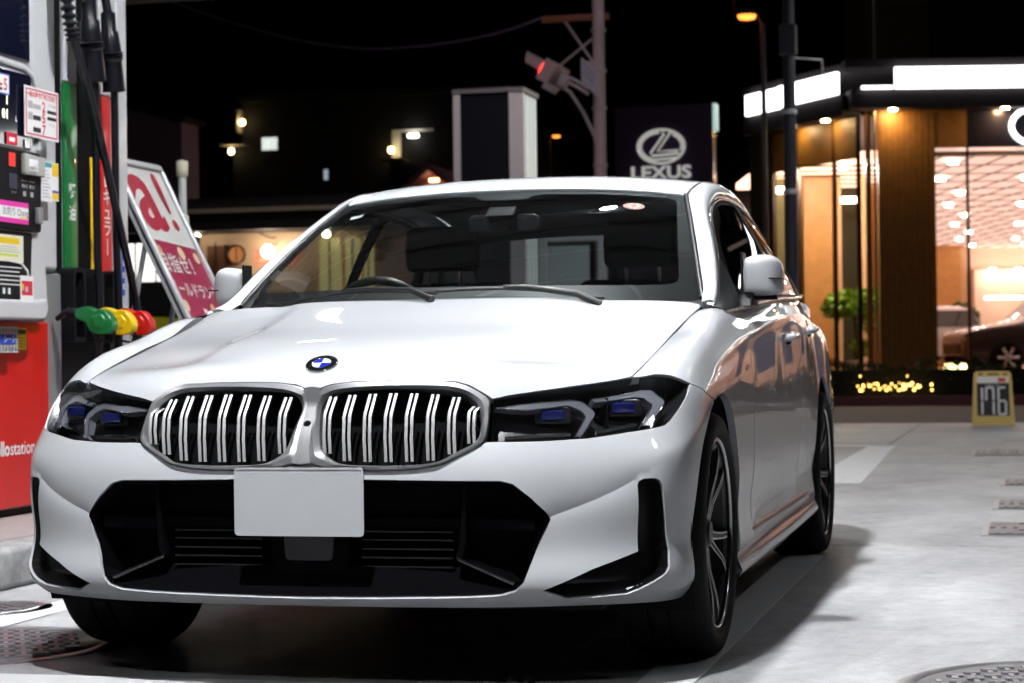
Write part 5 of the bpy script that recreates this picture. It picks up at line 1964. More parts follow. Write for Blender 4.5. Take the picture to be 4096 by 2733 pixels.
btext('a', .62, .20, 1.245, M_ROSE, bold=.016)
btext('!', .46, .435, 1.20, M_ROSE, bold=.006)
btext('目指せ！', .115, .24, .845, M_PAPER, rot=-.05, bold=.002)
btext('ゴールドランク!!', .088, .30, .70, M_PAPER, rot=-.04, bold=.002, sx=.9)
bpoly('print_block', [(.30, .04), (.53, .04), (.53, .42), (.30, .42)], M_PGOLD, .0048, paper)
bpoly('print_block', [(.19, .04), (.36, .04), (.36, .27), (.19, .27)], M_PSIL, .0054, paper)
bpoly('print_block', [(.04, .04), (.20, .04), (.20, .15), (.04, .15)], mat('poster bronze', (.26, .01, .06), rough=.3), .0058, paper)
btext('ゴールド', .055, .42, .36, mat('print ochre', (.35, .17, .04), rough=.5), d=.0064)
btext('シルバー', .050, .275, .20, M_PBLK, d=.0068)
btext('ブロンズ', .045, .12, .10, M_ROSE, d=.0068)
bpoly('print_shape', [(.11, .47), (.18, .53), (.215, .50), (.255, .42), (.225, .42), (.20, .45), (.17, .30), (.14, .25), (.10, .29), (.15, .43)], M_PPURP, .0062, paper)
R_ = random.Random(3)
for k in range(9):
    cu, cv = R_.choice([(.08, .93), (.50, .88), (.51, .62), (.10, .60), (.47, .55), (.07, .40), (.52, .47), (.30, .93), (.42, .60)]) if k > 8 else [(.08, .93), (.50, .90), (.52, .60), (.08, .62), (.46, .52), (.06, .38), (.525, .30), (.33, .92), (.40, .61)][k]
    r = .022 + .018 * R_.random()
    bpoly('print_coin', [(cu + r * math.cos(a), cv + r * math.sin(a)) for a in np.linspace(0, 2 * math.pi, 12, endpoint=False)], M_PGOLD if k % 2 == 0 else mat('poster peach', (.75, .55, .35), rough=.4), .0052 + k * .0001, paper)
bpoly('print_block', [(.26, .53), (.30, .52), (.31, .60), (.27, .61)], M_PAPER, .0066, paper)
for s_ in (0.06, BW - .06):
    o = MB().tube([bp(s_, .1, -.03), (B0.x - .05, B0.y + s_, .0)], .014, 8).obj('stand_leg', M_FRAME, board)
    o.data.transform(BX)
    o = MB().tube([bp(s_, 1.0, -.03), (B0.x - .75, B0.y + s_, .0)], .014, 8).obj('stand_leg', M_FRAME, board)
    o.data.transform(BX)

# white telescopic pole
wp = thing('telescopic_pole', 'white plastic pole with cream joints behind the poster stand', 'pole', (-2.90, 5.2, 0))
MB().lathe([(.030, 0), (.030, 1.46), (.028, 1.46)], 20).obj('lower_tube', mat('white tube', (.6, .6, .6), rough=.4), wp)
MB().lathe([(.022, 1.5), (.022, 1.90)], 20).obj('upper_tube', mat('white tube', (.6, .6, .6)), wp)
MB().lathe([(.030, 1.46), (.036, 1.47), (.038, 1.56), (.034, 1.62), (.024, 1.63)], 20).obj('joint_collar', mat('cream plastic', (.62, .58, .45), rough=.5), wp)
MB().lathe([(.024, 1.84), (.034, 1.85), (.034, 1.93), (0, 1.94)], 20).obj('end_cap', mat('cream plastic', (.62, .58, .45)), wp)
MB().lathe([(0, .04), (.16, .03), (.17, 0)], 24).obj('pole_base', M_PGREY, wp)
# ------------------------------------------------------------------ things across the forecourt and the road
M_STEEL = mat('galvanised steel', (.58, .56, .58), rough=.5, metal=.3)
M_POLE = mat('concrete pole', (.70, .56, .60), rough=.8, noise=(5.0, .12))  # pink glow of the red lamp put into the base colour
M_NIGHT = mat('dark render', (.035, .028, .040), rough=.9, noise=(1.5, .2))
M_ROOFD = mat('dark roof', (.012, .012, .015), rough=.7)

# price board -----------------------------------------------------------------------
ps = thing('price_sign', 'yellow folding price board with white digits standing at the forecourt edge', 'price sign', (1.30, 17.34, 0), math.radians(4))
M_SIGNY = mat('sign yellow', (.72, .52, .16), rough=.4)
for sgn, nm in ((-1, 'front_board'), (1, 'rear_board')):
    prof = roundp([(-.225, 0), (.225, 0), (.195, .585), (-.195, .585)], [.02, .02, .04, .04], 4)
    mb = MB()
    n = len(prof)
    f = lambda p, d: (p[0], sgn * (.17 - .24 * p[1]) + d, p[1])
    mb.add([f(p, -.012) for p in prof] + [f(p, .012) for p in prof], [tuple(range(n)), tuple(range(2 * n - 1, n - 1, -1))] + [(i, i + n, (i + 1) % n + n, (i + 1) % n) for i in range(n)])
    b = mb.obj(nm, M_SIGNY, ps, auto=math.radians(40))
    if sgn < 0:
        g = lambda x, z, d=.0: (x, -(.17 - .24 * z) - .014 - d, z)
        quad = lambda x0, x1, z0, z1, d=0.0: MB().add([g(x0, z0, d), g(x1, z0, d), g(x1, z1, d), g(x0, z1, d)], [(0, 1, 2, 3)])
        quad(-.172, .172, .105, .455).obj('digit_panel', mat('sign black', (.012, .012, .016), rough=.35), b)
        quad(-.165, .165, .462, .525).obj('top_strip', M_WHITEP, b)
        quad(.055, .135, .472, .512, .002).obj('red_badge', mat('sign red', (.6, .02, .02), rough=.4), b)
        for x0, x1 in ((-.15, -.105), (-.06, .07), (.11, .155)):
            quad(x0, x1, .545, .562).obj('hand_slot', M_DARK, b)
        place_text('lettering', 'レギュラー', .036, g(0, .432, .002), (1, 0, 0), (0, .24, 1), M_WHITEP, b)
        place_text('lettering', '税込', .028, g(.125, .125, .002), (1, 0, 0), (0, .24, 1), M_WHITEP, b)
        SEG = {'1': 'bc', '7': 'abcf', '6': 'acdefg'}
        M_DGT = mat('sign digits', (.85, .85, .85), rough=.5)
        for ch, cx in (('1', -.155), ('7', -.035), ('6', .095)):
            w, h, t = .038, .072, .020
            cz = .265
            bars = {'a': (-w, w, 2 * h - t / 2, 2 * h + t / 2), 'g': (-w, w, -t / 2, t / 2), 'd': (-w, w, -2 * h - t / 2, -2 * h + t / 2),
                    'b': (w - t / 2, w + t / 2, .006, 2 * h), 'c': (w - t / 2, w + t / 2, -2 * h, -.006), 'f': (-w - t / 2, -w + t / 2, .006, 2 * h), 'e': (-w - t / 2, -w + t / 2, -2 * h, -.006)}
            for s_ in SEG[ch]:
                x0, x1, z0, z1 = bars[s_]
                P = roundp([(cx + x0, cz + z0), (cx + x1, cz + z0), (cx + x1, cz + z1), (cx + x0, cz + z1)], .009, 3)
                MB().add([g(p[0], p[1], .003) for p in P], [tuple(range(len(P)))]).obj('digit_segment', M_DGT, b)

# pylon with white fins -----------------------------------------------------------------
py = thing('sign_pylon', 'tall dark pylon with white edge strips and lit side fins behind the car roof', 'pylon', (-4.52, 18.0, 0))
MB().box((-.42, .01, 0), (.40, .76, 3.97)).obj('pylon_body', mat('pylon navy', (.010, .011, .020), rough=.35), py)
MB().box((-.44, 0, 0), (-.355, .10, 3.98)).obj('edge_strip', mat('pylon white', (.82, .83, .85), rough=.4), py)
MB().box((.25, 0, 0), (.42, .08, 3.98)).obj('edge_strip', mat('pylon white', (.82, .83, .85)), py)
M_FIN = mat('lit fin', (.7, .72, .72), rough=.4, emit=(.86, 1.0, .94), strength=.5)
for k in range(4):
    MB().box((.40, .07 + k * .18, 1.2), (.412, .165 + k * .18, 3.95)).obj('side_fin', M_FIN, py)
MB().box((-.45, -.01, 3.97), (.43, .78, 4.02)).obj('pylon_cap', mat('pylon cap', (.25, .25, .27), rough=.4), py)

# traffic signal on its pole ---------------------------------------------------------------
sp = thing('signal_pole', 'concrete signal pole with cross arm and braces coloured pink as if lit by the red lamp', 'pole', (-4.42, 24.0, 0))
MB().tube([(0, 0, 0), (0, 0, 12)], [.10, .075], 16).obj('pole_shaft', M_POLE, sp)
MB().tube([(.065, -.05, 0), (.065, -.05, 12)], .030, 8).obj('cable_conduit', M_STEEL, sp)
MB().box((-.85, -.04, 5.78), (.16, .04, 5.87)).obj('cross_arm', mat('orange lit arm', (.30, .12, .07), rough=.7), sp)  # orange light falling on the arm is put into its colour
MB().tube([(-.52, 0, 5.80), (-.06, 0, 5.12)], .020, 8).obj('arm_brace', M_STEEL, sp)
MB().tube([(-.72, -.05, 5.02), (-.03, 0, 5.55)], .018, 8).obj('stay_rod', M_STEEL, sp)
MB().box((-.20, -.14, 4.92), (-.02, .05, 5.16)).obj('junction_box', M_STEEL, sp, bevel=.01)
MB().tube([(-.62, -.12, 4.82), (-.42, -.12, 4.72), (-.22, -.10, 4.40), (-.06, -.08, 4.05), (-.02, -.08, 3.8)], .028, 10).obj('bent_conduit', M_STEEL, sp)
for z in (3.6, 4.45, 5.0, 5.6):
    MB().lathe([(.105, z), (.112, z + .01), (.112, z + .04), (.105, z + .05)], 16).obj('pole_band', M_STEEL, sp)
plate = MB().add([(-.235, -.15, 4.88), (.02, -.13, 4.60), (.02, -.13, 5.02), (-.235, -.15, 5.20)], [(0, 1, 2, 3)])
plate = MB().prism([(-.235, 4.86), (.005, 4.60), (.005, 5.00), (-.235, 5.22)], -.155, -.14, 'y').obj('name_plate', mat('name plate', (.60, .62, .72), rough=.4), sp)
for k in range(3):
    MB().prism([(-.21, 5.12 - .07 * k), (-.03, 4.95 - .07 * k), (-.03, 4.965 - .07 * k), (-.21, 5.135 - .07 * k)], -.158, -.155, 'y').obj('plate_mark', mat('plate blue', (.12, .16, .5), rough=.5), plate)
ts = thing('traffic_signal', 'traffic signal with hooded lenses glowing red on the concrete pole', 'traffic signal', (-5.08, 23.85, 4.98), 0)
M_SIGH = mat('signal lit pink', (.62, .48, .50), rough=.5)  # housing colour carries the pink light of the red lens
ax = Vector((.62, .0, -.36)).normalized()
up = Vector((.36, 0, .62)).normalized()
sd = Vector((0, 1, 0))


def sbox(c, h, name, m, parent=ts, bevel=.012):
    vs = []
    for dz in (-1, 1):
        for dx, dy in ((-1, -1), (1, -1), (1, 1), (-1, 1)):
            vs.append(tuple(Vector(c) + ax * (dx * h[0]) + sd * (dy * h[1]) + up * (dz * h[2])))
    return MB().add(vs, [(0, 3, 2, 1), (4, 5, 6, 7), (0, 1, 5, 4), (1, 2, 6, 5), (2, 3, 7, 6), (3, 0, 4, 7)]).obj(name, m, parent, bevel=bevel)


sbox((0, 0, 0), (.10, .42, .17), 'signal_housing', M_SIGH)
sbox((.16, 0, -.10), (.07, .10, .09), 'housing_back', M_STEEL)
sbox((.02, -.30, -.24), (.10, .10, .05), 'lower_box', M_STEEL)
for k, y_ in enumerate((-.27, 0, .27)):
    c0 = Vector((-.10, y_, .06))
    mb = MB()
    K_ = 14
    A_, B_ = [], []
    for i in range(K_ + 1):
        a = math.radians(-20 + 220 * i / K_)
        off = sd * math.cos(a) * .12 + up * math.sin(a) * .12
        A_.append(tuple(c0 + off))
        B_.append(tuple(c0 + off - ax * (.26 + .06 * math.sin(max(a, 0)))))
    mb.add(A_ + B_, [(i, i + 1, K_ + 2 + i, K_ + 1 + i) for i in range(K_)], True)
    mb.obj('signal_hood', M_SIGH, ts)
    ring = [tuple(c0 + sd * math.cos(a) * .115 + up * math.sin(a) * .115 - ax * .005) for a in np.linspace(0, 2 * math.pi, 20, endpoint=False)]
    MB().add(ring, [tuple(range(20))]).obj('signal_lens', mat('red lens lit', (.8, .02, .01), emit=(1.0, .05, .03), strength=5.0) if k == 0 else mat('lens dark', (.03, .03, .03), rough=.2), ts)
for dz in (-.03, .05):
    MB().tube([(.16, .0, -.06 + dz), (.36, .0, -.17 + dz), (.52, .05, -.28 + dz)], .026, 8).obj('mount_arm', M_STEEL, ts)
cab = smooth_curve([(-5.25, 23.98, 5.86), (-5.9, 24.0, 5.68), (-7.2, 24.2, 5.56), (-8.6, 24.5, 5.66), (-10.4, 25, 6.15), (-13.0, 26, 7.2), (-18, 27, 9.5)], 60)
tag(MB().tube(cab, .018, 6).obj('overhead_cable', mat('cable sheath', (.14, .11, .18), rough=.5)), 'thin dark cable sagging from the pole arm across the night sky', 'cable')

# dark utility pole by the road
up_ = thing('utility_pole', 'dark slim pole with a box near its top in front of the showroom', 'pole', (-.60, 15.0, 0))
MB().tube([(0, 0, 0), (0, 0, 8.4)], [.070, .050], 14).obj('pole_shaft', mat('pole violet grey', (.05, .045, .06), rough=.5, metal=.3), up_)
MB().box((-.085, -.09, 3.80), (.08, .07, 4.10)).obj('pole_box', mat('pole violet grey', (.05, .045, .06)), up_, bevel=.01)
MB().tube([(.05, 0, 3.77), (.32, .1, 3.75), (.33, .1, 3.60)], .010, 6).obj('side_arm', M_STEEL, up_)
for z in (1.2, 2.4, 3.2):
    MB().lathe([(.072, z), (.078, z + .01), (.078, z + .04), (.072, z + .05)], 14).obj('pole_band', M_STEEL, up_)


MB().tube([(0, 0, 8.3), (-.5, .3, 8.62), (-1.2, .7, 8.66)], .028, 8).obj('lamp_arm', M_STEEL, up_)  # arm and lamp added out of view to brighten pole, signal and board
MB().box((-1.55, .58, 8.60), (-1.10, .84, 8.70)).obj('lamp_head', M_STEEL, up_, bevel=.02)
MB().box((-1.52, .60, 8.585), (-1.14, .82, 8.598)).obj('lamp_lens', mat('added lamp lens', (1, 1, 1), emit=(1.0, .80, .82), strength=1000.0), up_)


# sodium street lamps
def street_lamp(name, x, y, z, s, label, flip=-1):
    t = thing(name, label, 'street lamp', (x, y, 0), group='orange street lamps')
    MB().tube([(0, 0, 0), (0, 0, z - .15 * s)], [.07 * s, .045 * s], 12).obj('lamp_post', mat('lamp post grey', (.20, .18, .18), rough=.6), t)
    for sg, L in [(flip, .30 * s)]:
        MB().tube([(0, 0, z - .2 * s), (sg * L * .4, 0, z + .02), (sg * L, 0, z + .05)], .022 * s, 8).obj('lamp_arm', mat('lamp post grey', (.2, .18, .18)), t)
        k = 1.0
        MB().lathe([(0, z + .16 * s), (.10 * s * k, z + .13 * s), (.20 * s * k, z + .03 * s), (.19 * s * k, z + .01 * s)], 18, 'z', (sg * L, 0, 0)).obj('lamp_shade', mat('lamp post grey', (.2, .18, .18)), t)
        MB().lathe([(.18 * s * k, z + .02 * s), (.15 * s * k, z - .05 * s), (0, z - .08 * s)], 18, 'z', (sg * L, 0, 0)).obj('lamp_bulb', mat('sodium lamp', (1, .5, .2), emit=(1.0, .27, .035), strength=3.6), t)


street_lamp('street_lamp', -3.12, 33.0, 7.22, 1.0, 'tall orange street lamp beside the showroom roof')
street_lamp('street_lamp', -13.62, 60.0, 8.1, .75, 'distant orange street lamp between the pylon and the concrete pole', flip=1)
street_lamp('street_lamp', -9.55, 75.0, 15.1, .8, 'small far street lamp right beside the tall one', flip=1)

# brand board of the showroom -------------------------------------------------------------
lb = thing('showroom_board', 'large dark board with oval chrome emblem and white lettering above the car roof', 'sign board', (-4.87, 32.0, 0))
MB().box((-.93, 0, 0), (.92, .35, 5.47)).obj('board_body', mat('board plum', (.070, .045, .105), rough=.25, coat=.4), lb)
MB().box((.925, .02, 4.98), (.985, .30, 5.47)).obj('board_light', mat('board light', (.7, .8, .8), emit=(.7, 1.0, .95), strength=.6), lb)
M_LOGO = mat('emblem lit chrome', (.75, .74, .70), rough=.2, metal=.9, emit=(.9, .88, .82), strength=.42)


def ell(cx, cz, rx, rz, a0, a1, n=40, y=-.05):
    return [(cx + rx * math.cos(a), y, cz + rz * math.sin(a)) for a in np.linspace(math.radians(a0), math.radians(a1), n)]


LX, LZ = -.045, 4.70
MB().tube(ell(LX, LZ, .44, .315, 0, 360, 60), .022, 8, caps=False).obj('emblem_ring', M_LOGO, lb)
MB().tube(ell(LX, LZ, .385, .262, 95, 250, 30) + [(LX - .10, -.05, LZ - .245), (LX + .33, -.05, LZ - .215)], .020, 8).obj('emblem_stroke', M_LOGO, lb)
MB().tube([(LX + .02, -.05, LZ + .27), (LX + .06, -.05, LZ + .23), (LX - .20, -.05, LZ - .12), (LX - .17, -.05, LZ - .17), (LX + .34, -.05, LZ - .14)], .020, 8).obj('emblem_stroke', M_LOGO, lb)
MB().tube([(LX + .19, -.05, LZ + .27), (LX - .07, -.05, LZ - .09), (LX + .32, -.05, LZ - .085)], .020, 8).obj('emblem_stroke', M_LOGO, lb)
MB().tube(ell(LX, LZ, .385, .262, -20, 55, 20), .018, 8).obj('emblem_stroke', M_LOGO, lb)
place_text('lettering', 'LEXUS', .33, (-.06, -.04, 4.205), (1, 0, 0), (0, 0, 1), M_LOGO, lb, bold=.008, sx=1.22, extrude=.02)


# ------------------------------------------------------------------ simple vehicles built from stations
def vehicle(name, label, loc, rz, paint, L, W, H, kind, glass_m, lit=None, plate=True):
    """front towards -x"""
    t = thing(name, label, 'car', loc, rz)
    if kind == 'suv':
        st = [(.0, .42, .78, .80, .78), (.02, .30, .92, .95, .90), (.12, .24, 1.00, 1.03, .97), (.24, .24, 1.06, 1.09, 1.0), (.30, .24, 1.08, 1.14, 1.0), (.42, .24, 1.10, .985 * H, 1.0),
              (.52, .24, 1.11, H, 1.0), (.72, .24, 1.13, .99 * H, 1.0), (.86, .26, 1.14, .93 * H, .99), (.95, .34, 1.10, 1.16, .95), (1.0, .50, .95, .97, .88)]
    else:
        st = [(.0, .40, .72, .74, .80), (.03, .26, .90, .92, .93), (.14, .22, .98, 1.00, .98), (.20, .22, 1.00, 1.05, 1.0), (.33, .22, 1.01, .98 * H, 1.0), (.50, .22, 1.02, H, 1.0),
              (.80, .22, 1.02, .985 * H, 1.0), (.94, .24, 1.02, .93 * H, .99), (.985, .28, .98, 1.05, .96), (1.0, .42, .80, .82, .92)]
    hw = W / 2
    rows = []
    for x, zb, belt, top, wf in st:
        w = hw * wf
        gh = max(top - belt, .01)
        rows.append([(w * .86, zb), (w * .97, zb + .10), (w, zb + (belt - zb) * .45), (w * .985, belt - .06), (w * .94, belt), (w * (.94 - .20 * min(gh / .5, 1)), belt + gh * .80), (w * (.80 - .22 * min(gh / .5, 1)), top - gh * .02), (0, top + .012)])
    m = 8
    mb = MB()
    for s in (1, -1):
        vs = [(-L / 2 + st[i][0] * L, s * p[0], p[1]) for i in range(len(st)) for p in rows[i]]
        mb.add(vs, [(i * m + k, i * m + k + 1, (i + 1) * m + k + 1, (i + 1) * m + k)[::-s] for i in range(len(st) - 1) for k in range(m - 1)], True)
        for i, rv_ in ((0, 1), (len(st) - 1, -1)):
            mb.add([(-L / 2 + st[i][0] * L, s * p[0], p[1]) for p in rows[i]] + [(-L / 2 + st[i][0] * L, 0, st[i][1])], [tuple(range(m + 1))[::rv_ * s]])
    b = mb.obj('body', paint, t, auto=math.radians(38))
    sub = b.modifiers.new('sub', 'SUBSURF')
    sub.levels = sub.render_levels = 1
    # side windows, screen
    idx = [i for i in range(len(st)) if st[i][3] - st[i][2] > .25]
    for s in (1, -1):
        for a, c in zip(idx[:-1], idx[1:]):
            x0, x1 = -L / 2 + st[a][0] * L + .04, -L / 2 + st[c][0] * L - .02
            P = []
            for x, r in ((x0, rows[a]), (x1, rows[c])):
                lo, hi = r[4], r[5]
                P.append((x, s * (lo[0] + (hi[0] - lo[0]) * .10 + .012), lo[1] + (hi[1] - lo[1]) * .10))
                P.append((x, s * (lo[0] + (hi[0] - lo[0]) * .95 + .012), lo[1] + (hi[1] - lo[1]) * .95))
            MB().add([P[0], P[2], P[3], P[1]], [(0, 1, 2, 3)[::s]]).obj('side_window', glass_m, t)
    i0 = idx[0] - 1
    f0, f1 = rows[i0], rows[idx[0]]
    xa, xb = -L / 2 + st[i0][0] * L, -L / 2 + st[idx[0]][0] * L
    MB().add([(xa + .05, -f0[4][0] * .86, f0[7][1] + .05), (xa + .05, f0[4][0] * .86, f0[7][1] + .05), (xb - .04, f1[6][0] * .98, f1[7][1] - .01), (xb - .04, -f1[6][0] * .98, f1[7][1] - .01)], [(0, 3, 2, 1)]).obj('windscreen', glass_m, t)
    i1 = idx[-1]
    r0, r1 = rows[i1], rows[i1 + 1]
    xc, xd = -L / 2 + st[i1][0] * L, -L / 2 + st[i1 + 1][0] * L
    MB().add([(xc + .05, -r0[6][0], r0[7][1] - .04), (xc + .05, r0[6][0], r0[7][1] - .04), (xd + .02, r1[4][0] * .86, r1[7][1] + .06), (xd + .02, -r1[4][0] * .86, r1[7][1] + .06)], [(0, 3, 2, 1)]).obj('rear_screen', glass_m, t)
    wr = .36 if kind == 'suv' else .29
    for wx in (.19, .80):
        for s in (1, -1):
            c = (-L / 2 + wx * L, s * (hw - .10), wr)
            w_ = MB().lathe([(.01, .115 * s), (wr * .30, .118 * s), (wr * .62, .10 * s), (wr * .68, .112 * s)], 24, 'y', c).obj('wheel', M_DARK, t)
            MB().lathe([(wr * .66, .112 * s), (wr * .70, .13 * s), (wr * .92, .13 * s), (wr, .10 * s), (wr, -.08 * s)], 28, 'y', c).obj('tyre', M_RUBBER, w_)
            for k in range(6):
                a = k * math.pi / 3
                MB().tube([c[:1] + (c[1] + .122 * s, c[2]), (c[0] + wr * .66 * math.cos(a), c[1] + .118 * s, c[2] + wr * .66 * math.sin(a))], [.03, .045], 6).obj('spoke', M_ALUS, w_)
    for s in (1, -1):
        MB().box((-L / 2 + .03, s * hw * .62 - .16, .70), (-L / 2 + .10, s * hw * .62 + .16, .80)).obj('headlamp', lit or M_CHROME, t, bevel=.02)
        MB().box((L / 2 - .07, s * hw * .76 - .07, .72), (L / 2 + .01, s * hw * .76 + .07, .98)).obj('tail_lamp', M_TAIL, t, bevel=.02)
    MB().box((-L / 2 - .02, -hw * .55, .45), (-L / 2 + .08, hw * .55, .68)).obj('grille', M_BLACK, t, bevel=.02)
    if plate:
        MB().box((L / 2 + .012, -.165, .52), (L / 2 + .03, .165, .685)).obj('number_plate', M_PLATE, t)
    return t


# ------------------------------------------------------------------ showroom across the road
D_ = Vector((.969, .2475, 0))
N_ = Vector((-.2475, .969, 0))
C0 = Vector((-1.45, 35.07, 0))
E0_ = Vector((-4.14, 38.62, 0))
FZ = .30
sh = thing('car_showroom', 'glass-fronted car showroom with glowing white fascia and wood panels across the road', 'building', (0, 0, 0))


def RP(a, b, z):
    """a metres along the front from the corner, b metres inside"""
    p = C0 + D_ * a + N_ * b
    return (p.x, p.y, z)


LD = (E0_ - C0).normalized()
LNn = Vector((LD.y, -LD.x, 0))     # towards the inside of the left wing
if LNn.dot(N_) < 0:
    LNn = -LNn


def LP(a, b, z):
    p = C0 + LD * a + LNn * b
    return (p.x, p.y, z)


def slab(F, a0, a1, b0, b1, z0, z1):
    return MB().add([F(a0, b0, z0), F(a1, b0, z0), F(a1, b1, z0), F(a0, b1, z0), F(a0, b0, z1), F(a1, b0, z1), F(a1, b1, z1), F(a0, b1, z1)],
                    [(0, 3, 2, 1), (4, 5, 6, 7), (0, 1, 5, 4), (1, 2, 6, 5), (2, 3, 7, 6), (3, 0, 4, 7)])


M_WOODD = mat('dark wood screen', (.34, .16, .040), rough=.5, noise=(7.0, .35))
M_WOODO = mat('orange wood', (.52, .25, .075), rough=.45, noise=(5.0, .25))
M_FASC = mat('fascia light', (.9, .9, .9), emit=(1.0, 1.0, .96), strength=4.2)
M_SOFD = mat('dark soffit', (.030, .024, .030), rough=.7)
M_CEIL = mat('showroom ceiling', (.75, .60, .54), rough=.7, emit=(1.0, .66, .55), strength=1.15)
M_WALLB = mat('showroom wall', (.72, .52, .40), rough=.6)
M_MULL = mat('mullion bronze', (.03, .018, .010), rough=.4, metal=.5)
M_SHG = glass('showroom glass', (.92, .90, .88), f0=1.42)
M_SPOT = mat('downlight', (1, 1, 1), emit=(1.0, .88, .76), strength=60.0)
M_BARL = mat('bar light', (1, 1, 1), emit=(1.0, .92, .80), strength=9.0)

slab(RP, -1.7, 17, -.2, 38.5, .0, FZ).obj('showroom_floor', mat('showroom floor', (.30, .22, .17), rough=.15), sh)
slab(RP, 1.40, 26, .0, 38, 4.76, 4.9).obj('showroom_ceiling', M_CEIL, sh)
slab(RP, 1.4, 26, 37.4, 37.7, FZ, 4.76).obj('back_wall', M_WALLB, sh)
WC = [RP(.1, .12, 0), RP(-1.66, 4.1, 0), RP(-1.66, 7.5, 0), RP(1.38, 7.5, 0), RP(1.38, .12, 0)]
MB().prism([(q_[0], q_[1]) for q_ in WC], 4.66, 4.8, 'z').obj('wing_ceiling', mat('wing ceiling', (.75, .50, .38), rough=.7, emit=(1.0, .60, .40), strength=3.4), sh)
slab(RP, -.60, .02, 4.0, 4.3, FZ, 4.66).obj('wing_wall', M_WOODO, sh)
slab(RP, -1.66, -.60, 4.6, 4.8, FZ, 4.66).obj('wing_back', mat('olive panel', (.16, .13, .03), rough=.5, noise=(3.0, .3)), sh)
slab(RP, .02, .20, 3.9, 4.3, FZ, 4.66).obj('pale_post', mat('pale wood', (.62, .38, .20), rough=.5), sh)
slab(RP, .55, .75, 3.6, 4.0, FZ, 4.66).obj('pale_post', MATS['pale wood'], sh)
slab(RP, .20, 1.38, 7.2, 7.5, FZ, 4.66).obj('wing_back', mat('dark green panel', (.03, .035, .012), rough=.5), sh)
slab(RP, 1.36, 1.40, .3, 38, FZ, 4.76).obj('side_wall', M_WOODO, sh)
slab(RP, 25.9, 26.1, 0, 38, FZ, 4.76).obj('side_wall', M_WALLB, sh)
# roof, fascia and soffit
slab(RP, -.30, 25.2, -.55, 38.5, 5.56, 5.93).obj('soffit', M_SOFD, sh)
slab(LP, .0, 3.95, -.45, 4.2, 5.48, 5.88).obj('wing_soffit', M_SOFD, sh)
slab(RP, .55, 25, -.62, -.54, 5.93, 6.34).obj('fascia_light', M_FASC, sh)
slab(LP, .12, 2.35, -.52, -.44, 5.90, 6.33).obj('fascia_light', M_FASC, sh)
slab(LP, 2.38, 3.72, -.52, -.44, 5.88, 6.31).obj('fascia_light', M_FASC, sh)
slab(RP, -.1, .5, -.64, -.56, 5.93, 5.98).obj('fascia_light', M_FASC, sh)
slab(RP, -.4, 25.3, -.5, 38.6, 6.36, 6.52).obj('roof_slab', M_SOFD, sh)
slab(LP, .0, 4.05, -.42, 4.2, 6.34, 6.50).obj('wing_roof', M_SOFD, sh)
slab(RP, .18, 1.42, .4, 3.0, 6.62, 9.8).obj('upper_tower', mat('upper wood', (.060, .030, .018), rough=.6, noise=(3.0, .3)), sh)
slab(RP, 1.42, 9.0, 1.2, 6.0, 6.62, 9.6).obj('upper_block', mat('upper dark', (.008, .008, .010), rough=.5), sh)
slab(RP, 3.2, 4.9, 1.17, 1.2, 6.9, 9.2).obj('upper_window', mat('upper window', (.015, .022, .03), rough=.05, coat=1.0), sh)
MB().tube([RP(.32, .32, 6.6), RP(.32, .32, 9.8)], .022, 8).obj('flag_rod', mat('white rod', (.55, .55, .55), rough=.4), sh)
# wood screen and corner mullion
slab(RP, .30, 1.40, -.06, .10, FZ, 5.62).obj('wood_screen', M_WOODD, sh)
for k in range(9):
    slab(RP, .34 + k * .118, .345 + k * .118, -.068, -.06, FZ, 5.62).obj('screen_joint', M_MULL, sh)
MB().tube([RP(.22, -.10, FZ), RP(.22, -.10, 5.62)], .030, 8).obj('corner_rod', mat('corner brass', (.50, .40, .25), rough=.3, metal=.8), sh)
slab(RP, .06, .16, -.05, .1, FZ, 5.62).obj('corner_post', M_WOODD, sh)
# front: board over the glass, panes and mullions
slab(RP, 1.40, 2.05, -.03, .06, 4.82, 5.62).obj('header_panel', M_WOODD, sh)
slab(RP, 2.05, 25, -.03, .06, 4.82, 5.62).obj('name_board', mat('name board navy', (.016, .014, .026), rough=.3, coat=.4), sh)
a = 1.40
edges = [1.40, 2.06, 4.30, 6.5, 8.7, 10.9, 13.1, 15.3, 17.5, 19.7, 21.9, 25.0]
for e in edges:
    slab(RP, e - .022, e + .022, -.04, .05, FZ, 4.82).obj('mullion', M_MULL, sh)
for e0, e1 in zip(edges[:-1], edges[1:]):
    MB().add([RP(e0 + .022, .0, FZ), RP(e1 - .022, .0, FZ), RP(e1 - .022, .0, 4.82), RP(e0 + .022, .0, 4.82)], [(0, 1, 2, 3)]).obj('glass_pane', M_SHG, sh)
slab(RP, 1.42, 25, .02, .10, 4.66, 4.76).obj('glass_head', mat('glass head', (.65, .5, .42), rough=.5), sh)
# left wing front
ledges = [.16, 1.05, 2.45, 3.45, 4.4]
for e in ledges:
    slab(LP, e - .02, e + .02, -.04, .05, FZ, 5.5).obj('mullion', M_MULL, sh)
for e0, e1 in zip(ledges[:-1], ledges[1:]):
    MB().add([LP(e0 + .02, 0, FZ), LP(e1 - .02, 0, FZ), LP(e1 - .02, 0, 4.66), LP(e0 + .02, 0, 4.66)], [(0, 1, 2, 3)]).obj('glass_pane', M_SHG, sh)
slab(LP, .18, 3.45, -.02, .04, 4.66, 5.5).obj('wing_header', mat('header wood', (.13, .065, .010), rough=.5, noise=(4.0, .3)), sh)
slab(LP, 3.45, 4.4, -.02, .04, FZ, 5.5).obj('wing_end_panel', mat('end panel', (.05, .045, .03), rough=.4, noise=(2.0, .3)), sh)
slab(RP, -1.45, -.95, 4.2, 4.3, 4.30, 4.44).obj('strip_light', M_BARL, sh)
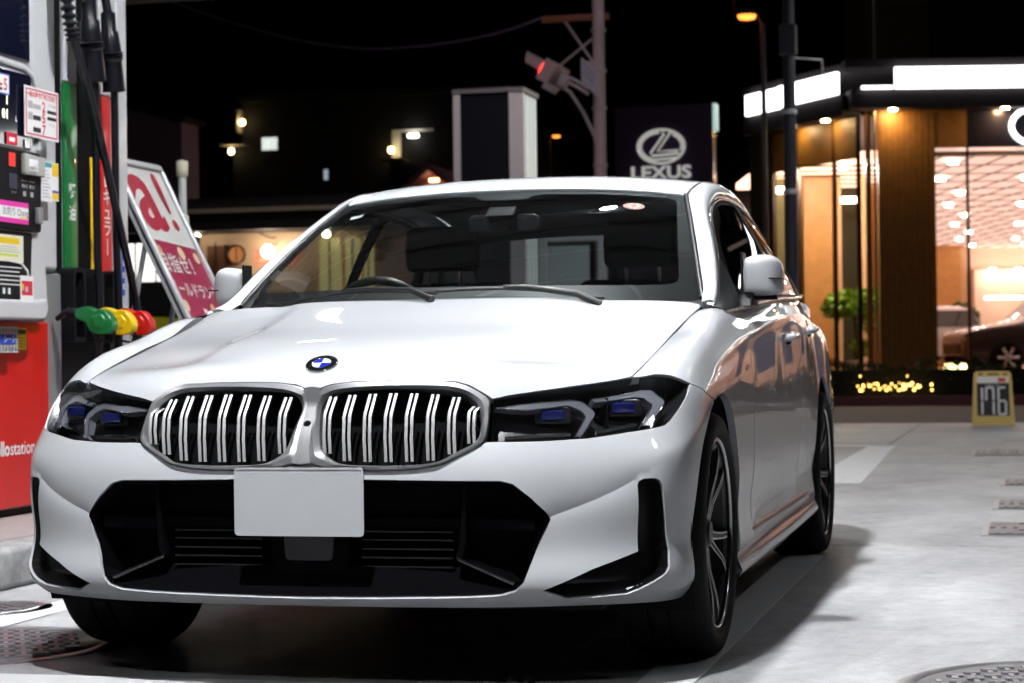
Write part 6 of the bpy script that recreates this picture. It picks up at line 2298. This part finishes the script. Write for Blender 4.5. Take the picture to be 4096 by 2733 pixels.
slab(RP, .22, .75, 5.2, 5.3, 4.15, 4.28).obj('strip_light', M_BARL, sh)
for k in range(8):
    c = RP(.55 + k * .8, -.33, 5.545) if k < 1 else RP(.55 + k * 2.2, -.33, 5.545)
    MB().lathe([(.07, .02), (.07, 0), (.05, -.004), (0, -.006)], 14, 'z', c).obj('added_soffit_lamp', mat('added soffit lamp', (1, 1, 1), emit=(1.0, .66, .32), strength=330.0), sh)  # lamps added under the eave to wash the wood screen with light
for a_ in (.9, 2.2):
    MB().lathe([(.07, .02), (.07, 0), (.05, -.004), (0, -.006)], 14, 'z', LP(a_, -.28, 5.465)).obj('added_soffit_lamp', MATS['added soffit lamp'], sh)
# ceiling bars and downlights
for k in range(18):
    slab(RP, 1.42, 25.8, .9 + k * 2.05, .96 + k * 2.05, 4.74, 4.76).obj('ceiling_bar', M_MULL, sh)
for k in range(36):
    slab(RP, 1.75 + k * .66, 1.775 + k * .66, .2, 37.3, 4.735, 4.76).obj('ceiling_bar', M_MULL, sh)
for k in range(5):
    slab(RP, -1.2 + .3 * (k > 2), 1.36, 1.6 + k * 1.1, 1.64 + k * 1.1, 4.62, 4.66).obj('ceiling_bar', M_MULL, sh)
for i in range(9):
    for j in range(9):
        c = RP(2.2 + i * 1.95 + (.6 if j % 2 else 0), 1.9 + j * 4.1, 4.69)
        MB().lathe([(.10, .03), (.10, 0), (.08, -.005), (0, -.01)], 12, 'z', c).obj('downlight', M_SPOT, sh)
# inside: wood pier, lit wall niche, wall-wash spots
slab(RP, 8.75, 9.75, 35.4, 36.4, FZ, 4.76).obj('wood_pier', M_WOODO, sh)
slab(RP, 9.76, 9.95, 35.5, 36.2, FZ, 4.76).obj('pier_edge', MATS['pale wood'], sh)
slab(RP, 10.55, 25.5, 36.8, 37.3, FZ, 3.9).obj('niche_wall', mat('niche wall', (.75, .58, .46), rough=.6), sh)
for k in range(9):
    c = RP(11.15 + k * .98, 36.35, 3.75)
    MB().lathe([(.10, .16), (.10, 0), (.07, .01), (0, .01)], 12, 'z', c).obj('wall_spot', M_SPOT, sh)
slab(RP, 10.75, 12.15, 35.9, 36.0, 2.75, 2.85).obj('bar_light', M_BARL, sh)
# glowing oval emblem over the glass
em = [RP(3.42 + .50 * math.cos(a), -.10, 5.22 + .36 * math.sin(a)) for a in np.linspace(0, 2 * math.pi, 49)]
MB().tube(em, .055, 8, caps=False).obj('emblem_ring', mat('emblem glow', (.9, .95, .95), emit=(.86, 1.0, .98), strength=2.2), sh)
MB().tube([RP(3.62, -.10, 5.50), RP(3.36, -.10, 5.12), RP(3.80, -.10, 5.12)], .045, 8).obj('emblem_stroke', MATS['emblem glow'], sh)

# vehicles on show
M_SUVP = mat('dark brown paint', (.05, .035, .036), rough=.2, coat=1.0)
M_CARW = mat('white paint plain', (.62, .60, .58), rough=.3, coat=.8)
M_DGL = mat('dark car glass', (.012, .012, .014), rough=.04, coat=1.0)
p = RP(4.75, 3.6, FZ)
vehicle('showroom_suv', 'dark brown sport utility car on show behind the glass', p, math.atan2(D_.y, D_.x) + .12, M_SUVP, 4.7, 1.86, 1.68, 'suv', M_DGL)
p = RP(3.35, 9.2, FZ)
vehicle('small_car', 'small white car seen from behind in the showroom', p, math.atan2(-N_.y, -N_.x) + .05, M_CARW, 3.4, 1.48, 1.62, 'kei', M_DGL)


# ------------------------------------------------------------------ planting
def leaf_cloud(mb, R, centre, rad, n, size, flat=1.0):
    for _ in range(n):
        while True:
            q_ = Vector((R.uniform(-1, 1), R.uniform(-1, 1), R.uniform(-1, 1)))
            if .25 < q_.length < 1:
                break
        c = Vector(centre) + Vector((q_.x * rad[0], q_.y * rad[1], q_.z * rad[2]))
        d = Vector((R.uniform(-1, 1), R.uniform(-1, 1), R.uniform(-.6, .9))).normalized()
        e = d.orthogonal().normalized()
        e.rotate(Matrix.Rotation(R.uniform(0, 6.28), 3, d))
        s_ = size * R.uniform(.6, 1.3)
        mb.add([tuple(c - d * s_), tuple(c + e * s_ * .45), tuple(c + d * s_), tuple(c - e * s_ * .45)], [(0, 1, 2, 3)])


M_HEDGE = mat('hedge leaf', (.030, .055, .014), rough=.6, noise=(9.0, .4))
hd = thing('clipped_hedge', 'low dark clipped hedge running in front of the showroom', 'hedge', (0, 27.5, .11))
R1 = random.Random(11)
mb = MB()
for k in range(5200):
    x = R1.uniform(-7.5, 11.0)
    yy = R1.uniform(-.34, .34)
    zt = .50 + .05 * math.sin(x * 3.1) + .04 * math.sin(x * 7.7 + 1)
    zz = R1.uniform(.02, zt) if R1.random() < .55 else zt + R1.uniform(-.06, .05)
    d = Vector((R1.uniform(-1, 1), R1.uniform(-1, 1), R1.uniform(-.5, 1))).normalized()
    e = d.orthogonal().normalized()
    s_ = R1.uniform(.03, .06)
    c = Vector((x, yy + .055 * x, zz))
    mb.add([tuple(c - d * s_), tuple(c + e * s_ * .5), tuple(c + d * s_), tuple(c - e * s_ * .5)], [(0, 1, 2, 3)])
mb.obj('foliage', M_HEDGE, hd)
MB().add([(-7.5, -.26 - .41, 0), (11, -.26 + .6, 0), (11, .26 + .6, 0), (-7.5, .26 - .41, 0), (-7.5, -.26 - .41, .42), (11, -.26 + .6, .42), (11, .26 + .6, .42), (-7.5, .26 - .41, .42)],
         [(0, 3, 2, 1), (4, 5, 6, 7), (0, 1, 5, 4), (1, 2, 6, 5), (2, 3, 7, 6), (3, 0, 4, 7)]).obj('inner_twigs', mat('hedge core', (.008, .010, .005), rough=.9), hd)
sl = thing('fairy_lights', 'string of warm fairy lights glowing in the hedge', 'lights', (-.4, 27.05, .2))
M_FAIRY = mat('fairy bulb', (1, .7, .3), emit=(1.0, .58, .14), strength=7.0)
for k in range(46):
    u = R1.choice([R1.gauss(-.42, .10), R1.gauss(.12, .17), R1.gauss(.30, .10), R1.uniform(-.6, .62)])
    z = abs(R1.gauss(.02, .09))
    c = (u, -.02 + .055 * u + R1.uniform(-.03, .0), z)
    r = R1.uniform(.010, .022)
    MB().lathe([(0, -r), (r * .7, -r * .7), (r, 0), (r * .7, r * .7), (0, r)], 8, 'z', c).obj('bulb', M_FAIRY, sl)
MB().tube([(-.66, -.06, .05), (-.3, -.05, .10), (.1, -.03, .03), (.45, 0, .08), (.66, .02, .02)], .004, 5).obj('light_wire', M_BLACK, sl)
gl_ = thing('ground_lamp', 'small bright lamp glowing on the ground before the showroom glass', 'lamp', (.46, 29.4, .11))
MB().lathe([(.0, .36), (.10, .35), (.12, .30), (.12, .0)], 16).obj('lamp_body', M_BLACK, gl_)
MB().box((-.16, -.135, .37), (.20, .10, .50)).obj('lamp_head', mat('ground lamp glow', (1, .9, .6), emit=(1.0, .78, .34), strength=8.0), gl_, bevel=.04)
pt = thing('potted_tree', 'leafy potted tree lit bright green inside the showroom wing', 'plant', LP(1.72, .85, FZ))
R2 = random.Random(5)
MB().lathe([(0, .34), (.17, .34), (.19, .36), (.15, 0), (0, 0)], 20).obj('pot', mat('plant pot', (.5, .48, .45), rough=.5), pt)
MB().tube([(0, 0, .3), (.03, 0, .9), (-.02, .02, 1.5), (.02, 0, 1.9)], [.035, .03, .024, .012], 8).obj('trunk', mat('plant trunk', (.10, .06, .03), rough=.8), pt)
mb = MB()
for c, rd, n in (((0, 0, 1.55), (.62, .5, .30), 560), ((-.35, 0, 1.40), (.34, .35, .22), 180), ((.3, -.1, 1.15), (.2, .25, .25), 80), ((.12, 0, .62), (.26, .22, .2), 110)):
    leaf_cloud(mb, R2, c, rd, n, .085)
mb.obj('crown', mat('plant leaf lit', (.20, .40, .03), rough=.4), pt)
MB().lathe([(.07, .05), (.07, 0), (.05, -.004), (0, -.006)], 14, 'z', LP(1.6, .55, 4.60)).obj('added_plant_spot', mat('added plant spot', (1, 1, 1), emit=(1.0, .95, .8), strength=2400.0), sh)  # lamp added above the tree to brighten its leaves
pot2 = thing('potted_shrub', 'dark potted shrub behind the showroom pier', 'plant', RP(4.15, 10.0, FZ))
MB().lathe([(0, .5), (.2, .5), (.16, 0), (0, 0)], 18).obj('pot', mat('plant pot', (.5, .48, .45)), pot2)
MB().tube([(0, 0, .4), (0, 0, 1.2)], .025, 6).obj('trunk', MATS['plant trunk'], pot2)
mb = MB()
leaf_cloud(mb, R2, (0, 0, 1.35), (.42, .4, .4), 420, .07)
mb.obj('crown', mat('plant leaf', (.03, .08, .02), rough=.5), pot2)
fl = thing('banner_flag', 'tall blue banner flag on a white pole beside the forecourt', 'flag', (3.35, 22.5, 0))
MB().tube([(0, 0, 0), (0, 0, 2.9)], .014, 8).obj('flag_pole', mat('white rod', (.55, .55, .55)), fl)
MB().box((.02, -.008, .9), (.62, .008, 2.8)).obj('banner_cloth', mat('banner blue', (.03, .10, .42), rough=.6), fl)
MB().lathe([(0, .1), (.2, .08), (.22, 0)], 20).obj('flag_base', M_PGREY, fl)

# ------------------------------------------------------------------ eatery behind the pumps
M_STUCCO = mat('warm stucco', (.58, .40, .26), rough=.8, noise=(6.0, .08))
et = thing('eatery', 'low eatery with warm lit wall, round clock-like window and long dark eaves', 'building', (-9.5, 20.0, 0))
MB().box((-5.5, .2, 0), (2.95, 6, 2.75)).obj('wall', M_STUCCO, et)
MB().box((-6.0, -.55, 2.52), (3.2, .2, 2.80)).obj('eaves', M_ROOFD, et)
MB().box((-6.0, -.62, 2.745), (3.2, -.55, 2.80)).obj('gutter', mat('gutter brass', (.50, .47, .34), rough=.4, metal=.3), et)
MB().prism([(-.62, 2.80), (6.2, 2.80), (6.2, 3.0), (3.0, 3.25)], -6.0, 3.2, 'x').obj('roof', M_ROOFD, et)
rw = MB().lathe([(.125, .0), (.135, -.05), (.115, -.05), (.112, .0)], 32, 'y', (.865, .19, 2.235)).obj('round_window', mat('black metal', (.02, .015, .01), rough=.4), et)
MB().lathe([(0, -.012), (.112, -.012)], 32, 'y', (.865, .19, 2.235)).obj('pane', mat('amber pane', (.30, .10, .03), rough=.3, emit=(1.0, .38, .12), strength=.35), rw)
MB().box((.860, .160, 2.12), (.870, .17, 2.35)).obj('glazing_bar', MATS['black metal'], rw)
M_GLOBE = mat('globe lamp', (1, .9, .8), emit=(1.0, .86, .66), strength=55.0)
for lx, lz, r in ((1.43, 2.25, .085), (.42, 2.475, .035), (-1.1, 2.40, .06), (2.25, 2.46, .05)):
    lo = MB().lathe([(0, -r), (r * .5, -r * .87), (r * .87, -r * .5), (r, 0), (r * .87, r * .5), (r * .5, r * .87), (0, r)], 16, 'z', (lx, -.12, lz)).obj('wall_lamp', M_GLOBE, et)
    MB().tube([(lx, .2, lz + r * 1.2), (lx, -.12, lz + r * 1.3), (lx, -.12, lz + r * .8)], .012, 6).obj('lamp_bracket', MATS['black metal'], lo)
MB().tube([(1.28, -.02, 2.50), (1.45, -.05, 2.43), (1.52, -.05, 2.44)], .010, 6).obj('awning_stay', MATS['black metal'], et)
M_NEON = mat('red neon', (1, .1, .05), emit=(1.0, .10, .06), strength=2.4)
for k, (x0, z0, x1, z1) in enumerate(((1.13, 2.27, 1.36, 2.27), (1.13, 2.20, 1.32, 2.20), (1.14, 2.12, 1.36, 2.12), (1.18, 2.10, 1.18, 2.30), (1.29, 2.08, 1.29, 2.30), (1.36, 2.16, 1.42, 2.24), (1.62, 2.16, 1.78, 2.22), (1.66, 2.08, 1.70, 2.26))):
    MB().tube([(x0, .17, z0), (x1, .17, z1)], .009, 6).obj('neon_stroke', M_NEON, et)
for k, (x0, x1, m_) in enumerate(((.45, .70, mat('brown door', (.16, .06, .025), rough=.5)), (2.05, 2.35, mat('lit yellow pane', (.6, .5, .2), emit=(1.0, .82, .34), strength=.55)), (2.42, 2.62, MATS['lit yellow pane']), (2.68, 2.80, MATS['lit yellow pane']))):
    f_ = MB().box((x0, .14, .4), (x1, .2, 2.42 if k else 2.36)).obj('window' if k else 'door', m_, et)
    MB().box(((x0 + x1) / 2 - .008, .125, .4), ((x0 + x1) / 2 + .008, .14, 2.4)).obj('glazing_bar', MATS['black metal'], f_)
vm = thing('vending_machine', 'brightly lit vending machine standing before the eatery', 'vending machine', (-8.35, 17.0, 0))
MB().box((-.45, -.3, 0), (.42, .3, 2.32)).obj('cabinet', M_PDARK, vm, bevel=.03)
M_VLIT = mat('vending glow', (.9, .9, .85), emit=(1.0, .97, .88), strength=1.5)
for i in range(3):
    for j in range(2):
        MB().box((-.40 + i * .26, -.315, 1.25 + j * .50), (-.17 + i * .26, -.30, 1.70 + j * .50)).obj('lit_window', M_VLIT, vm)
vehicle('yellow_car', 'yellow hatchback parked far behind the pump nozzles', (-6.9, 13.6, 0), math.radians(112), mat('yellow paint', (.55, .50, .02), rough=.25, coat=.8), 3.6, 1.58, 1.62, 'kei', M_DGL, lit=mat('car lamp lit', (1, 1, .9), emit=(1.0, .98, .85), strength=9.0), plate=False)
# white framed stand visible through the rear screen
fs = thing('notice_frame', 'white framed notice stand seen through the car rear screen', 'notice stand', (-1.95, 11.0, 0))
for a, b in (((-.28, -.03, 0), (-.22, .03, 1.84)), ((.22, -.03, 0), (.28, .03, 1.84)), ((-.22, -.03, 1.76), (.22, .03, 1.84))):
    MB().box(a, b).obj('frame_bar', mat('white metal', (.72, .74, .72), rough=.4), fs)
MB().box((-.21, -.008, .7), (.14, .008, 1.72)).obj('notice_sheet', mat('notice sheet', (.60, .66, .64), rough=.5), fs)

# ------------------------------------------------------------------ dark houses beyond
dh = thing('dark_house', 'tall blank house wall dimly lit at its corner behind the pump', 'building', (-17.5, 34.0, 0))
MB().prism([(-3.0, 0), (2.07, 0), (2.07, 5.83), (-3.0, 7.2)], 0, .9, 'y').obj('wall', mat('violet render', (.30, .22, .30), rough=.9, noise=(.8, .15)), dh)
MB().prism([(-3.2, 7.25), (2.2, 5.80), (2.2, 5.92), (-3.2, 7.40)], -.15, 1.0, 'y').obj('roof', M_ROOFD, dh)
ap = thing('apartment_block', 'dark apartment block with a few lit windows and porch lamps', 'building', (-19.5, 55.0, 0))
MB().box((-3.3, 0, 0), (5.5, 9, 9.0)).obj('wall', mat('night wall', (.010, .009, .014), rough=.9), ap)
MB().box((-3.5, -.2, 9.0), (5.7, 9.2, 9.2)).obj('roof', M_ROOFD, ap)
M_WINL = mat('lit window pale', (.8, .9, .85), emit=(.82, .95, .90), strength=.85)
for x0, x1 in ((-2.30, -2.08), (-2.05, -1.80)):
    w_ = MB().box((x0, -.05, 7.46), (x1, 0, 7.86)).obj('window', M_WINL, ap)
    MB().box((x0 - .02, -.08, 7.42), (x1 + .02, -.05, 7.46)).obj('sill', M_NIGHT, w_)
w_ = MB().box((-.24, -.05, 6.46), (-.12, 0, 6.78)).obj('window', mat('dim window', (.4, .5, .55), emit=(.7, .85, 1.0), strength=.4), ap)
M_PORCH = mat('porch lamp', (1, .8, .4), emit=(1.0, .74, .30), strength=20.0)
for lx, lz in ((-2.84, 8.34), (-3.22, 7.44), (2.08, 7.28)):
    MB().lathe([(0, -.10), (.08, -.06), (.08, .06), (0, .10)], 12, 'z', (lx, -.35, lz)).obj('porch_lamp', M_PORCH, ap)
for a, b, m_ in (((-3.05, -.5, 8.0), (-2.95, 0, 8.75), 'porch post'), ((-3.55, -.6, 7.62), (-2.75, 0, 7.68), 'porch post'), ((1.98, -1.2, 6.9), (2.6, -.05, 6.95), 'porch post')):
    MB().box(a, b).obj('porch_frame', mat(m_, (.30, .26, .24), rough=.8), ap)
nich = MB().box((2.02, -.06, 7.86), (3.36, -.02, 7.93)).obj('stair_ceiling', mat('stair white', (.6, .6, .6), rough=.7), ap)
MB().box((2.02, -.06, 6.96), (2.30, -.02, 7.86)).obj('stair_wall', MATS['stair white'], ap)
MB().box((2.62, -.30, 7.66), (2.92, -.18, 7.76)).obj('stair_lamp', mat('stair lamp', (1, 1, .9), emit=(1.0, .95, .78), strength=14.0), ap)
gh = thing('gabled_house', 'small gabled house with an amber lit gable just above the car roof', 'building', (-8.72, 30.0, 0))
MB().prism([(-.62, 0), (.50, 0), (.50, 3.88), (0, 4.18), (-.62, 3.80)], 0, 3, 'y').obj('wall', mat('amber wall', (.45, .22, .12), rough=.8), gh)
MB().prism([(-.75, 3.70), (0.0, 4.30), (.62, 3.80), (.62, 3.70), (0.0, 4.19), (-.75, 3.58)], -.5, 3.2, 'y').obj('roof', mat('purple roof', (.15, .06, .09), rough=.7), gh)
MB().box((-.06, -.22, 4.00), (.10, -.16, 4.05)).obj('gable_lamp', mat('gable lamp', (1, .6, .3), emit=(1.0, .52, .24), strength=14.0), gh)
bh = thing('far_house', 'unlit house roof low on the left skyline', 'building', (-24, 48, 0))
MB().prism([(-5, 0), (1, 0), (1, 4.6), (-2, 6.2), (-5, 4.6)], 0, 6, 'y').obj('wall', M_NIGHT, bh)
# ------------------------------------------------------------------ small things on the windscreen
c_, t_, b_, n_ = sticker('inspection_sticker', .455, 1.155, circ(.036), M_STICKR)
cx_ = [tuple(c_ - n_ * .001 + n_ * .0016 + t_ * x + b_ * y) for x, y in circ(.033)]
MB().add([tuple(Vector(p) + n_ * .0) for p in cx_], [tuple(range(len(cx_)))]).obj('sticker_face', mat('sticker pale', (.70, .62, .55), rough=.6), windscreen)
place_text('sticker_digit', '8', .030, c_ + n_ * .0012, t_, b_, M_STICKR, windscreen, bold=.001)
for k in range(12):
    a = k * math.pi / 6
    q0 = c_ + n_ * .0011 + t_ * (.026 * math.cos(a)) + b_ * (.026 * math.sin(a))
    MB().add([tuple(q0 + t_ * x + b_ * y) for x, y in circ(.0042, 8)], [tuple(range(8))]).obj('sticker_dot', M_STICKR, windscreen)
sticker('toll_sticker', -.505, 1.155, [(-.022, -.018), (.022, -.018), (.022, .018), (-.022, .018)], M_STICK)
